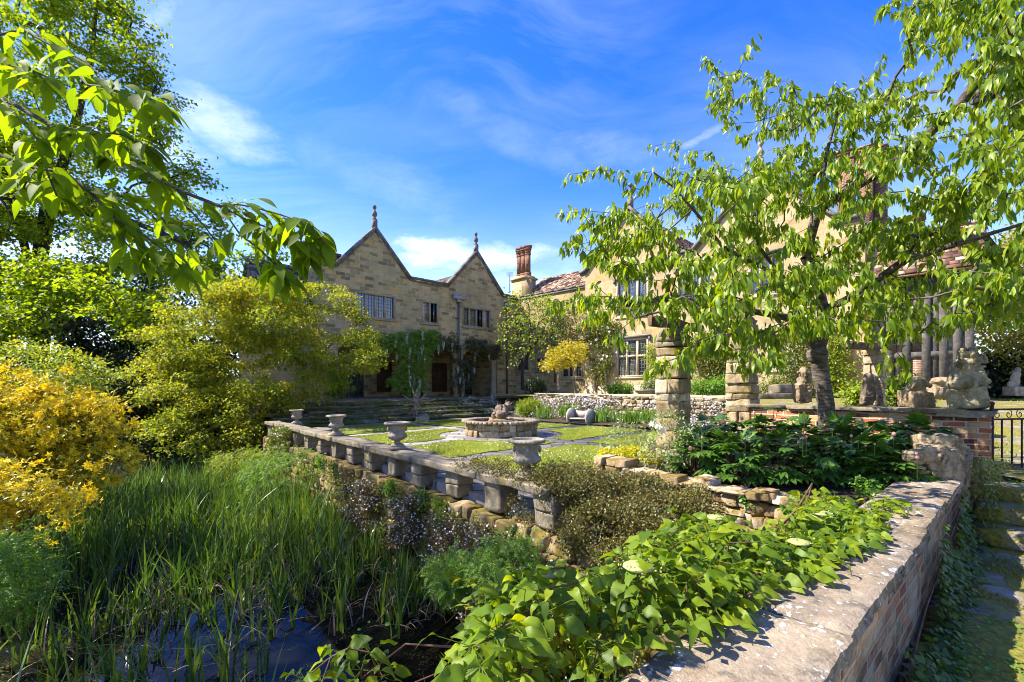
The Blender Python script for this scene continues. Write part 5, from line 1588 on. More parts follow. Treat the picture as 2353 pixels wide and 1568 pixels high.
while s < SE:
    L = random.uniform(0.9, 1.7); e = min(s + L, SE)
    c = E0 + dE * (s + e) / 2 + nE * random.uniform(-0.015, 0.015)
    stones(mb, [P3(c, Z_COP - 0.045 + random.uniform(-.006, .006))], [P3(dE * (e - s) / 2 * 0.992, 0)], [P3(nE * 0.20, 0)], [[0, 0, 0.045]], 0.05, 0.16, skew=.008)
    s = e
mb.build('coping', balu_stone, bal, smooth=False)

# four stone urns
def flute(a, r, z):
    k = 0.0
    if 0.135 < z < 0.24: k = 0.045
    if z > 0.405: k = 0.02
    return r * (1 + k * np.sign(np.sin(a * 18)) * 0.8) if k == 0.045 else r * (1 + k * np.sin(a * 26))
def make_urn(loc, label, s=1.0):
    r = thing('urn', label, 'urn', loc, 'stone urns along the balustrade')
    mb = MB(); mb.box(np.array(loc) + [0, 0, 0.025], (0.25, 0.25, 0.05), R(20))
    mb.lathe([(.001, .05), (.115, .05), (.118, .07), (.09, .085), (.055, .10), (.045, .125), (.05, .14), (.07, .15)], loc, 30)
    mb.build('foot', urn_stone, r, smooth=False)
    mb = MB().lathe([(.001, .14), (.05, .142), (.10, .16), (.142, .19), (.158, .22), (.15, .25), (.128, .265), (.124, .285), (.132, .34), (.148, .385), (.17, .402)], loc, 72, flute)
    for a in range(4):
        q = np.array(loc) + [0.145 * math.cos(a * 1.57 + .5), 0.145 * math.sin(a * 1.57 + .5), 0.33]
        mb.ellip(q, (.022, .022, .04), nu=8, nv=6)
    mb.build('bowl', urn_stone, r, smooth=False)
    mb = MB().lathe([(.17, .402), (.205, .41), (.215, .425), (.20, .445), (.175, .45), (.165, .43), (.15, .40), (.001, .39)], loc, 78, flute)
    mb.build('rim', urn_stone, r, smooth=False)
    return r
def bal_at(px, off=0.0):
    r = (px - CX) / FOC
    o = E0 - nE * off
    s = (r * o[1] - o[0]) / (dE[0] - r * dE[1])
    return P3(o + dE * s, Z_COP + 0.005)
urn = make_urn(bal_at(913), 'largest looking stone urn on the balustrade, in front of the lawn left of the fountain')
for px, lab, off, rz, sc in ((773, 'stone urn on the balustrade in front of the lower steps', 0, .5, 0.96), (1211, 'stone urn on the balustrade end buried in small leaved shrub, nearest to camera', 0.0, 1.1, 1.0)):
    u = copy_tree(urn); u.location = tuple(bal_at(px, off)); u['label'] = lab; u.rotation_euler.z = rz; u.scale = (sc,) * 3
u = copy_tree(urn); q = PX(682, 974, 14.0); u.location = (q[0], q[1], q[2] - 0.0); u['label'] = 'smallest looking stone urn at far left by the foot of the steps'; u.rotation_euler.z = 2; u.scale = (0.95,) * 3
ped = thing('pedestal', 'plain stone pedestal under the farthest urn, behind the balustrade', 'pedestal', (q[0], q[1], Z_LAWN))
mb = MB(); stones(mb, [[q[0], q[1], (Z_LAWN + q[2]) / 2]], [[.2, 0, 0]], [[0, .2, 0]], [[0, 0, (q[2] - Z_LAWN) / 2]], .1, .08); mb.build('block', balu_stone, ped)
# two slabs lying behind the balustrade
def slab_stone(px, py, z, L, w, h, d, lab):
    p = PZ(px, py, z); mb = MB()
    stones(mb, [p - [0, 0, h / 2 - .0]], [P3(d * L / 2, 0)], [P3(np.array([d[1], -d[0]]) * w / 2, 0)], [[0, 0, h / 2]], 0.12, 0.08)
    o = mb.build('slab_bench', balu_stone, origin=p)
    tag(o, lab, 'stone seat', 'stone slab seats behind the balustrade')
slab_stone(733, 985, 0.46, 1.0, 0.5, 0.26, dE, 'pale stone slab seat behind the balustrade beside the left urns')
slab_stone(936, 1032, 0.42, 1.15, 0.45, 0.22, dE, 'dark stone slab seat behind the balustrade right of the largest urn')

# fountain: round rubble wall, coping ring, dark water, mossy inner rock
fo = thing('fountain', 'round golden stone fountain basin with flat coping ring in the middle of the lawn', 'fountain', P3(FC, Z_LAWN))
mb = MB(); C, X, Y, Z = [], [], [], []
RF, hF = 1.02, 0.36
z = Z_LAWN
for row in range(2):
    h = hF / 2; a = random.uniform(0, 1); tot = 0
    while tot < 2 * math.pi - 0.02:
        w = random.uniform(0.16, 0.36) / RF; w = min(w, 2 * math.pi - tot); m = a + tot + w / 2
        er = np.array([math.cos(m), math.sin(m)]); et = np.array([-er[1], er[0]])
        C.append(P3(FC + er * (RF - 0.09), z + h / 2)); X.append(P3(et * (w * RF / 2 * 0.97), 0)); Y.append(P3(er * 0.10, 0)); Z.append([0, 0, h / 2 * 0.97]); tot += w
    z += h
stones(mb, C, X, Y, Z, 0.18, 0.10); mb.build('basin_wall', rubble_gold, fo, smooth=True)
mb = MB().lathe([(RF - 0.16, Z_LAWN), (RF - .03, Z_LAWN), (RF - .03, Z_LAWN + hF), (RF - .16, Z_LAWN + hF)], P3(FC, 0), 48); mb.build('core', mortar_core, fo)
mb = MB(); C, X, Y, Z = [], [], [], []
tot = 0
while tot < 2 * math.pi - 0.02:
    w = min(random.uniform(0.38, 0.55), 2 * math.pi - tot); n = 4
    for i in range(n):
        m = tot + w * (i + .5) / n; er = np.array([math.cos(m), math.sin(m)]); et = np.array([-er[1], er[0]])
        wi = w / n * (0.5 if 0 < i < n - 1 else 0.48)
        mb.cubes([P3(FC + er * 0.98, Z_LAWN + hF + .035)], [P3(et * wi * 0.98, 0)], [P3(er * 0.16, 0)], [[0, 0, 0.033]])
    tot += w
mb.build('coping', coping_near, fo)
mb = MB().lathe([(.001, Z_LAWN + .25), (.88, Z_LAWN + .25)], P3(FC, 0), 40); mb.build('fountain_water', water, fo)
mb = MB(); stones(mb, [P3(FC + [0.0, 0.0], Z_LAWN + .33)], [[.36, .1, 0]], [[-.1, .36, 0]], [[0, 0, .12]], .4, .2)
for k in range(9):
    a = k * .7; stones(mb, [P3(FC + [.45 * math.cos(a), .42 * math.sin(a)], Z_LAWN + .26)], [[.14, .04, 0]], [[-.04, .12, 0]], [[0, 0, .09]], .5, .2)
mb.build('rock', rubble_mossy, fo, smooth=True)

def root_sculpture(c, n, L, r, seed, zmin=-0.2, elong=(1, 1, 1), knot=0.12):
    """gnarled driftwood root: bent tapering prongs out of a knotted core"""
    g = np.random.default_rng(seed); mb = MB()
    for k in range(7):
        mb.ellip(c + g.normal(0, knot * 0.55, 3) * elong, g.uniform(.5, 1.0, 3) * knot, g.uniform(0, 3), 9, 7)
    for k in range(n):
        d = g.normal(0, 1, 3); d[2] = abs(d[2]) + zmin; d = d / np.linalg.norm(d) * elong
        p = c + d * knot * 0.4; pts = [p]; ll = L * g.uniform(.45, 1.1)
        for i in range(5):
            d = unit(d + g.normal(0, .38, 3)); p = p + d * ll / 5; pts.append(p)
        rr = r * g.uniform(.6, 1.2)
        mb.tube(pts, np.linspace(rr, rr * .3, 6), 7)
        if g.random() < .7:
            q = pts[3]; d2 = unit(d + g.normal(0, .8, 3)); mb.tube([q, q + d2 * ll * .2, q + unit(d2 + g.normal(0, .4, 3)) * ll * .4], [rr * .5, rr * .4, rr * .2], 6)
    return mb
zc = Z_LAWN + .45
dw = thing('driftwood_sculpture', 'knotted brown driftwood root standing on the rock in the fountain', 'driftwood', P3(FC, zc))
mb = root_sculpture(P3(FC + [0.02, 0], zc + .17), 30, .34, .04, 5, -0.25, (1, .9, .75), .17)
mb2 = root_sculpture(P3(FC + [0.18, 0], zc + .36), 14, .24, .035, 8, 0.1, (.7, .7, 1.1), .10)
mb.V += mb2.V; mb.F += [(f + mb.nv, u) for f, u in mb2.F]; mb.nv += mb2.nv
mb.ellip(P3(FC + [0.02, 0], zc + .05), (.13, .13, .12))
o = mb.build('root', driftwood, dw); sculpt(o, .014, 2, .02, .05)
# star shaped driftwood on a stone block at the foot of the steps
pb = PZ(966, 970, Z_LAWN)
bl = thing('stone_block', 'squat grey stone block on the paving at the foot of the steps', 'stone block', pb)
mb = MB(); stones(mb, [pb + [.08, 0, .13]], [[.28, .05, 0]], [[-.05, .22, 0]], [[0, 0, .13]], .2, .08); mb.build('block', balu_stone, bl, smooth=True)
sc_ = PX(957, 925, pb[1] - .05)
sd = thing('star_driftwood', 'pale star shaped driftwood with splayed prongs before the dark steps', 'driftwood', pb + [0, -.05, 0])
mb = MB(); s_ = pb[1] / FOC
for (dx, dz, dy) in ((-12, 38, .02), (8, 40, -.05), (-44, 4, .05), (46, 6, -.05), (-30, 18, -.1), (26, 12, .1), (-20, -30, .05), (-4, -34, -.05), (18, -30, .08), (22, 22, .12)):
    e = sc_ + [dx * s_, dy * 2, dz * s_]; m = (sc_ + e) / 2 + rng.normal(0, .03, 3)
    mb.tube([sc_, m, e], [.055, .045, .014], 7)
mb.ellip(sc_, (.1, .1, .13)); mb.tube([sc_ - [0, 0, .1], [sc_[0], sc_[1], Z_LAWN + .2]], [.05, .04], 7)
o = mb.build('root', driftwood, sd); sculpt(o, .014, 2, .03, .06)

# bench between two wheels
wb = PZ(1335, 976, Z_LAWN); s_ = wb[1] / FOC
bdir = unit(np.array([0.70, -0.71])); bn = np.array([bdir[1], -bdir[0]])
if bn[1] > 0: bn = -bn
bench = thing('wheel_bench', 'grey wooden bench with two large round wheel shaped ends by the flower bed', 'bench', wb)
rw_ = 0.29
for sgn in (-1, 1):
    c = P3(wb[:2] + bdir * .42 * sgn, Z_LAWN + rw_)
    n = 28; a = np.arange(n) / n * 2 * math.pi
    ring = np.stack([c + P3(bn * rw_ * math.cos(x) * (1 + .02 * math.sin(5 * x)), rw_ * math.sin(x)) for x in a])
    mb = MB().prism(ring - P3(bdir * .04, 0), P3(bdir * .08, 0))
    hub = MB().tube([c - P3(bdir * .075, 0), c + P3(bdir * .075, 0)], .05, 12)
    wh = mb.build('wheel', bench_wood, bench)
    hub.build('hub', bench_wood, wh, origin=ORG[bench.name])
mb = MB(); mb.cubes([P3(wb[:2] + bn * .06, Z_LAWN + .22)], [P3(bdir * .36, 0)], [P3(bn * .18, 0)], [[0, 0, .022]]); mb.build('seat', bench_wood, bench)
mb = MB(); mb.cubes([P3(wb[:2] - bn * .13, Z_LAWN + .38)], [P3(bdir * .355, 0)], [P3(bn * .02, 0)], [[0, 0, .11]]); mb.build('backrest', bench_wood, bench)
mb = MB(); mb.cubes([P3(wb[:2] + bn * .02, Z_LAWN + .07)], [P3(bdir * .358, 0)], [P3(bn * .06, 0)], [[0, 0, .06]]); mb.build('stretcher', bench_wood, bench)

# low terrace wall behind the flower bed
tw = thing('terrace_wall', 'long low rubble terrace wall with flat coping, draped in white daisies', 'wall', P3((LW0 + LW1) / 2, Z_LAWN))
mb = MB(); rubble(mb, LW0, LW1, Z_LAWN, 1.20, 0.34, 0.13, 0.26, .15, .12, fine=False); mb.build('stones', rubble_gold, tw, smooth=True)
mb = MB(); mb.prism([P3(LW0 + nB * .13, Z_LAWN), P3(LW1 + nB * .13, Z_LAWN), P3(LW1 - nB * .1, Z_LAWN), P3(LW0 - nB * .1, Z_LAWN)], (0, 0, .98)); mb.build('core', mortar_core, tw)
mb = MB(); t = 0; LL = np.linalg.norm(LW1 - LW0)
while t < LL:
    L = random.uniform(.6, 1.1); e = min(t + L, LL); c = LW0 + dB * (t + e) / 2
    stones(mb, [P3(c, 1.235)], [P3(dB * (e - t) / 2 * .99, 0)], [P3(nB * .24, 0)], [[0, 0, .04]], .15, .08); t = e
mb.build('coping', trim_pale, tw)
# bowl of plants standing at the wall end
pbw = PX(1484, 907, 18.2)
bw = thing('planter_bowl', 'shallow grey stone planter bowl standing on the terrace wall', 'planter', pbw)
mb = MB().lathe([(.001, 0), (.26, 0), (.3, .03), (.40, .14), (.43, .15), (.43, .19), (.38, .19), (.3, .13), (.001, .12)], pbw, 28); mb.build('bowl', urn_stone, bw, smooth=True)

# dry stone wall in front of the peonies
ds = thing('dry_stone_wall', 'tumbled mossy dry stone wall holding up the peony bed', 'wall', P3((D0 + D1) / 2, 0.1))
mb = MB(); Ld = np.linalg.norm(D1 - D0); dD = (D1 - D0) / Ld; nD_ = np.array([dD[1], -dD[0]])
nseg = 6
for i in range(nseg):
    a = D0 + dD * Ld * i / nseg; b = D0 + dD * Ld * (i + 1) / nseg
    top = 0.56 - 0.05 * i / nseg + random.uniform(-.03, .03) + (0.1 if i == 0 else 0)
    rubble(mb, a, b + dD * .02, -0.05, top, 0.30, 0.115, 0.19, .13, .20, gap=.005)
# loose stones on top and at the near end
for k in range(16):
    p = D0 + dD * Ld * random.random() + nD_ * random.uniform(-.05, .12); z = .50 + random.uniform(0, .05)
    stones(mb, [P3(p, z)], [P3(dD * random.uniform(.07, .14), 0)], [P3(nD_ * .1, 0)], [[0, 0, random.uniform(.03, .055)]], .15, .22)
mb.build('stones', rubble_mossy, ds, smooth=True)
mb = MB(); mb.prism([P3(D0 - nD_ * .05, -.2), P3(D1 - nD_ * .05, -.2), P3(D1 - nD_ * .14, -.2), P3(D0 - nD_ * .14, -.2)], (0, 0, .62)); mb.build('core', soil, ds)

# pergola piers
def rubble_pier(name, lab, p, half, z0, z1, d, mat, cap=True, grp=None):
    n = np.array([d[1], -d[0]])
    r = thing(name, lab, 'pier', P3(p, z0), grp)
    mb = MB(); z = z0
    while z < z1 - .02:
        h = min(random.uniform(.08, .24), z1 - z)
        if z1 - z - h < .08: h = z1 - z
        cut = random.uniform(-.45, .45) * half
        if random.random() < .75:
            v = random.random() < .5
            a_, b_ = (d, n) if v else (n, d)
            for (c0, c1) in ((-half, cut), (cut, half)):
                c = P3(p + a_ * (c0 + c1) / 2, z + h / 2)
                stones(mb, [c], [P3(a_ * (c1 - c0) / 2 * .975, 0)], [P3(b_ * half, 0)], [[0, 0, h / 2 * .98]], .07, .12, skew=.04)
        else:
            stones(mb, [P3(p, z + h / 2)], [P3(d * half, 0)], [P3(n * half, 0)], [[0, 0, h / 2 * .98]], .07, .12, skew=.04)
        z += h
    mb.build('shaft', mat, r, smooth=True)
    if cap:
        mb = MB()
        for (hh, a, b, rd) in ((half * 1.12, z1, z1 + .09, .12), (half * .98, z1 + .09, z1 + .15, .2), (half * .82, z1 + .15, z1 + .27, .3)):
            stones(mb, [P3(p, (a + b) / 2)], [P3(d * hh, 0)], [P3(n * hh, 0)], [[0, 0, (b - a) / 2]], rd, .06)
        mb.build('capital', balu_stone, r, smooth=True)
    return r
dP = unit(np.array([0.70, -0.72]))
pA = PX(1547, 900, 6.55)[:2]; zA = EYE + (HOR - 800) / FOC * 6.5
rubble_pier('pergola_pier', 'tall square rubble stone pergola pier carrying a rotten beam end, nearest the lawn', pA, .175, .35, zA, dP, rubble_gold, True, 'stone piers of the ruined pergola')
pB = PX(1705, 900, 8.3)[:2]; zB = EYE + (HOR - 745) / FOC * 8.2
rubble_pier('pergola_pier', 'square stone pergola pier half hidden by cherry leaves at the end of the brick wall', pB, .21, .5, zB, dP, rubble_gold, True, 'stone piers of the ruined pergola')
pC = PX(2010, 900, 7.9)[:2]; zC = EYE + (HOR - 806) / FOC * 7.9
rubble_pier('pergola_pier', 'rough rubble pergola pier behind the brick wall, right of the cherry trunk', pC, .14, .7, zC, dP, rubble_gold, False, 'stone piers of the ruined pergola')
def beam_thing(lab, p, q, w, h):
    p, q = np.asarray(p, float), np.asarray(q, float)
    mb = MB(); n = 9
    a = unit(q - p); s_ = unit(np.cross(a, (0, 0, 1))); u = np.cross(s_, a)
    stones(mb, [(p + q) / 2], [(q - p) / 2], [s_ * w / 2], [u * h / 2], .08, .22)
    o = mb.build('pergola_beam', beam_timber, origin=(p + q) / 2)
    return tag(o, lab, 'beam', 'old timber beams on the pergola piers')
zcap = zA + .27
b0 = PX(1497, 722, 6.15); b1 = PX(1612, 742, 7.0)
beam_thing('short rotten brown beam end lying on top of the nearest pergola pier', P3(b0[:2], zcap + .06), P3(b1[:2], zcap + .06), .13, .13)
b0 = PX(1945, 777, 7.6); b1 = PX(2062, 785, 8.1)
beam_thing('grey horizontal beam resting on the rough pier right of the cherry trunk', P3(b0[:2], zC + .07), P3(b1[:2], zC + .07), .12, .13)

# brick wall behind the peonies with the lion pier
bw_ = thing('brick_wall', 'low red brick wall with stone coping behind the peonies, under the lion', 'wall', P3((K0 + K1) / 2, .5))
ZK = 1.23; LK = np.linalg.norm(K1 - K0)
FK = Face(K0, dK, nK)
mb = MB(); FK.box(mb, 0, LK - .02, -.17, 0, .3, ZK); mb.build('wall', brick_red, bw_)
mb = MB(); t = -.1
while t < LK - .05:
    e = min(t + random.uniform(.5, .9), LK - .03)
    stones(mb, [FK.p((t + e) / 2, -.09, ZK + .03)], [P3(dK * (e - t) / 2 * .99, 0)], [P3(nK * .14, 0)], [[0, 0, .03]], .12, .1); t = e
mb.build('coping', balu_stone, bw_)
pL = PX(2222, 900, 6.28)[:2]
hL_ = .225
mb = MB(); mb.box(P3(pL, (.2 + ZK - .05) / 2), (2 * hL_, 2 * hL_, ZK - .05 - .2), math.atan2(dK[1], dK[0])); mb.build('pier', brick_red, bw_)
mb = MB(); stones(mb, [P3(pL, ZK)], [P3(dK * .27, 0)], [P3(nK * .27, 0)], [[0, 0, .048]], .12, .08); mb.build('pier_cap', balu_stone, bw_)

# seated lion
zl = ZK + .05
lion = thing('lion_statue', 'weathered stone lion seated on a rough block, on the brick gate pier', 'statue', P3(pL, zl))
m = .00180
def LP(zx, zy, y=0.0): return np.array([pL[0] + (zx - 1510) * m, pL[1] + y, zl + .28 + (700 - zy) * m])
mb = MB()
mb.ellip(LP(1492, 632), (.175, .16, .17), 0, tilt=.25); mb.ellip(LP(1430, 668, -.02), (.10, .15, .08)); mb.ellip(LP(1460, 655, -.13), (.12, .06, .10))
mb.ellip(LP(1548, 585), (.115, .13, .15)); mb.ellip(LP(1478, 545), (.11, .13, .15), tilt=.3)
Hd = LP(1545, 488); ff = np.array([.80, -.60, 0]); fs = np.array([.60, .80, 0]); fz = np.array([0, 0, 1.0])
def HB(a, s_, z, r): mb.ellip(Hd + ff * a + fs * s_ + fz * z, (r,) * 3 if not isinstance(r, tuple) else r, math.atan2(ff[1], ff[0]), 12, 9)
HB(0, 0, 0, (.10, .115, .10)); HB(-.05, 0, .0, (.12, .15, .15))
for q in (-1, 1):
    HB(.085, q * .052, .075, (.045, .050, .020)); HB(.085, q * .050, .040, (.018, .022, .013)); HB(.115, q * .036, -.018, (.040, .040, .030)); HB(.055, q * .088, -.01, (.045, .035, .045))
    HB(.02, q * .115, .07, (.03, .03, .035))
HB(.125, 0, .028, (.030, .034, .042)); HB(.140, 0, .012, (.022, .036, .016)); HB(.090, 0, -.082, (.055, .060, .022)); HB(.06, 0, -.105, (.05, .06, .03))
g = np.random.default_rng(4)
for k in range(22):                         # locks of the mane round the face, then down the neck
    a = k / 22 * 2 * math.pi
    HB(-.005 + .02 * (k % 2), .148 * math.cos(a), .02 + .142 * math.sin(a), .034)
for k in range(34):
    a = g.uniform(1.2, 5.2); rr = g.uniform(.11, .17)
    q = Hd - ff * g.uniform(.03, .13) + fs * rr * math.cos(a) + fz * rr * math.sin(a) * 1.05
    mb.ellip(q, (.030, .030, .038))
for k in range(9):
    HB(.05, g.uniform(-.09, .09), g.uniform(-.22, -.12), (.03, .028, .045))
for q in (-1, 1):
    c = LP(1600, 620, q * .075); mb.tube([LP(1550, 570, q * .085), LP(1575, 620, q * .095), LP(1582, 672, q * .09)], [.062, .05, .042], 10)
    mb.ellip(LP(1596, 685, q * .09), (.055, .042, .026))
    for k in (-1, 0, 1): mb.ellip(LP(1618, 688, q * .09 + k * .022), (.020, .011, .018))
mb.ellip(LP(1590, 645, -.12), (.05, .045, .045))
o = mb.build('lion', lion_stone, lion); sculpt(o, .0075, 1, .006, .03)
mb = MB(); stones(mb, [P3(pL, zl + .14)], [P3(dK * .20 + nK * .0, 0)], [P3(nK * .20, 0)], [[0, 0, .14]], .14, .09); mb.ellip(P3(pL, zl + .27), (.2, .2, .05)); o = mb.build('plinth', lion_stone, lion); sculpt(o, .014, 2, .016, .05)

# near wall: brick with wide sandstone coping slabs
nw = thing('coping_wall', 'near brick wall running along the path under wide lichen spotted sandstone slabs', 'wall', P3(F0 + dF * 2, 0))
FF = Face(F0, dF, nF); ZF = 0.65
mb = MB(); FF.box(mb, -6, 5.02, -.40, -.035, -1.6, ZF - .075)
mb.build('wall', brick_old, nw)
def slab_top(mb, t0, t1, w0, w1, z0, z1):
    """a thick sandstone slab with worn, chipped edges"""
    nx = max(6, int((t1 - t0) / .035)); ny = 14
    T, Wd = np.meshgrid(np.linspace(t0, t1, nx + 1), np.linspace(w0, w1, ny + 1), indexing='ij')
    P = np.stack([T.ravel(), Wd.ravel(), 0 * T.ravel()], 1)
    ed = np.minimum.reduce([P[:, 0] - t0, t1 - P[:, 0], P[:, 1] - w0, w1 - P[:, 1]])
    n1 = snoise(P, 3.0); n2 = snoise(P + 5, 13.0); n3 = snoise(P + 9, 40.0)
    z = z1 + .006 * n1 + .0035 * n2 + .0015 * n3 - .012 * np.exp(-ed / .010)
    onb = (np.abs(P[:, 1] - w1) < 1e-6) | (np.abs(P[:, 1] - w0) < 1e-6)
    w = P[:, 1] + np.where(onb, .004 * n1 + .004 * n2 + .004 * n3, 0)
    base = FF.o + np.outer(P[:, 0], FF.d) + np.outer(w, FF.n)
    top = np.column_stack([base, z])
    idx = np.arange((nx + 1) * (ny + 1)).reshape(nx + 1, ny + 1)
    f = np.stack([idx[:-1, :-1], idx[1:, :-1], idx[1:, 1:], idx[:-1, 1:]], -1).reshape(-1, 4)
    mb.add(top, f)
    for (line) in (idx[:, 0], idx[:, -1], idx[0, :], idx[-1, :]):
        a = top[line]; rows = [a]
        for j in range(1, 4):
            b = a.copy(); b[:, 2] = b[:, 2] * (1 - j / 3) + z0 * j / 3
            b[:, :2] += (FF.n * np.outer(snoise(b + j, 11.0), np.ones(2)) * .008)
            rows.append(b)
        vv = np.concatenate(rows); L = len(line); i2 = np.arange(4 * L).reshape(4, L)
        mb.add(vv, np.stack([i2[:-1, :-1], i2[:-1, 1:], i2[1:, 1:], i2[1:, :-1]], -1).reshape(-1, 4))
t = -6.0; cuts = []
mb = MB()
for e in (-4.9, -3.7, -2.5, -1.5, -0.55, 0.42, 1.50, 2.45, 3.55, 5.04):
    slab_top(mb, t + .006, e - .006, -.44, .0 + random.uniform(-.012, .006), ZF - .078, ZF + random.uniform(-.006, .004))
    t = e
mb.build('coping', coping_near, nw, smooth=False)
# pale stone post at the end of the wall
ep = FF.p(5.28, -.16, 0)
ps = thing('gate_stone', 'pale squared stone post at the end of the near coping wall by the steps', 'stone post', P3(ep[:2], 0))
mb = MB(); stones(mb, [P3(ep[:2], .43)], [P3(dF * .19, 0)], [P3(nF * .17, 0)], [[0, 0, .45]], .05, .05); mb.build('shaft', head_stone, ps)
mb = MB(); stones(mb, [P3(ep[:2], .905)], [P3(dF * .22, 0)], [P3(nF * .20, 0)], [[0, 0, .025]], .05, .06); mb.build('cap', balu_stone, ps)
fl = thing('flank_wall', 'short stone flank wall under trailing creeper beside the path steps', 'wall', P3(FF.p(5.9, .0, 0)[:2], 0))
mb = MB(); rubble(mb, ep[:2] + dF * .2 + nF * .1, pL - nK * .1 - dF * .1, -.1, .62, .26, .14, .25); mb.build('stones', retain_stone, fl, smooth=True)

# carved heads lying on the wall end
hp = FF.p(4.72, -.2, ZF)
m2 = .00142
hd = thing('animal_carving', 'broken carved stone animal head with snout pointing left on the coping end', 'carved stone', P3(hp[:2], ZF))
def HP(zx, zy, y=0.0): return np.array([hp[0] + (zx - 1330) * m2, hp[1] + y, ZF + .0 + (1365 - zy) * m2])
mb = MB()
stones(mb, [HP(1370, 1250, 0)], [[.155, -.02, .01]], [[.02, .13, 0]], [[-.03, 0, .165]], .22, .1)
mb.ellip(HP(1260, 1210, -.03), (.14, .10, .085), tilt=.12); mb.ellip(HP(1180, 1190, -.04), (.09, .085, .055)); mb.ellip(HP(1130, 1215, -.04), (.055, .07, .05)); mb.ellip(HP(1120, 1180, -.04), (.04, .06, .03))
mb.ellip(HP(1170, 1245, -.04), (.07, .07, .03)); mb.ellip(HP(1220, 1320, -.03), (.075, .07, .045)); mb.ellip(HP(1195, 1290, -.04), (.06, .06, .03))
mb.ellip(HP(1250, 1160, -.08), (.06, .03, .03), tilt=.3); mb.ellip(HP(1245, 1185, -.115), (.03, .02, .02))
mb.ellip(HP(1215, 1335, .02), (.05, .06, .03)); mb.ellip(HP(1330, 1150, -.03), (.10, .09, .045), tilt=-.2)
for k in range(5): mb.ellip(HP(1290 + k * 30, 1200 + k * 22, -.13), (.02, .014, .07), tilt=.5)
o = mb.build('head', head_stone, hd); sculpt(o, .006, 1, .022, .025)
h2 = FF.p(5.02, -.14, ZF)
hb_ = thing('carved_fragment', 'rough curved stone fragment leaning behind the animal head on the wall end', 'carved stone', P3(h2[:2], ZF))
mb = MB(); stones(mb, [P3(h2[:2], ZF + .22)], [[.11, -.03, .02]], [[.03, .13, 0]], [[0, 0, .20]], .3, .14)
stones(mb, [P3(h2[:2] + [-.13, .02], ZF + .31)], [[.14, -.02, -.01]], [[.02, .10, 0]], [[0, 0, .10]], .35, .14)
mb.ellip(P3(h2[:2] + [.05, .0], ZF + .36), (.1, .1, .07))
o = mb.build('fragment', head_stone, hb_); sculpt(o, .011, 2, .025, .05)
# carved grotesques and blocks standing along the brick wall
def lump(name, lab, px, py_base, Y, w, h, seed, mat=head_stone, z=None, detail=10, cat='carved stone'):
    p = PX(px, py_base, Y); r = thing(name, lab, cat, p)
    g = np.random.default_rng(seed); mb = MB()
    stones(mb, [p + [0, 0, h * .25]], [[w * .5, 0, 0]], [[0, w * .42, 0]], [[0, 0, h * .27]], .25, .12)
    mb.ellip(p + [0, 0, h * .55], (w * .42, w * .4, h * .3)); mb.ellip(p + [w * .08, -.02, h * .8], (w * .38, w * .36, h * .2))
    for k in range(detail):
        q = p + [g.uniform(-.45, .45) * w, -g.uniform(.15, .4) * w, h * g.uniform(.45, .95)]
        mb.ellip(q, g.uniform(.06, .16, 3) * w)
    o = mb.build('carving', mat, r); sculpt(o, .012, 2, .03, .04); return r
lump('stone_grotesque', 'weathered stone grotesque head on the brick wall just left of the lion', 2103, 934, 6.7, .30, .42, 1)
lump('stone_beast', 'small dark carved beast on a low block behind the grotesque head', 2156, 916, 9.0, .42, .42, 2)
lump('worn_statue', 'worn brown stone figure leaning on the brick wall left of the cherry trunk', 1843, 926, 8.0, .26, .62, 3, head_stone, None, 5)
def standing_stone(lab, px, pyb, Y, w, h, lean):
    p = PX(px, pyb, Y); mb = MB()
    stones(mb, [p + [lean * .3, 0, h / 2]], [[w / 2, 0, 0]], [[0, w * .3, 0]], [[lean, 0, h / 2]], .4, .2)
    r = thing('standing_post', lab, 'old post', p); o = mb.build('post', driftwood, r); sculpt(o, .01, 1, .03, .05)
standing_stone('dark split timber stump standing on the brick wall before the rubble pier', 1996, 931, 7.2, .16, .48, .02)
standing_stone('narrow pointed timber stump close right of the split stump on the wall', 2020, 931, 7.15, .10, .36, -.03)
p = PX(1795, 905, 10.5); r = thing('stone_trough', 'grey hollowed stone block on the terrace left of the cherry trunk', 'stone block', p)
mb = MB(); stones(mb, [p + [0, 0, .10]], [[.22, 0, 0]], [[0, .16, 0]], [[0, 0, .10]], .12, .06); mb.build('block', balu_stone, r, smooth=False)
mb = MB(); stones(mb, [p + [-.25, -.1, -.06]], [[.5, 0, 0]], [[0, .2, 0]], [[0, 0, .06]], .12, .06); mb.build('base_slab', balu_stone, r)
# far white statue in front of the yew hedge
p = PX(2332, 905, 15.0); r = thing('garden_statue', 'small pale garden statue before the dark hedge at the far right', 'statue', p)
mb = MB(); mb.box(p + [0, 0, .08], (.4, .4, .3)); mb.ellip(p + [0, 0, .42], (.13, .12, .26)); mb.ellip(p + [.05, 0, .62], (.12, .1, .13)); mb.ellip(p + [.1, 0, .78], (.08, .08, .09)); mb.ellip(p + [-.1, 0, .3], (.14, .1, .12))
o = mb.build('figure', urn_stone, r); sculpt(o, .015, 2, .02, .05)

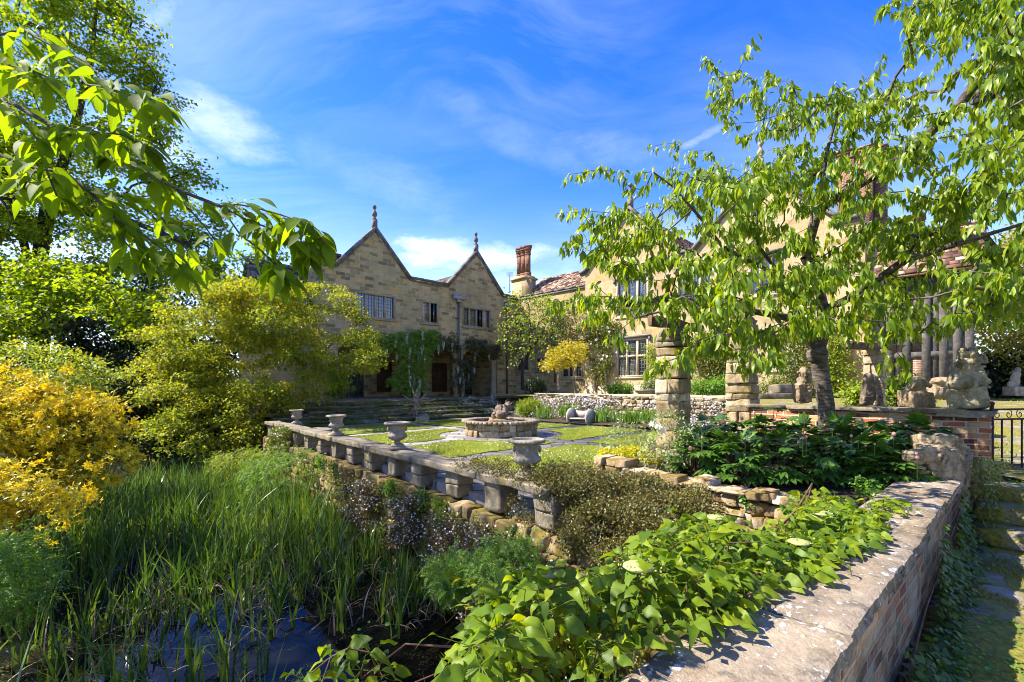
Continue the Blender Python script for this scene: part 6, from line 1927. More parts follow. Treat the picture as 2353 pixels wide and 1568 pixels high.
# wrought iron gate standing open
gp = PX(2279, 1000, 6.05); gz0, gz1 = .47, EYE + (HOR - 938) / FOC * 6.05
gd = unit(np.array([0.97, 0.22]))
gate = thing('iron_gate', 'rusty wrought iron garden gate with scrolled top rail standing by the lion pier', 'gate', P3(gp[:2], gz0))
GP = lambda s, z: P3(gp[:2] + gd * s, z)
mb = MB(); mb.tube([GP(0, gz0 - .1), GP(0, gz1 + .04)], .022, 8); mb.ellip(GP(0, gz1 + .06), (.03, .03, .03)); mb.tube([GP(1.1, gz0), GP(1.1, gz1)], .016, 8)
for z in (gz1 - .02, gz1 - .15, gz0 + .08): mb.cubes([GP(.55, z)], [P3(gd * .55, 0)], [P3(np.array([gd[1], -gd[0]]) * .008, 0)], [[0, 0, .012]])
mb.build('frame', rust, gate)
for k in range(1, 6):
    mb = MB().tube([GP(k * .18, gz0 + .02), GP(k * .18, gz1 - .15)], .0105, 7); mb.build('bar', rust, gate)
for k in range(5):
    c0 = .1 + k * .2; sg = 1 if k % 2 else -1
    pts = [GP(c0 + sg * (.008 + .0075 * a) * math.cos(a), gz1 - .085 + (.008 + .0075 * a) * math.sin(a)) for a in np.linspace(0, 7.2, 26)]
    mb = MB().tube(pts, .0055, 5); mb.build('scroll', rust, gate)
for z in (gz1 - .25, gz0 + .12): MB().box(GP(-.04, z), (.1, .03, .03)).build('hinge', rust, gate)
# ------------------------------------------------------------------ plants
def px_points(n, poly, dfun, holes=()):
    p = pts_in_poly(n, poly)
    for h in holes:
        k = inside(p, h) & (rng.random(len(p)) < .9); p = p[~k]
    D = dfun(p)
    return np.stack([(p[:, 0] - CX) / FOC * D, D, EYE - (p[:, 1] - HOR) / FOC * D], 1)

def twig_leaves(mb, tpl, A, dirs, m, spread, size, droop=0.5, out=0.6, updir=0.6, var=0.3, zs=.75):
    """m leaves round each twig end A (N,3)"""
    N = len(A); P = np.repeat(A, m, 0); Dv = np.repeat(dirs, m, 0)
    P = P + rng.normal(0, spread, (N * m, 3)) * np.array([1, 1, zs])
    ax = rdirs(N * m) + Dv * out + np.array([0, 0, -droop])
    nr = rdirs(N * m) * (1 - updir) + np.array([0, 0, updir * 1.6])
    return mb.leaves(tpl, P, ax, nr, size * rng.uniform(1 - var, 1 + var, N * m))

def tip_dirs(sk, A):
    P = np.array(sk.p); par = np.array(sk.par)
    t = sk.tip
    return unit(A - P[np.maximum(par[t], 0)])

def tree(name, label, cat, base, chains, A, leaf, m, spread, size, tpl=T_SIMPLE, bark=bark_oak, rmax=.3, step=.5, sag=0., wob=.15, droop=.4, group=None, rmin=.004, r0=.006, updir=.6, crown='crown', zs=.75):
    r = thing(name, label, cat, base, group)
    sk = Skeleton()
    for ch in chains:
        par = -1 if not sk.p else sk.nearest(ch[0])
        sk.chain(ch if par < 0 else ch[1:], par)
    sk.grow(A, step, sag, wob)
    rad = sk.radii(r0, 2.3, rmax)
    sk.mesh(mb := MB(), rad, rmin); mb.build('trunk', bark, r, smooth=True)
    twig_leaves(mb := MB(), tpl, A, tip_dirs(sk, A), m, spread, size, droop, updir=updir, zs=zs)
    mb.build(crown, leaf, r, smooth=len(tpl[0]) > 6)
    return r, sk

# ---- the cherry tree by the brick wall
def cherry_right():
    main = [(1320, 470), (1400, 470), (1500, 405), (1560, 340), (1690, 330), (1730, 255), (1650, 170), (1640, 135), (1760, 190), (1850, 195), (1990, 175), (2085, 125), (2100, 20), (2250, -80), (2480, -80), (2480, 780), (2350, 740), (2260, 715), (2150, 760), (2080, 800), (1960, 790), (1820, 820), (1700, 850), (1640, 800), (1560, 750), (1480, 725), (1370, 720), (1340, 690), (1430, 640), (1400, 570), (1340, 570)]
    holes = [[(1488, 705), (1560, 690), (1625, 715), (1615, 990), (1490, 990)], [(2120, 270), (2180, 190), (2353, 225), (2353, 300), (2230, 335)], [(2160, 440), (2353, 420), (2330, 520), (2190, 520)], [(1760, 250), (1860, 230), (1850, 290)]]
    dep = lambda p: np.clip(5.9 - 1.1 * np.clip((p[:, 0] - 1950) / 400, 0, 1.2) - .5 * np.clip((1600 - p[:, 0]) / 300, 0, 1) - .5 * np.clip((p[:, 1] - 650) / 200, 0, 1) + rng.normal(0, .75, len(p)), 3.4, 7.4)
    A = pads(235, 8, main, dep, .46, .05, .22, holes)
    sprays = [(1303, 402, 5.1), (1330, 398, 5.1), (1362, 392, 5.15), (1395, 392, 5.2), (1430, 400, 5.2), (1465, 398, 5.3), (1500, 395, 5.3), (1440, 425, 5.2), (1480, 440, 5.3), (1318, 480, 5.0), (1345, 500, 5.05), (1375, 520, 5.1), (1400, 505, 5.1), (1350, 575, 5.0), (1330, 560, 5), (1618, 130, 5.5), (1640, 155, 5.5), (1668, 175, 5.6), (1700, 165, 5.6), (1735, 190, 5.7), (1770, 175, 5.7),
              (1490, 850, 4.5), (1512, 838, 4.5), (1540, 845, 4.55), (1565, 820, 4.6), (1585, 835, 4.6), (1600, 790, 4.7), (1650, 770, 4.8), (1440, 790, 4.7), (1400, 780, 4.8), (1460, 730, 4.8), (1520, 770, 4.7), (1335, 700, 4.9), (1325, 660, 4.9), (1360, 650, 5), (2050, 885, 5.2), (2010, 850, 5.2), (2090, 845, 5.1), (2030, 20, 5.2), (2060, -5, 5.2), (2090, -10, 5.1)]
    A = np.vstack([A, np.array([PX(*s) for s in sprays])])
    b = PX(1902, 992, 6.62)
    ch = [[PX(1902, 1000, 6.62), PX(1898, 930, 6.6), PX(1884, 850, 6.58), PX(1880, 810, 6.55), PX(1891, 765, 6.5), PX(1893, 715, 6.45), PX(1880, 650, 6.3), PX(1850, 590, 6.2)],
          [PX(1880, 812, 6.55), PX(1862, 778, 6.5), PX(1835, 735, 6.4), PX(1800, 640, 6.2), PX(1738, 560, 6.0), PX(1740, 460, 5.9), PX(1745, 380, 5.8)],
          [PX(1893, 715, 6.45), PX(1968, 677, 6.0), PX(2080, 598, 5.4), PX(2200, 560, 4.9), PX(2400, 500, 4.4)],
          [PX(1800, 640, 6.2), PX(1660, 567, 5.7), PX(1613, 505, 5.5), PX(1547, 430, 5.3)],
          [PX(1850, 590, 6.2), PX(1880, 480, 6.0), PX(1900, 350, 5.8), PX(1930, 240, 5.7)],
          [PX(1880, 480, 6.0), PX(2050, 380, 5.4), PX(2200, 250, 4.9), PX(2330, 60, 4.5)],
          [PX(1835, 735, 6.4), PX(1656, 702, 5.6), PX(1550, 687, 5.2), PX(1440, 700, 5.0)]]
    r = thing('cherry_tree', 'cherry tree with drooping fresh green leaves growing before the brick wall and great block', 'tree', b)
    sk = Skeleton()
    for c in ch:
        par = -1 if not sk.p else sk.nearest(c[0]); sk.chain(c if par < 0 else c[1:], par)
    sk.grow(A, .22, .02, .10)
    rad = sk.radii(.003, 2.05, .11)
    P = np.array(sk.p)
    mb = sk.mesh(MB(), rad, 0)
    mb.ellip(PX(1878, 815, 6.55), (.14, .13, .14)); mb.ellip(PX(1902, 995, 6.62), (.19, .18, .1))
    mb.build('trunk', bark_cherry, r, smooth=True)
    # leaves hang in bunches from the spurs along the last length of each twig
    d = tip_dirs(sk, A); m = 14
    N = len(A); back = rng.uniform(-.02, .20, (N, m)) ** 1.0
    Pp = (A[:, None] - d[:, None] * back[..., None] + rng.normal(0, .03, (N, m, 3))).reshape(-1, 3)
    dd = np.repeat(d, m, 0); hz = rdirs(N * m, -.3, .3)
    ax = hz * .42 + dd * .25 + np.array([0, 0, -.80]) + rng.normal(0, .20, (N * m, 3))
    nr = hz * .9 + np.array([0, 0, .55]) + rng.normal(0, .3, (N * m, 3))
    keep = rng.random(N * m) < .9
    mb = MB().leaves(T_CHERRY, Pp[keep], ax[keep], nr[keep], rng.uniform(.07, .14, keep.sum()))
    mb.build('crown', lf_cherry, r, smooth=True)
cherry_right()

# ---- the cherry on the left: trunk beyond the frame, long limbs hanging in
def cherry_left():
    r = thing('overhanging_cherry', 'close cherry branches with big serrated backlit leaves hanging in at upper left', 'tree', (-7.3, 3.3, -.5))
    sk = Skeleton()
    sk.chain([(-7.3, 3.3, -.6), (-7.25, 3.3, 1.0), (-7.1, 3.35, 2.4), (-7.4, 3.6, 4.2), (-8.2, 4.2, 6.2), (-9.0, 4.8, 8.0)])
    def br(pts):
        c = [PX(*p) for p in pts]; par = sk.nearest(c[0]); sk.chain(c[1:], par, 3)
    i = sk.nearest((-7.1, 3.35, 2.4)); sk.chain([(-5.6, 3.0, 3.3), PX(-420, 160, 2.8), PX(-180, 170, 2.55)], i, 3)
    br([(-180, 170, 2.55), (0, 222, 2.3), (120, 290, 2.2), (250, 350, 2.1), (340, 402, 2.05), (430, 445, 2.0), (505, 474, 2.0)])
    br([(505, 474, 2.0), (545, 470, 2.0), (582, 476, 2.0), (645, 494, 1.98), (690, 508, 1.96), (725, 530, 1.95), (745, 560, 1.95)])
    br([(505, 474, 2.0), (560, 502, 2.0), (610, 522, 2.0), (660, 542, 1.98), (700, 566, 1.96), (720, 590, 1.95)])
    br([(505, 474, 2.0), (530, 508, 2.0), (552, 540, 1.98), (600, 576, 1.97), (635, 612, 1.96), (652, 645, 1.96)])
    br([(-180, 170, 2.55), (-60, 330, 2.4), (0, 357, 2.25), (84, 388, 2.2), (146, 395, 2.15), (205, 440, 2.1), (256, 495, 2.1), (330, 540, 2.1), (395, 590, 2.1), (425, 625, 2.1)])
    br([(256, 495, 2.1), (290, 560, 2.1), (330, 600, 2.15)])
    br([(-180, 170, 2.55), (-60, 95, 2.3), (0, 80, 2.2), (55, 70, 2.15), (128, 110, 2.1), (198, 143, 2.05), (250, 190, 2.0)])
    br([(-60, 95, 2.3), (20, 150, 2.0), (70, 160, 1.9), (110, 185, 1.85)])
    br([(128, 110, 2.1), (200, 195, 1.8), (270, 205, 1.72), (340, 225, 1.7), (375, 240, 1.7)])
    br([(120, 290, 2.2), (200, 300, 2.0), (280, 310, 1.95), (340, 340, 1.95)])
    br([(340, 402, 2.05), (410, 455, 2.2), (470, 520, 2.3), (500, 560, 2.4)])
    br([(0, 222, 2.3), (40, 270, 2.0), (95, 330, 1.95), (110, 400, 1.95), (130, 450, 1.95)])
    br([(84, 388, 2.2), (60, 420, 2.0), (50, 440, 2.0)])
    br([(205, 440, 2.1), (300, 455, 2.2), (370, 500, 2.25), (450, 600, 2.4), (480, 620, 2.4)])
    nvis = len(sk.p)
    # crown above the frame
    A, _ = in_ellips(620, [((-10.0, 4.6, 8.2), (2.2, 3.4, 2.5)), ((-9.4, 3.0, 6.6), (1.6, 2.4, 1.8)), ((-11.2, 7.6, 9.2), (1.8, 2.4, 2.0))], .3)
    sk.grow(A, .4, 0, .12)
    rad = sk.radii(.0035, 2.4, .16)
    tips = A
    sk.mesh(mb := MB(), rad, 0, 6); mb.build('trunk', bark_cherry, r, smooth=True)
    P = np.array(sk.p); par = np.array(sk.par)
    # leaves on the visible branches
    lo = sk.nearest(PX(-180, 170, 2.55))
    pos, ax, nr, sz = [], [], [], []
    kids = np.bincount(par[par >= 0], minlength=len(P))
    for i in range(lo + 1, nvis):
        if rad[i] > .022: continue
        b = unit(P[i] - P[par[i]])
        end = kids[i] == 0
        pxx = P[i][0] / P[i][1] * FOC + CX
        nl = 7 if end else (rng.random() < (.2 if 430 < pxx < 560 else .6 if 560 <= pxx < 690 else .85)) * rng.integers(2, 6)
        for k in range(int(nl)):
            h = rdirs(1, -.2, .2)[0]
            pos.append(P[i] - b * rng.uniform(0, .07) + rng.normal(0, .012, 3))
            a = h * .75 + b * .45 + np.array([0, 0, -.45]) + rng.normal(0, .2, 3)
            ax.append(a); nr.append(h * .5 + np.array([0, -.25, .7]) + rng.normal(0, .35, 3)); sz.append(rng.uniform(.08, .145))
    # short stalks
    pos = np.array(pos); ax = unit(np.array(ax))
    st_ = ax * .025 + np.array([0, 0, .005])
    mb = MB().cones(pos, pos + st_, np.full(len(pos), .0011), np.full(len(pos), .0009), 4)
    mb.leaves(T_CHERRY_NEAR, pos + st_, ax, np.array(nr), np.array(sz))
    mb.build('leaves', lf_cherry_near, r, smooth=True)
    twig_leaves(mb := MB(), T_CHERRY, A, unit(A - np.array([-8.5, 4, 6])), 14, .22, .15, .6)
    mb.build('crown', lf_cherry, r, smooth=True)
cherry_left()

# ---- the big oak and the dark trees behind
T_OAK = simple(.42, .12, .12)
def oak():
    poly = [(-250, -200), (150, -150), (325, -20), (345, 30), (290, 80), (372, 105), (310, 160), (385, 185), (330, 235), (405, 275), (400, 330), (455, 380), (470, 430), (540, 500), (600, 560), (590, 640), (470, 660), (430, 700), (330, 770), (210, 760), (60, 760), (-250, 740)]
    holes = [[(0, 60), (60, 40), (90, 100), (20, 130)], [(330, 30), (380, 0), (390, 90)], [(220, 330), (300, 330), (280, 400), (210, 390)], [(0, 570), (60, 560), (70, 640), (0, 650)]]
    A = pads(270, 8, poly, lambda p: np.clip(24 - 3.5 * np.clip((p[:, 1] - 450) / 250, 0, 1) + rng.normal(0, 1.8, len(p)), 17, 29), 1.5, .22, .28, holes)
    opy = HOR + (EYE - A[:, 2]) / A[:, 1] * FOC
    A = A[(opy > 330) | (np.arange(len(A)) // 8 % 5 < 3)]
    b = PX(70, 960, 25)
    ch = [[PX(70, 960, 25), PX(80, 880, 25), PX(90, 780, 25), PX(80, 660, 25), PX(110, 480, 25), PX(170, 300, 25), PX(210, 130, 25), PX(230, -50, 25)],
          [PX(90, 780, 25), PX(150, 730, 24), PX(70, 690, 22), PX(0, 630, 20), PX(-100, 560, 19)],
          [PX(90, 780, 25), PX(170, 745, 23), PX(260, 740, 21.5), PX(370, 735, 20.5)],
          [PX(80, 660, 25), PX(190, 680, 22), PX(120, 620, 21), PX(60, 590, 20.5), PX(30, 560, 20)],
          [PX(80, 660, 25), PX(30, 460, 24), PX(-80, 300, 24)], [PX(110, 480, 25), PX(280, 500, 24), PX(430, 560, 23)],
          [PX(110, 480, 25), PX(95, 462, 23.5), PX(0, 455, 22), PX(-120, 440, 21.5)], [PX(170, 300, 25), PX(290, 260, 24.5), PX(370, 200, 24)], [PX(210, 130, 25), PX(80, 60, 24), PX(-50, 0, 24)]]
    tree('oak_tree', 'big spreading oak with bright spring leaves filling the left edge', 'tree', b, ch, A, lf_oak, 62, .32, .165, T_OAK, bark_oak, .46, .6, 0, .18, .2, rmin=.012, r0=.012, zs=.5)
oak()
def bush(name, label, cat, base, ells, n, leaf, m, spread, size, tpl=T_SIMPLE, bark=twig_brown, rmax=.06, step=.25, shell=.55, lump=.25, freq=1.3, stems=3, flowers=None, group=None, droop=.2, updir=.6, foliage='foliage', rmin=.004):
    """many stemmed bush: ells are (centre, radii)"""
    r = thing(name, label, cat, base, group)
    A, d = in_ellips(n, ells, shell, lump, freq)
    A[:, 2] = np.maximum(A[:, 2], base[2] + .02)
    sk = Skeleton(); c0 = np.mean([e[0] for e in ells], 0)
    b = np.asarray(base, float); sk.chain([b, b + (c0 - b) * .3])
    for k in range(stems):
        e = ells[k % len(ells)]; sk.chain([b + (c0 - b) * .15, (b + np.asarray(e[0])) / 2 + rng.normal(0, .1, 3) * e[1][0], np.asarray(e[0]) + rng.normal(0, .25, 3) * np.asarray(e[1])], 0)
    sk.grow(A, step, 0, .15)
    rad = sk.radii(.003, 2.3, rmax)
    sk.mesh(mb := MB(), rad, rmin, 5); mb.build('stems', bark, r, smooth=True)
    twig_leaves(mb := MB(), tpl, A, d, m, spread, size, droop, updir=updir); mb.build(foliage, leaf, r, smooth=len(tpl[0]) > 6)
    if flowers:
        fn, fm, fmat, ft, fs, fsp, frac = flowers
        k = rng.choice(len(A), int(len(A) * frac), replace=False)
        C = A[k] + d[k] * spread * .8
        P = np.repeat(C, fm, 0) + rng.normal(0, fsp, (len(C) * fm, 3)); D_ = np.repeat(d[k], fm, 0) + rdirs(len(C) * fm) * .7
        mb = MB().leaves(ft, P, rdirs(len(P)), D_ + np.array([0, -.2, .3]), fs * rng.uniform(.75, 1.25, len(P)))
        tag(mb.build(fn, fmat, r), kind='stuff')
    return r

wb_ = [(-80, 30, 34, 6.0, 700, 'tall dark evergreen tree behind the oak at the far left edge'), (230, 27, 31, 4.5, 620, 'dark evergreen tree in shade behind the oak, above the azaleas'), (420, 25, 33, 4.0, 600, 'dark evergreen tree between the oak and the golden shrub')]
for px, Y, Y2, h, top, lab in wb_:
    b = PX(px, 920, Y2); zt = PX(px, top, Y2)[2]
    c = [b[0], b[1], (b[2] + zt) / 2 - 1]
    bush('evergreen_tree', lab, 'tree', (b[0], b[1], -.2), [((b[0], b[1], 2.2), (4.8, 2.5, 2.6)), ((b[0], b[1], zt * .62), (3.8, 2.5, zt * .4))], 420, lf_dark, 34, .42, .30, T_SIMPLE, bark_oak, .35, .9, .6, .3, .5, 3, group='dark trees behind the oak', rmin=.03)
for (px, py, Y, rx, rz, mat, lab, n) in ((400, 950, 16.5, 1.2, .8, lf_dark, 'small dark evergreen bush under the left skirt of the golden shrub', 200), (180, 930, 14.5, 1.6, 1.2, lf_dark, 'dark evergreen bush close behind the azaleas', 260), (300, 905, 19.0, 2.2, 1.8, lf_dark, 'low dark yew bush in deep shade behind the azaleas', 330), (300, 985, 17.0, 1.3, .55, lf_ivy, 'rounded green bush at the far pond edge below the dark yew', 200), (470, 890, 22, 1.6, .5, fl_spurge, 'small golden conifer glowing behind the golden shrub', 120)):
    p = PX(px, py, Y)
    bush('yew_bush' if mat is lf_dark else 'clipped_bush', lab, 'bush', (p[0], p[1], p[2] - rz), [(p, (rx, 1.2, rz))], n, mat, 30, .22, .15, T_SIMPLE, bark_oak, .08, .5, .6, .25, .9)

# ---- golden shrub at the end of the house
def golden():
    poly = [(330, 850), (350, 760), (400, 690), (470, 640), (540, 625), (600, 650), (650, 640), (735, 650), (790, 690), (830, 745), (852, 800), (850, 850), (800, 860), (770, 840), (735, 880), (690, 900), (650, 950), (625, 1005), (560, 1030), (480, 1032), (420, 1015), (345, 965), (420, 925), (330, 900)]
    A = pads(175, 8, poly, lambda p: np.clip(16.8 + 1.2 * np.clip((p[:, 0] - 600) / 200, -1, 1) - 1.7 * np.clip((p[:, 1] - 850) / 150, 0, 1) + rng.normal(0, 1.0, len(p)), 13.2, 19.5), .8, .10, .45)
    b = PX(706, 925, 19.2)
    ch = [[b, PX(703, 880, 19.1), PX(696, 840, 18.8), PX(650, 780, 18), PX(600, 720, 17)], [PX(703, 880, 19.1), PX(725, 830, 18.5), PX(780, 770, 18)],
          [PX(703, 880, 19.1), PX(640, 900, 17.8), PX(540, 900, 16.5), PX(440, 900, 16)], [PX(640, 900, 17.8), PX(560, 960, 15.6), PX(470, 990, 14.6)], [PX(650, 780, 18), PX(500, 760, 16.5), PX(400, 760, 16)]]
    tree('golden_shrub', 'huge golden green shrub with pale trunks against the left end of the house', 'shrub', b, ch, A, lf_shrub, 50, .15, .105, T_SIMPLE, bark_pale, .22, .4, 0, .16, .15, rmin=.008, r0=.007, updir=.6, zs=.55)
golden()

# ---- azaleas
p = PX(60, 1000, 6.8)
bush('azalea', 'large azalea covered in orange yellow flowers at the left edge over the pond', 'azalea', (p[0] - .5, p[1], -1.0), [(PX(20, 1010, 6.8), (1.5, 1.2, 1.0)), (PX(170, 1010, 7.2), (.75, .9, .62)), (PX(235, 1075, 6.8), (.45, .6, .35)), (PX(50, 1165, 5.3), (.52, .5, .32)), (PX(-60, 1150, 5.6), (.8, .7, .6)), (PX(215, 935, 7.2), (.3, .4, .2)), (PX(120, 880, 7.2), (.5, .5, .2))], 1000, lf_azalea, 24, .10, .055, T_SIMPLE, twig_brown, .05, .2, .65, .34, 2.2, 5,
     ('flowers', 13, fl_azalea, T_STAR, .047, .055, .88))
p = PX(50, 870, 9.5)
bush('azalea', 'paler yellow green azalea with few flowers, behind the large orange one', 'azalea', (p[0], p[1], -.8), [(p, (1.5, 1.2, .62)), (PX(110, 900, 9.2), (.8, .8, .4))], 420, lf_lime, 24, .13, .07, T_SIMPLE, twig_brown, .05, .25, .65, .25, 1.2, 3,
     ('flowers', 5, fl_azalea, T_STAR, .045, .07, .30))
p = PX(0, 1330, 4.5)
bush('fern_bush', 'soft green feathery bush under the azalea at the lower left edge', 'bush', (p[0] - .1, p[1], -1.15), [(p, (.42, .4, .5))], 130, lf_fresh, 10, .09, .09, T_PINNATE, twig_brown, .02, .12, .6, .2, 2, 3)

# ---- reeds in the pond
def reeds():
    lo, hi = POND.min(0), POND.max(0)
    n = 7600
    p = pts_in_poly(n, POND); p = p[(p[:, 1] > 1.2)]
    d = poly_dist(p, POND)
    # open water in the near corner and patches
    ow = 1.4 * np.exp(-(((p[:, 0] + 1.35) / 1.05) ** 4 + ((p[:, 1] - 4.3) / .95) ** 4)) + .3 * np.exp(-(((p[:, 0] + 3.9) / .45) ** 2 + ((p[:, 1] - 4.0) / .5) ** 2)) + .8 * np.exp(-(((p[:, 0] + .35) / .5) ** 2 + ((p[:, 1] - 4.9) / .5) ** 2)) + .35 * np.exp(-(((p[:, 0] + 5.2) / .7) ** 2 + ((p[:, 1] - 5.6) / 1.2) ** 2))
    keep = rng.random(len(p)) > ow * 1.25 - .05
    keep &= rng.random(len(p)) < np.clip(.50 + .40 * snoise(np.column_stack([p, 0 * d]), 1.3), .15, 1)
    p = p[keep]
    m = 6; N = len(p) * m
    B = np.repeat(p, m, 0) + rng.normal(0, .03, (N, 2))
    hh = np.repeat(rng.uniform(.48, .95, len(p)), m) * rng.uniform(.5, 1.1, N)
    hh = hh * np.clip(.75 + .05 * B[:, 1], .8, 1.15)
    la = rng.uniform(0, 2 * math.pi, N); ln = np.abs(rng.normal(.16, .27, N)) * hh
    wd = rng.uniform(.008, .0165, N)
    tw = rng.uniform(0, math.pi, N)
    def ribbons(B, hh, la, ln, wd, tw, z0, droop):
        N = len(B); S = 6; s = np.linspace(0, 1, S)
        L = np.stack([np.cos(la), np.sin(la)], 1); side = np.stack([np.cos(tw), np.sin(tw)], 1)
        x = B[:, None, :] + L[:, None, :] * (ln[:, None] * s[None] ** 1.8)[..., None]
        z = z0 + hh[:, None] * (s[None] - droop[:, None] * s[None] ** 3)
        w = wd[:, None] * np.clip(1.15 - s[None] ** 2.2 * 1.15, .04, 1)
        v0 = np.concatenate([x - side[:, None] * w[..., None], z[..., None]], 2); v1 = np.concatenate([x + side[:, None] * w[..., None], z[..., None]], 2)
        v = np.stack([v0, v1], 2).reshape(N, S * 2, 3)
        q = np.array([[2 * i, 2 * i + 1, 2 * i + 3, 2 * i + 2] for i in range(S - 1)])
        return v.reshape(-1, 3), (q[None] + (np.arange(N) * S * 2)[:, None, None]).reshape(-1, 4), np.tile(np.stack([np.tile([-1., 1.], S), np.repeat(s, 2)], 1), (N, 1))
    v, f, uv = ribbons(B, hh, la, ln, wd, tw, Z_POND - .04, np.where(rng.random(N) < .18, rng.uniform(.2, .55, N), .03))
    tag(MB().add(v, f, uv).build('reeds', lf_reed, smooth=True), 'tall green reeds crowding the dark pond', 'reeds', kind='stuff')
    k = rng.random(len(p)) < .5; q = p[k]; M = 5; N = len(q) * M
    B = np.repeat(q, M, 0) + rng.normal(0, .08, (N, 2)); hh = rng.uniform(.15, .6, N)
    v, f, uv = ribbons(B, hh, rng.uniform(0, 6.28, N), rng.uniform(.1, .5, N), rng.uniform(.005, .010, N), rng.uniform(0, 3.14, N), Z_POND, rng.uniform(.1, .7, N))
    tag(MB().add(v, f, uv).build('dead_reeds', lf_straw), 'bleached broken reed stalks between the green blades', 'dead reeds', kind='stuff')
    # low water plants between the stems
    n = 5000; q = pts_in_poly(n, POND); q = q[q[:, 1] > 1.5]
    s = snoise(np.column_stack([q, 0 * q[:, 0]]), 1.3); q = q[s > rng.uniform(-.1, .9, len(q))]
    N = len(q)
    mb = MB().leaves(T_ROUND, np.column_stack([q, Z_POND + rng.uniform(.02, .16, N)]), rdirs(N, -.2, .2), np.tile([[0, -.2, 1.]], (N, 1)) + rng.normal(0, .3, (N, 3)), rng.uniform(.03, .065, N))
    tag(mb.build('water_mint', lf_fresh, smooth=True), 'low round leaved water plants floating between reeds', 'water plants', kind='stuff')
    # yellow flags far back
reeds()

# ---- herbs at the pond edge
for (px, py, Y, rx, rz, mat, lab) in ((650, 1090, 10.2, .85, .5, lf_fresh, 'bushy fresh green herb clump at the far foot of the balustrade wall'), (560, 1062, 12.0, .8, .3, lf_lime, 'pale green umbel herb clump before the golden shrub'),
                                     (1045, 1325, 4.7, .26, .24, lf_fresh, 'leafy herb at the wall foot by the reeds, left of the fern'), (1165, 1310, 4.35, .36, .30, lf_fresh, 'bright green nettle like clump at the wall foot beside the hydrangea')):
    p = PX(px, py, Y)
    bush('herb_clump', lab, 'herbs', (p[0], p[1], max(p[2] - rz * 1.3, -1.25)), [(p, (rx, rx * .8, rz))], int(70 + 120 * rx), mat, 9, .10 * (rx + .4), .075 + .03 * rx, T_PINNATE, twig_brown, .012, .12, .55, .25, 2.2, 4)
p = PX(1072, 1300, 4.5)
fern = thing('fern', 'arching green fern between two herb clumps at the pond wall foot', 'fern', (p[0], p[1], p[2] - .2))
mb = MB(); n = 14
T_FROND = pinnate(14, simple(.16, .03, .1), .5, .17)
a = np.arange(n) / n * 6.28
mb.leaves(T_FROND, np.tile(p - [0, 0, .15], (n, 1)), np.stack([np.cos(a), np.sin(a), np.full(n, .9)], 1), np.tile([[0, 0, 1.]], (n, 1)), rng.uniform(.35, .5, n)); mb.build('fronds', lf_lime, fern)

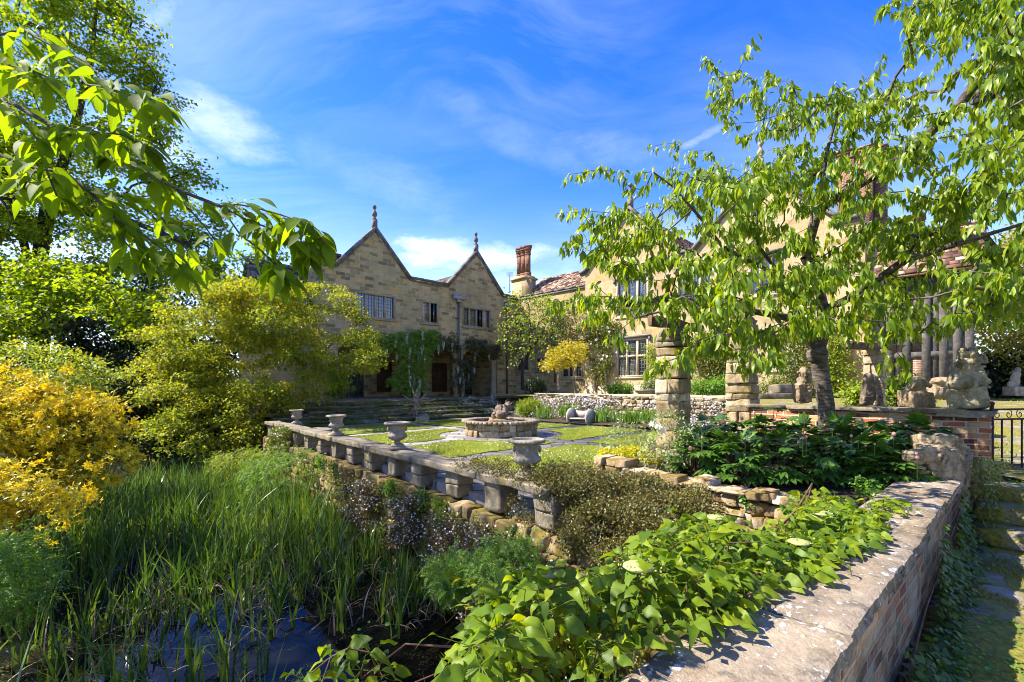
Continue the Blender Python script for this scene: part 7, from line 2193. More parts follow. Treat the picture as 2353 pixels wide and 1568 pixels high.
# ---- climbing hydrangea over the near coping
def hydrangea():
    n = 1250
    t = rng.uniform(-1.3, 3.3, n); u = rng.random(n)
    o = -.36 - u * (1.08 - .12 * np.clip(t - 1.5, 0, 2))
    # shoots creeping further over the stone in places
    far = rng.random(n) < .22
    o = np.where(far & (t > .8), -.36 + rng.uniform(0, .13, n), o)
    o = np.where(t < -.2, o - .22 * np.clip(-t, 0, 1.2), o)
    hump = .10 + .20 * np.exp(-((o + .75) / .35) ** 2) + .06 * snoise(np.column_stack([t, o, 0 * t]), 2.5)
    hump = np.where(o > -.42, .07 + .05 * rng.random(n), hump)
    hump = hump * np.clip(1.15 - .28 * np.clip(t - .4, 0, 3), .35, 1.15)
    z = ZF + hump * rng.uniform(.1, 1.0, n) - np.where(o < -.75, (-.75 - o) * .55, 0) - .03
    z = np.where(u > .6, z - rng.uniform(0, .35, n), z)
    A = FF.o + np.outer(t, FF.d) + np.outer(o, FF.n); A = np.column_stack([A, z])
    hp_ = np.column_stack([CX + A[:, 0] / A[:, 1] * FOC, HOR + (EYE - A[:, 2]) / A[:, 1] * FOC])
    A = A[inside(hp_, [(1075, 1700), (1075, 1430), (1110, 1365), (1190, 1335), (1300, 1325), (1425, 1335), (1445, 1290), (1485, 1245), (1565, 1205), (1640, 1200), (1700, 1240), (1790, 1225), (1850, 1150), (1900, 1145), (1960, 1175), (2050, 1240), (2080, 1265), (1960, 1285), (1910, 1340), (1700, 1440), (1560, 1560), (1500, 1700)])]
    xtr = [PX(700, 1560, 2.0), PX(760, 1510, 2.0), PX(800, 1490, 2.0), PX(850, 1500, 2.02), PX(830, 1540, 2.0), PX(880, 1555, 2.0), PX(740, 1568, 1.9), PX(1070, 1400, 2.5), PX(1110, 1370, 2.6), PX(1160, 1345, 2.7), PX(1880, 1130, 4.1), PX(1920, 1145, 4.05), PX(1950, 1150, 4.0), PX(1995, 1180, 3.9), PX(2085, 1262, 3.35), PX(2040, 1230, 3.4)]
    A = np.vstack([A, np.array(xtr)])
    b = np.append(FF.o + FF.d * .6 - FF.n * .75, -.9)
    r = thing('climbing_hydrangea', 'large leaved climbing hydrangea sprawling over the near coping wall', 'climber', b)
    sk = Skeleton(); Q = lambda t, o, z: np.append(FF.o + FF.d * t + FF.n * o, z)
    sk.chain([b, Q(.6, -.65, -.2), Q(.6, -.6, .45), Q(.5, -.55, .62)])
    for c in ([Q(.6, -.6, .45), Q(1.2, -.6, .66), Q(2.0, -.65, .72), Q(2.9, -.8, .75)], [Q(.6, -.6, .45), Q(0, -.7, .6), Q(-.6, -.9, .6), Q(-1.2, -1.1, .5)], [Q(0, -.7, .6), Q(-.1, -.45, .69), Q(.4, -.35, .70)], [Q(1.2, -.6, .66), Q(1.6, -.4, .70), Q(2.2, -.34, .71)], [Q(-.6, -.9, .6), Q(-.7, -1.4, .45), PX(830, 1560, 2.0)]):
        sk.chain(c[1:], sk.nearest(c[0]))
    sk.grow(A, .10, .0, .12)
    rad = sk.radii(.0028, 2.4, .024)
    sk.mesh(mb := MB(), rad, 0, 7); mb.build('stems', twig_brown, r, smooth=True)
    m = 7; N = len(A); d = tip_dirs(sk, A)
    hz = rdirs(N * m, -.25, .35)
    ax = hz * .8 + np.repeat(d, m, 0) * .3 + np.array([0.0, -.12, -.05])
    P = np.repeat(A, m, 0) + rng.normal(0, .022, (N * m, 3)) + hz * .05
    nr = np.tile([[-.15, -.15, .85]], (N * m, 1)) + rng.normal(0, .55, (N * m, 3))
    s = rng.uniform(.038, .092, N * m)
    # keep blades above the stone
    rel = P[:, :2] - FF.o; oo = rel @ FF.n
    lowk = (oo > -.46) & (P[:, 2] < ZF + .03); P[lowk, 2] = ZF + rng.uniform(.03, .07, lowk.sum())
    axz = ax / np.linalg.norm(ax, axis=1, keepdims=True)
    onst = (oo > -.5); ax[onst, 2] = np.abs(ax[onst, 2]) * .6 + .12
    st0 = np.repeat(A, m, 0)
    mb = MB().cones(st0, P, np.full(len(P), .0016), np.full(len(P), .0013), 4); kk = rng.integers(0, 4, len(P))
    for q_ in range(4):
        mb.leaves(T_HYDRS[q_], P[kk == q_], ax[kk == q_], nr[kk == q_], s[kk == q_])
    mb.build('leaves', lf_hydr, r, smooth=True)
    for c in A[rng.choice(N, 26, replace=False)] + [0, 0, .06]:
        pp = c + rng.normal(0, 1, (90, 3)) * [.035, .035, .012]
        MB().ellip(c, (.06, .06, .014), nu=10, nv=6).leaves(T_DISK, pp, rdirs(90), rdirs(90, .0, 1.), rng.uniform(.0025, .005, 90)).build('flower_head', fl_hydr, r)
hydrangea()

# ---- cotoneaster tumbling over the end of the balustrade
def coto():
    b = np.array([1.25, 5.0, .1])
    cop = lambda px, dz=.06: bal_at(px) + [0, 0, dz]
    ells = [(PX(1440, 1140, 5.0), (.62, .42, .26)), (PX(1330, 1120, 4.9), (.42, .34, .22)), (PX(1520, 1190, 4.6), (.48, .35, .28)), (PX(1430, 1235, 4.35), (.5, .28, .32)), (PX(1560, 1260, 4.1), (.34, .26, .25)), (PX(1600, 1160, 4.5), (.25, .3, .15)),
            (cop(1075), (.16, .16, .035)), (cop(1110), (.24, .22, .06)), (cop(1170), (.24, .22, .07)), (cop(1230), (.24, .24, .10)), (cop(1280, .05), (.22, .2, .12)), (PX(1195, 1175, 5.1), (.16, .12, .16)), (PX(1480, 1330, 3.95), (.4, .2, .28)), (PX(1260, 1190, 4.8), (.10, .08, .24))]
    bush('cotoneaster', 'low bronze green cotoneaster tumbling over the near end of the balustrade', 'shrub', b, ells, 1500, lf_coton, 50, .055, .026, T_SIMPLE, twig_brown, .02, .10, .5, .3, 3.0, 6, ('buds', 2, fl_coton, T_DISK, .005, .05, .7), updir=.3)
coto()

# ---- daisies cascading on the walls
def drift(name, label, C, rad, n_l, n_f, lsize, fsize, leaf=lf_daisy, fl=fl_daisy, nrm=(0, -1, .4), dens=None):
    """soft mounds of fine leaves dotted with small flowers: centres C (N,3) with radius rad"""
    C = np.asarray(C, float)
    k = rng.integers(0, len(C), n_l); P = C[k] + rdirs(n_l) * (rad * rng.random(n_l) ** .5)[:, None] * [1, 1, .8]
    o = MB().leaves(T_NARROW, P, rdirs(n_l, -.3, 1), rdirs(n_l), lsize * rng.uniform(.6, 1.4, n_l))
    root = thing(name, label, 'daisies', C.mean(0)); o.build('leaves', leaf, root)
    k = rng.integers(0, len(C), n_f); P = C[k] + rdirs(n_f, -.4, 1) * (rad * rng.uniform(.75, 1.1, n_f))[:, None] * [1, 1, .8] + np.array([0, -.02, .02])
    mf = MB().leaves(T_DISK, P, rdirs(n_f), np.tile([nrm], (n_f, 1)) + rng.normal(0, .45, (n_f, 3)), fsize * rng.uniform(.7, 1.3, n_f)); tag(mf.build('flowers', fl, root), kind='stuff')
    return root
def wall_pts(px0, px1, z0, z1, n, off=.30):
    s0, s1 = [np.linalg.norm(bal_at(p)[:2] - E0) for p in (px0, px1)]
    s = rng.uniform(s0, s1, n); z = rng.uniform(z0, z1, n)
    return np.column_stack([E0 + np.outer(s, dE) + nE * (off + 0.1), z])
lf_bronze = leafmat('bronze_daisy_leaf', [(0.07, 0.05, 0.02), (0.11, 0.075, 0.03), (0.08, 0.09, 0.025)], 0.2, None, 0.6)
drift('daisy_mound', 'dark mound of white daisies on the balustrade wall below the largest urn', wall_pts(835, 910, -.75, -.02, 26, .26), .16, 5200, 420, .05, .012, lf_bronze)
drift('daisy_mound', 'pinkish daisy mound on the wall right of the largest urn', wall_pts(950, 1010, -.75, .02, 24, .26), .15, 4800, 430, .045, .011, lf_bronze)
drift('daisy_mound', 'large cascade of white daisies below the buried urn and shrub', np.vstack([wall_pts(1040, 1340, -.85, -.05, 70, .26), wall_pts(1120, 1420, -1.0, -.3, 50, .40)]), .15, 15000, 1500, .042, .0105, lf_bronze)
drift('daisy_mound', 'yellowish weedy daisy tuft at far left end of the balustrade', wall_pts(655, 690, -.5, .5, 22, .24), .17, 4200, 160, .07, .016, lf_rose)
for (a, b_, lab, mt) in ((760, 772, 'small green tuft on the wall left of the second urn', lf_fresh), (795, 806, 'small dark green tuft on the wall right of the second urn', lf_ivy), (925, 938, 'bright green tuft between daisy mounds on the wall', lf_fresh), (985, 1030, 'low green creeping plant on the wall ledge between two piers', lf_fresh), (1040, 1075, 'leafy green plant on the wall ledge left of the cotoneaster', lf_lime)):
    C = wall_pts(a, b_, -.18, .08, 8, .16)
    n = 700; k = rng.integers(0, len(C), n)
    r = thing('wall_tuft', lab, 'plant', C.mean(0), 'small plants rooted in the balustrade wall')
    MB().leaves(T_ROUND, C[k] + rdirs(n) * .10 * rng.random((n, 1)) ** .4, rdirs(n, -.4, .8), rdirs(n, .1, 1), rng.uniform(.02, .04, n)).build('leaves', mt, r, smooth=True)
drift('wall_growth', 'mixed moss, ferns and weeds growing all over the pond face of the balustrade wall', wall_pts(640, 1500, -1.0, .05, 150, .20), .15, 12000, 60, .05, .010, lf_rose)
# terrace wall cascade and the flower bed
LL = np.linalg.norm(LW1 - LW0)
s = rng.uniform(.1, LL - .2, 150); w = rng.random(150)
skip = (s > 4.0) & (s < 5.6) & (w > .25)
C = np.column_stack([LW0 + np.outer(s, dB) + nB * .2, .60 + .5 * rng.random(150)])[~skip]
drift('daisy_cascade', 'pink and white daisies hanging over the long low terrace wall', C, .22, 9000, 4200, .06, .020, lf_daisy, fl_daisy, (-.5, -1, .4))
s = rng.uniform(-.3, LL - .3, 110); w = rng.uniform(.5, 1.75, 110)
C = np.column_stack([LW0 + np.outer(s, dB) + np.outer(w, nB), Z_LAWN + .16 + .12 * (1 - w / 2)])
drift('bed_daisies', 'white daisies edging the flower bed behind the wheel bench', C, .20, 7000, 2200, .06, .018, lf_daisy, fl_daisy, (-.5, -1, .6))
t = rng.uniform(5.0, 12.6, 60); C = np.column_stack([A0 + np.outer(t, dA) + np.outer(rng.uniform(3.6, 6.3, 60), nA), np.full(60, .85)])
C[:, 2] = Z_LAWN + .06 + .75 * np.clip((6.2 - ((C[:, :2] - A0) @ nA)) / 2.5, 0, 1)
drift('step_daisies', 'white daisies seeded along the right end of the dark steps', C, .16, 3200, 1300, .06, .016)
# weeds on the steps
t = rng.uniform(-3.5, 7.4, 1500); o = rng.uniform(3.6, 6.3, 1500)
k = snoise(np.column_stack([t, o, 0 * t]), 1.4) > rng.uniform(-.3, .8, 1500); t, o = t[k], o[k]
Pz = Z_LAWN + .15 * np.ceil(np.clip((6.2 - o) / .5, 0, 5)); N = len(t)
P = np.column_stack([A0 + np.outer(t, dA) + np.outer(o, nA), Pz])
P = np.repeat(P, 9, 0) + rng.normal(0, .05, (N * 9, 3)) * [1, 1, .5]
tag(MB().leaves(T_NARROW, P, rdirs(len(P), .2, 1), rdirs(len(P)), rng.uniform(.04, .10, len(P))).build('step_weeds', lf_daisy), 'dark weeds and grass growing from the joints of the steps', 'weeds', kind='stuff')

# iris tufts and bushy herbs in the bed
def tuft(name, label, cat, p, n, h, mat, spread=.12, w=.012, group=None, lean=.35):
    r = thing(name, label, cat, p, group)
    B = np.asarray(p, float)[:2] + rng.normal(0, spread, (n, 2)); la = rng.uniform(0, 6.28, n); hh = h * rng.uniform(.6, 1.1, n); ln = np.abs(rng.normal(0, lean, n)) * hh
    S = 5; s = np.linspace(0, 1, S); tw = rng.uniform(0, 3.14, n)
    L = np.stack([np.cos(la), np.sin(la)], 1); sd = np.stack([np.cos(tw), np.sin(tw)], 1)
    x = B[:, None] + L[:, None] * (ln[:, None] * s ** 2)[..., None]; z = p[2] + hh[:, None] * (s - .12 * s ** 3)
    ww = w * np.clip(1.1 - s ** 2 * 1.1, .05, 1)
    v = np.stack([np.concatenate([x - sd[:, None] * ww[None, :, None], z[..., None]], 2), np.concatenate([x + sd[:, None] * ww[None, :, None], z[..., None]], 2)], 2).reshape(-1, 3)
    q = np.array([[2 * i, 2 * i + 1, 2 * i + 3, 2 * i + 2] for i in range(S - 1)])
    MB().add(v, (q[None] + (np.arange(n) * S * 2)[:, None, None]).reshape(-1, 4), uv=np.zeros((len(v), 2))).build('blades', mat, r, smooth=True)
    return r
for (px, py, Y, h, lab) in ((1252, 952, 18.2, .55, 'iris tuft left of the wheel bench, nearer the fountain'), (1302, 948, 17.6, .6, 'iris tuft directly behind the left wheel of the bench'), (1392, 960, 16.4, .62, 'iris tuft just right of the wheel bench'), (1445, 962, 15.6, .55, 'iris tuft midway between wheel bench and stone pier'), (1490, 962, 14.6, .5, 'iris tuft in the bed close to the stone pier')):
    tuft('iris_tuft', lab, 'iris', PX(px, py + 8, Y), 110, h, lf_iris, .17, .016, 'iris tufts in the flower bed')
p = PX(1214, 938, 19); bush('herb_bush', 'rounded pale green bush at the left end of the flower bed', 'bush', p - [0, 0, .5], [(p, (.55, .45, .36))], 200, lf_lime, 16, .10, .07, T_SIMPLE, twig_brown, .015, .15, .6)
# golden marjoram and silvery plants by the pier
p = PX(1455, 1048, 6.5); bush('golden_marjoram', 'low bright yellow marjoram cushion on top of the dry stone wall', 'herbs', p - [0, 0, .14], [(p, (.30, .22, .10)), (PX(1400, 1044, 6.7), (.18, .18, .08)), (PX(1500, 1052, 6.3), (.16, .16, .08))], 260, fl_spurge, 18, .035, .03, T_ROUND, twig_brown, .006, .08, .6, .3, 4)
p = PX(1545, 1015, 6.0); r = bush('white_flowering_plant', 'tall silvery stemmed plant with white flowers at the foot of the nearest pier', 'plant', p - [0, 0, .42], [(p, (.30, .22, .36)), (PX(1500, 1000, 6.2), (.16, .16, .22))], 130, lf_silver, 8, .06, .06, T_NARROW, lf_lime, .006, .1, .5, .3, 2)
C = np.array([PX(1512, 982, 5.9), PX(1522, 990, 5.9), PX(1498, 975, 6.0), PX(1610, 1000, 6.0), PX(1506, 965, 6.0)])
for c, z_ in zip(C, (.06, .065, .045, .03, .035)):
    MB().leaves(star(6, .32, .3), [c], rdirs(1), np.array([[-.3, -1, .5]]) + rng.normal(0, .3, (1, 3)), [z_]).build('flower', fl_white, r)
p = PX(1435, 1015, 8.2); bush('silver_herb', 'grey green wispy herb on the lawn edge behind the yellow marjoram', 'herbs', p - [0, 0, .3], [(p, (.38, .3, .26))], 120, lf_silver, 12, .07, .05, T_NARROW, twig_brown, .006, .1, .5)

# ---- peonies
def peony(p, label, seed_h):
    r = thing('peony_plant', label, 'peony', p, 'peonies in the bed before the brick wall')
    n = 62; d = rdirs(n, -.15, 1); Rr = np.array([.36, .36, .42 * seed_h])
    P = np.asarray(p) + [0, 0, .16] + d * Rr * rng.uniform(.55, 1.0, (n, 1))
    b = np.asarray(p, float)
    k = rng.random(n) < .4
    q0 = np.tile(b, (k.sum(), 1)) + rng.normal(0, .05, (k.sum(), 3)) * [1, 1, 0]
    MB().cones(q0, P[k], np.full(k.sum(), .006), np.full(k.sum(), .0035), 5).build('stems', twig_brown, r)
    ax = d * [1, 1, .35] + [0, 0, -.05] + rng.normal(0, .2, (n, 3)); nr = d * .5 + [0, 0, .9]
    MB().leaves(T_PEONY, P, ax, nr, rng.uniform(.15, .22, n)).build('foliage', lf_peony, r, smooth=True)
    m = 2; a = rng.uniform(0, 6.28, m); C = b + np.stack([.26 * np.cos(a), .26 * np.sin(a) - .08, .22 + .30 * seed_h + rng.uniform(-.12, .05, m)], 1)
    for c in C:
        MB().cones([c - [0, 0, .2]], [c], [.004], [.003], 6).build('flower_stalk', lf_lime, r)
        MB().ellip(c + [0, 0, .012], np.array([.017, .017, .019]) * rng.uniform(.7, 1.5), nu=10, nv=8).build('flower_bud', fl_peony, r, smooth=True)
q = [(1600, 5.9, 1.15), (1660, 7.0, 1.1), (1690, 5.6, 1.05), (1745, 6.6, 1.1), (1790, 5.45, 1.0), (1835, 6.3, 1.05), (1885, 5.3, 1.0), (1925, 6.0, 1.0), (1975, 5.3, .95), (2010, 5.95, 1.0), (2065, 5.35, .95), (2100, 5.8, .95), (1625, 6.6, 1.15), (2045, 4.95, .7), (1770, 7.1, 1.1)]
for k, (px, Y, hh) in enumerate(q):
    x = (px - CX) / FOC * Y; z = float(bed_z(np.array([[x, Y]]))[0])
    peony((x, Y, z - .02), 'dark glossy leaved peony plant with pink buds before the red brick wall', hh)
# fresh low plants on the ledge and along the bed edge
for (px, py, Y, lab) in ((1730, 1150, 4.6, 'small flowering weed tuft on the dry stone wall in front of peonies'), (1990, 1120, 4.5, 'feathery forget me not tuft where dry wall meets the coping')):
    p = PX(px, py, Y); bush('weed_tuft', lab, 'plant', p - [0, 0, .1], [(p, (.12, .1, .08))], 40, lf_fresh, 9, .03, .03, T_ROUND, twig_brown, .003, .05, .5)

# ---- plants on the great block
def climber(name, label, cat, F, poly, n, mat, m, size, base_px, off=(.04, .30), flowers=None, tpl=T_SIMPLE, spread=.13, bark=bark_pale, zoff=0.0, droop=.5):
    p = pts_in_poly(n, poly)
    A = []
    for x, y in p:
        t, z = F.tz(x, y); A.append(F.p(t, rng.uniform(*off), z))
    A = np.array(A); t, z = F.tz(*base_px); b = F.p(t, .15, z)
    r = thing(name, label, cat, b)
    sk = Skeleton(); sk.chain([b, b + [0, 0, .4], b + (A.mean(0) - b) * .6]); sk.grow(A, .25, 0, .12)
    sk.mesh(MBx := MB(), sk.radii(.006, 2.4, .07), .004, 6); MBx.build('stems', bark, r, smooth=True)
    twig_leaves(mb := MB(), tpl, A, np.tile(P3(F.n, .1), (len(A), 1)), m, spread, size, droop); mb.build('foliage', mat, r)
    if flowers:
        fn, cnt, fm, fs = flowers
        k = rng.integers(0, len(A), cnt); C = A[k] + P3(F.n, .0) * .18 + rng.normal(0, .1, (cnt, 3))
        for c in C:
            MB().leaves(star(6, .34, .25), [c], rdirs(1), P3(F.n, .3)[None] + rng.normal(0, .4, (1, 3)), [fs * rng.uniform(.7, 1.2)]).build(fn, fm, r)
    return r
climber('climbing_rose', 'white flowering climbing rose on the golden wall left of the large window', 'climber', FCc, [(1345, 745), (1380, 735), (1420, 735), (1425, 770), (1405, 800), (1410, 850), (1390, 870), (1375, 860), (1390, 820), (1365, 800), (1348, 780)], 210, lf_rose, 20, .10, (1398, 895), flowers=('flower', 46, fl_white, .085), spread=.15)
climber('climbing_rose', 'lower straggling rose stems under the white climbing rose', 'climber', FCc, [(1348, 800), (1385, 810), (1400, 850), (1395, 890), (1375, 880), (1355, 890), (1345, 840)], 50, lf_rose, 16, .10, (1370, 898), spread=.12)
climber('wall_shrub', 'dark glossy climber in the gap right of the large ground window', 'climber', FCc, [(1488, 800), (1505, 790), (1512, 880), (1495, 870)], 50, lf_cherry, 16, .10, (1500, 895))
climber('wall_shrub', 'leafy wall shrub between the two tall pergola piers', 'climber', FCc, [(1585, 800), (1620, 770), (1670, 760), (1690, 800), (1680, 880), (1640, 905), (1590, 900), (1600, 850)], 230, lf_rose, 22, .11, (1640, 905), (.1, .8), spread=.2)
climber('wall_shrub', 'tall yellow green wall shrub right of the cherry trunk', 'climber', FCc, [(1905, 750), (1940, 770), (1965, 850), (1970, 915), (1900, 915), (1890, 840)], 200, lf_lime, 22, .10, (1930, 912), (.1, .8), spread=.18)
climber('wall_shrub', 'leafy wall shrub behind and left of the cherry trunk', 'climber', FCc, [(1810, 770), (1870, 760), (1870, 915), (1780, 915), (1740, 900), (1790, 860)], 190, lf_rose, 22, .10, (1820, 912), (.1, .8), spread=.18)
for (px, py, Y, rx, rz, mat, lab) in ((1640, 890, 17.5, 1.0, .28, lf_fresh, 'low fresh green border plants at the foot of the great block between the piers'), (1500, 890, 20.5, .6, .35, lf_silver, 'silvery bush behind the stone planter bowl'), (1425, 896, 21.5, .6, .2, lf_fresh, 'small green border plants under the white rose'), (2055, 900, 12.0, .75, .42, lf_ivy, 'dark lavender like bush in front of the timber porch'), (1985, 915, 10, .35, .22, lf_lime, 'lime green plant at the foot of the rough pier'), (1230, 888, 26, .7, .6, lf_dark, 'dark rounded bush at the foot of the link range')):
    p = PX(px, py, Y); bush('border_bush', lab, 'bush', (p[0], p[1], p[2] - rz), [(p, (rx, rx * .6, rz))], int(60 + 130 * rx), mat, 18, .10 + .05 * rx, .09, T_SIMPLE, twig_brown, .02, .25, .6)

# ---- wisteria along the loggia
T_WIST = pinnate(4, simple(.34, .06, .2), .35, .46)
def wisteria():
    polys = [([(828, 762), (880, 770), (890, 800), (868, 812), (850, 800), (832, 790)], 55), ([(885, 765), (1000, 760), (1008, 800), (985, 810), (960, 812), (900, 810)], 130), ([(905, 800), (970, 800), (975, 850), (960, 905), (935, 915), (905, 900), (888, 880), (915, 850)], 130)]
    r0 = [([(1005, 775), (1030, 768), (1045, 800), (1010, 805)], 30), ([(1065, 775), (1100, 775), (1140, 800), (1138, 818), (1100, 815), (1068, 805)], 60), ([(1032, 815), (1080, 815), (1085, 880), (1060, 890), (1035, 880)], 50)]
    def part(pl, lab, mat, base, nrac):
        A = []
        for poly, n in pl:
            for x, y in pts_in_poly(n, poly):
                t, z = FAa.tz(x, y); A.append(FAa.p(t, rng.uniform(.06, .5), z))
        A = np.array(A); t, z = FAa.tz(*base); b = FAa.p(t, .2, Z_TERR)
        r = thing('wisteria', lab, 'wisteria', b)
        sk = Skeleton(); top = FAa.tz(base[0], 800)
        sk.chain([b, b + [.05, 0, .9], b + [-.05, .05, 1.8], FAa.p(top[0], .15, top[1]), FAa.p(top[0] - 1.2, .15, top[1] + .15)]); sk.grow(A, .3, 0, .15)
        sk.mesh(m1 := MB(), sk.radii(.008, 2.3, .10), .006, 7); m1.build('trunk', bark_pale, r, smooth=True)
        N = len(A); m = 9; P = np.repeat(A, m, 0) + rng.normal(0, .11, (N * m, 3))
        ax = rdirs(N * m, -.4, .1) + P3(nA, -.25) * .6; MB().leaves(T_WIST, P, ax, np.tile([[0, 0, .7]], (N * m, 1)) + P3(nA, 0) * .9 + rng.normal(0, .35, (N * m, 3)), rng.uniform(.13, .22, N * m)).build('foliage', mat, r)
        for c in A[rng.choice(N, nrac)] + P3(nA, 0) * .2:      # hanging racemes
            k = 52; q = np.linspace(0, 1, k); a = rng.uniform(0, 6.28, k); rr = .06 * (1 - q) + .012; L = rng.uniform(.35, .6)
            MB().tube([c, c - [0, 0, .1 + L]], .006, 5).leaves(T_DISK, c + np.stack([rr * np.cos(a), rr * np.sin(a), -.1 - q * L], 1), rdirs(k), rdirs(k), rng.uniform(.018, .032, k)).build('raceme', fl_wist, r)
    part(polys, 'bright green wisteria with hanging white flower racemes on the left loggia arches', lf_wist, (945, 918), 30)
    part(r0, 'sparser dark wisteria twined up the right loggia pier with few flowers', leafmat('bronze_wisteria_leaf', [(.03, .05, .012), (.06, .07, .018), (.08, .07, .025)], .3), (1058, 910), 9)
wisteria()
climber('wall_ivy', 'dark green climber beside the pale trunks at the left loggia door', 'climber', FAa, [(752, 815), (785, 830), (790, 905), (755, 910)], 90, lf_wist, 16, .13, (770, 915), (.1, .5), spread=.2)

# ---- small trees by the link range
b = PX(1200, 897, 27.5)
A = px_points(190, [(1150, 700), (1175, 675), (1230, 670), (1275, 690), (1290, 740), (1280, 800), (1240, 800), (1200, 830), (1165, 830), (1150, 780)], lambda p: 27 + rng.normal(0, .9, len(p)))
tree('young_tree', 'slender young tree with lime leaves growing in front of the shaded link range', 'tree', b, [[b, PX(1200, 850, 27.5), PX(1215, 810, 27.3), PX(1220, 760, 27), PX(1215, 720, 27)], [PX(1215, 810, 27.3), PX(1245, 770, 27), PX(1265, 720, 26.8)]], A, lf_lime, 11, .24, .16, T_SIMPLE, bark_oak, .10, .4, 0, .15, .3, rmin=.008, r0=.008)
b = PX(1322, 905, 22.5)
A = px_points(130, [(1250, 845), (1265, 815), (1300, 790), (1340, 785), (1345, 815), (1310, 838), (1280, 845)], lambda p: 22 + rng.normal(0, .6, len(p)))
tree('golden_acer', 'small golden leaved maple with layered branches at the corner of the great block', 'tree', b, [[b, PX(1318, 860, 22.4), PX(1315, 830, 22.3), PX(1290, 820, 22.1)]], A, lf_acer, 18, .16, .12, T_ACER, bark_pale, .05, .3, 0, .12, .15, rmin=.005, r0=.005)
A = px_points(120, [(1262, 700), (1320, 690), (1350, 730), (1345, 790), (1300, 790), (1265, 760)], lambda p: 26 + rng.normal(0, .5, len(p)))
b = PX(1284, 895, 26.2)
tree('wall_tree', 'thin twiggy wall trained shrub against the right end of the link range', 'tree', b, [[b, PX(1284, 830, 26.2), PX(1286, 760, 26.2), PX(1290, 710, 26.2)]], A, lf_rose, 16, .22, .12, T_SIMPLE, bark_pale, .07, .4, 0, .15, .4, rmin=.008, r0=.008)

# ---- right hand trees and hedge
b = PX(2370, 890, 19)
A = px_points(420, [(2235, 640), (2262, 590), (2300, 560), (2360, 530), (2480, 520), (2520, 830), (2400, 850), (2300, 850), (2250, 800), (2235, 720)], lambda p: 18.5 + rng.normal(0, 1.2, len(p)))
tree('beech_tree', 'sunlit yellow green tree beyond the timber porch at the right edge', 'tree', b, [[b, PX(2370, 800, 19), PX(2365, 700, 19), PX(2360, 620, 18.8)]], A, lf_right, 44, .32, .15, T_SIMPLE, bark_pale, .25, .5, 0, .15, .1, rmin=.012, r0=.01)
p = PX(2370, 870, 17.5)
bush('dark_hedge', 'dark purple black hedge under the beech behind the small pale statue', 'hedge', (p[0], p[1], .7), [(p, (2.4, .9, .8)), (p + [2.5, -1, 0], (2.0, .9, .8)), (p + [-1.2, .6, -.1], (1.2, .8, .7))], 620, lf_dark, 34, .24, .18, T_SIMPLE, bark_oak, .06, .4, .6)

# ---- creeper on the right side of the near wall and flank, moss herbs on the path
def creeper():
    r = thing('creeper', 'trailing dark green creeper at the path side foot of the near brick wall', 'climber', FF.p(2.0, 0, .1))
    n = 3400; t = np.concatenate([rng.uniform(1.2, 5.0, n * 2 // 3), rng.uniform(-.4, .9, n // 3)]); n = len(t); h = np.abs(rng.normal(0, 1, n))
    k = snoise(np.column_stack([t * 1.0, 0 * t, 0 * t]), 1.6)
    topz = np.clip(.10 + .16 * k + .10 * np.clip(t - 2, 0, 3), .05, .52)
    z = np.clip(h * topz * .7, .01, .55); o = .02 + .22 * np.exp(-z / .12) * rng.random(n) + rng.uniform(0, .03, n)
    P = np.column_stack([FF.o + np.outer(t, FF.d) + np.outer(o, FF.n), z])
    MB().leaves(T_ROUND, P, np.tile(P3(FF.n, -.7), (n, 1)) + rng.normal(0, .5, (n, 3)), np.tile(P3(FF.n, .6), (n, 1)) + rng.normal(0, .3, (n, 3)), rng.uniform(.028, .055, n)).build('leaves', lf_ivy, r, smooth=True)
    q = [P3(FF.o + FF.d * a + FF.n * .02, z) for a, z in ((1.4, .02), (2.2, .2), (3.2, .3), (4.4, .42))]
    MB().tube(q, .006, 5).build('stems', twig_brown, r)
    r2 = thing('trailing_creeper', 'feathery green creeper hanging on the flank wall under the carved stones', 'climber', FF.p(5.9, .15, .3))
    n = 4200; s = rng.uniform(-.3, 1.3, n); z = rng.uniform(.0, .86, n) * (1 - .25 * np.clip(s, 0, 1))
    a = ep[:2] + dF * .05 + nF * .16; b2 = pL - nK * .05 + nF * .2
    P = np.column_stack([a + np.outer(s * .8, b2 - a) + np.outer(.06 + rng.random(n) * .12 + .2 * (1 - z) * rng.random(n), nF), z])
    MB().leaves(T_LANCE, P, np.tile(P3(nF * .4, -.8), (n, 1)) + rng.normal(0, .4, (n, 3)), np.tile(P3(nF, .5), (n, 1)) + rng.normal(0, .3, (n, 3)), rng.uniform(.025, .05, n)).build('leaves', leafmat('trailing_leaf', [(.05, .08, .012), (.09, .12, .016), (.13, .15, .02)], .3), r2)
creeper()
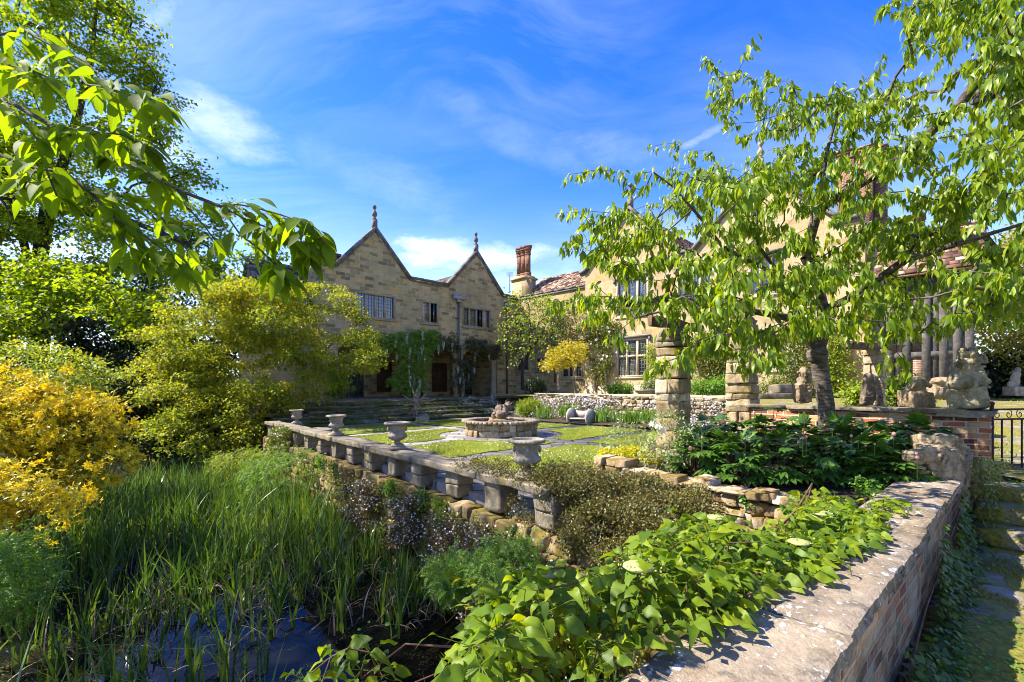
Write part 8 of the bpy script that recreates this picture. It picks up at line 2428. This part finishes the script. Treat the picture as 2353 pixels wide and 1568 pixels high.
# ground cover on path and steps
n = 5200; P = pts_in_poly(n, np.array([F0 + dF * .5 + nF * .05, F0 + dF * 6.2 + nF * .1, F0 + dF * 6.2 + nF * 3, F0 + dF * .5 + nF * 3]))
tt = (P - F0) @ dF; z = np.clip(np.ceil((tt - 4.9) / .42), 0, 3) * .16 + .015
near = np.where(tt > 4.2, .55, 0)
k = snoise(np.column_stack([P, 0 * tt]), 2.2) + near > rng.uniform(.1, 1.0, n); P, z = P[k], z[k]; N = len(P)
P = np.repeat(P, 4, 0) + rng.normal(0, .03, (N * 4, 2)); z = np.repeat(z, 4) + rng.uniform(0, .03, N * 4)
tag(MB().leaves(T_ROUND, np.column_stack([P, z]), rdirs(N * 4, -.1, .5), np.tile([[0, 0, 1.]], (N * 4, 1)) + rng.normal(0, .35, (N * 4, 3)), rng.uniform(.014, .03, N * 4)).build('path_weeds', lf_fresh, smooth=True), 'small green weeds in the joints of path and steps', 'weeds', kind='stuff')
n = 9000; P = pts_in_poly(n, np.array([[7.0, 7.5], [9.0, 6.2], [22, 9], [22, 17], [12, 16], [5.0, 10.0]]))
k = snoise(np.column_stack([P, 0 * P[:, 0]]), .8) > rng.uniform(-.5, .7, n); P = P[k]; z = up_z(P)
v, f = blades(P, z, .06, .012)
tag(MB().add(v, f, uv=np.zeros((len(v), 2))).build('terrace_grass', lf_lime), 'sunlit grass and moss patches on the upper terrace paving', 'grass', kind='stuff')

n = 60000; P = pts_in_poly(n, np.array([F0 + dF * .3 + nF * .05, F0 + dF * 4.9 + nF * .05, F0 + dF * 4.9 + nF * 3, F0 + dF * .3 + nF * 3]))
k = snoise(np.column_stack([P, 0 * P[:, 0]]), 3.1) + .5 * snoise(np.column_stack([P, 0 * P[:, 0]]), 9.0) > rng.uniform(.0, .5, n); P = P[k]
v, f = blades(P, .0 + .02 * snoise(np.column_stack([P, 0 * P[:, 0]]), 2.0), .022, .004)
lf_moss = leafmat('path_moss', [(0.07, 0.075, 0.006), (0.14, 0.13, 0.008), (0.20, 0.17, 0.01)], 0.2, None, 0.7)
tag(MB().add(v, f, uv=np.zeros((len(v), 2))).build('path_moss', lf_moss), 'cushions of golden green moss over the path stones', 'moss', kind='stuff')
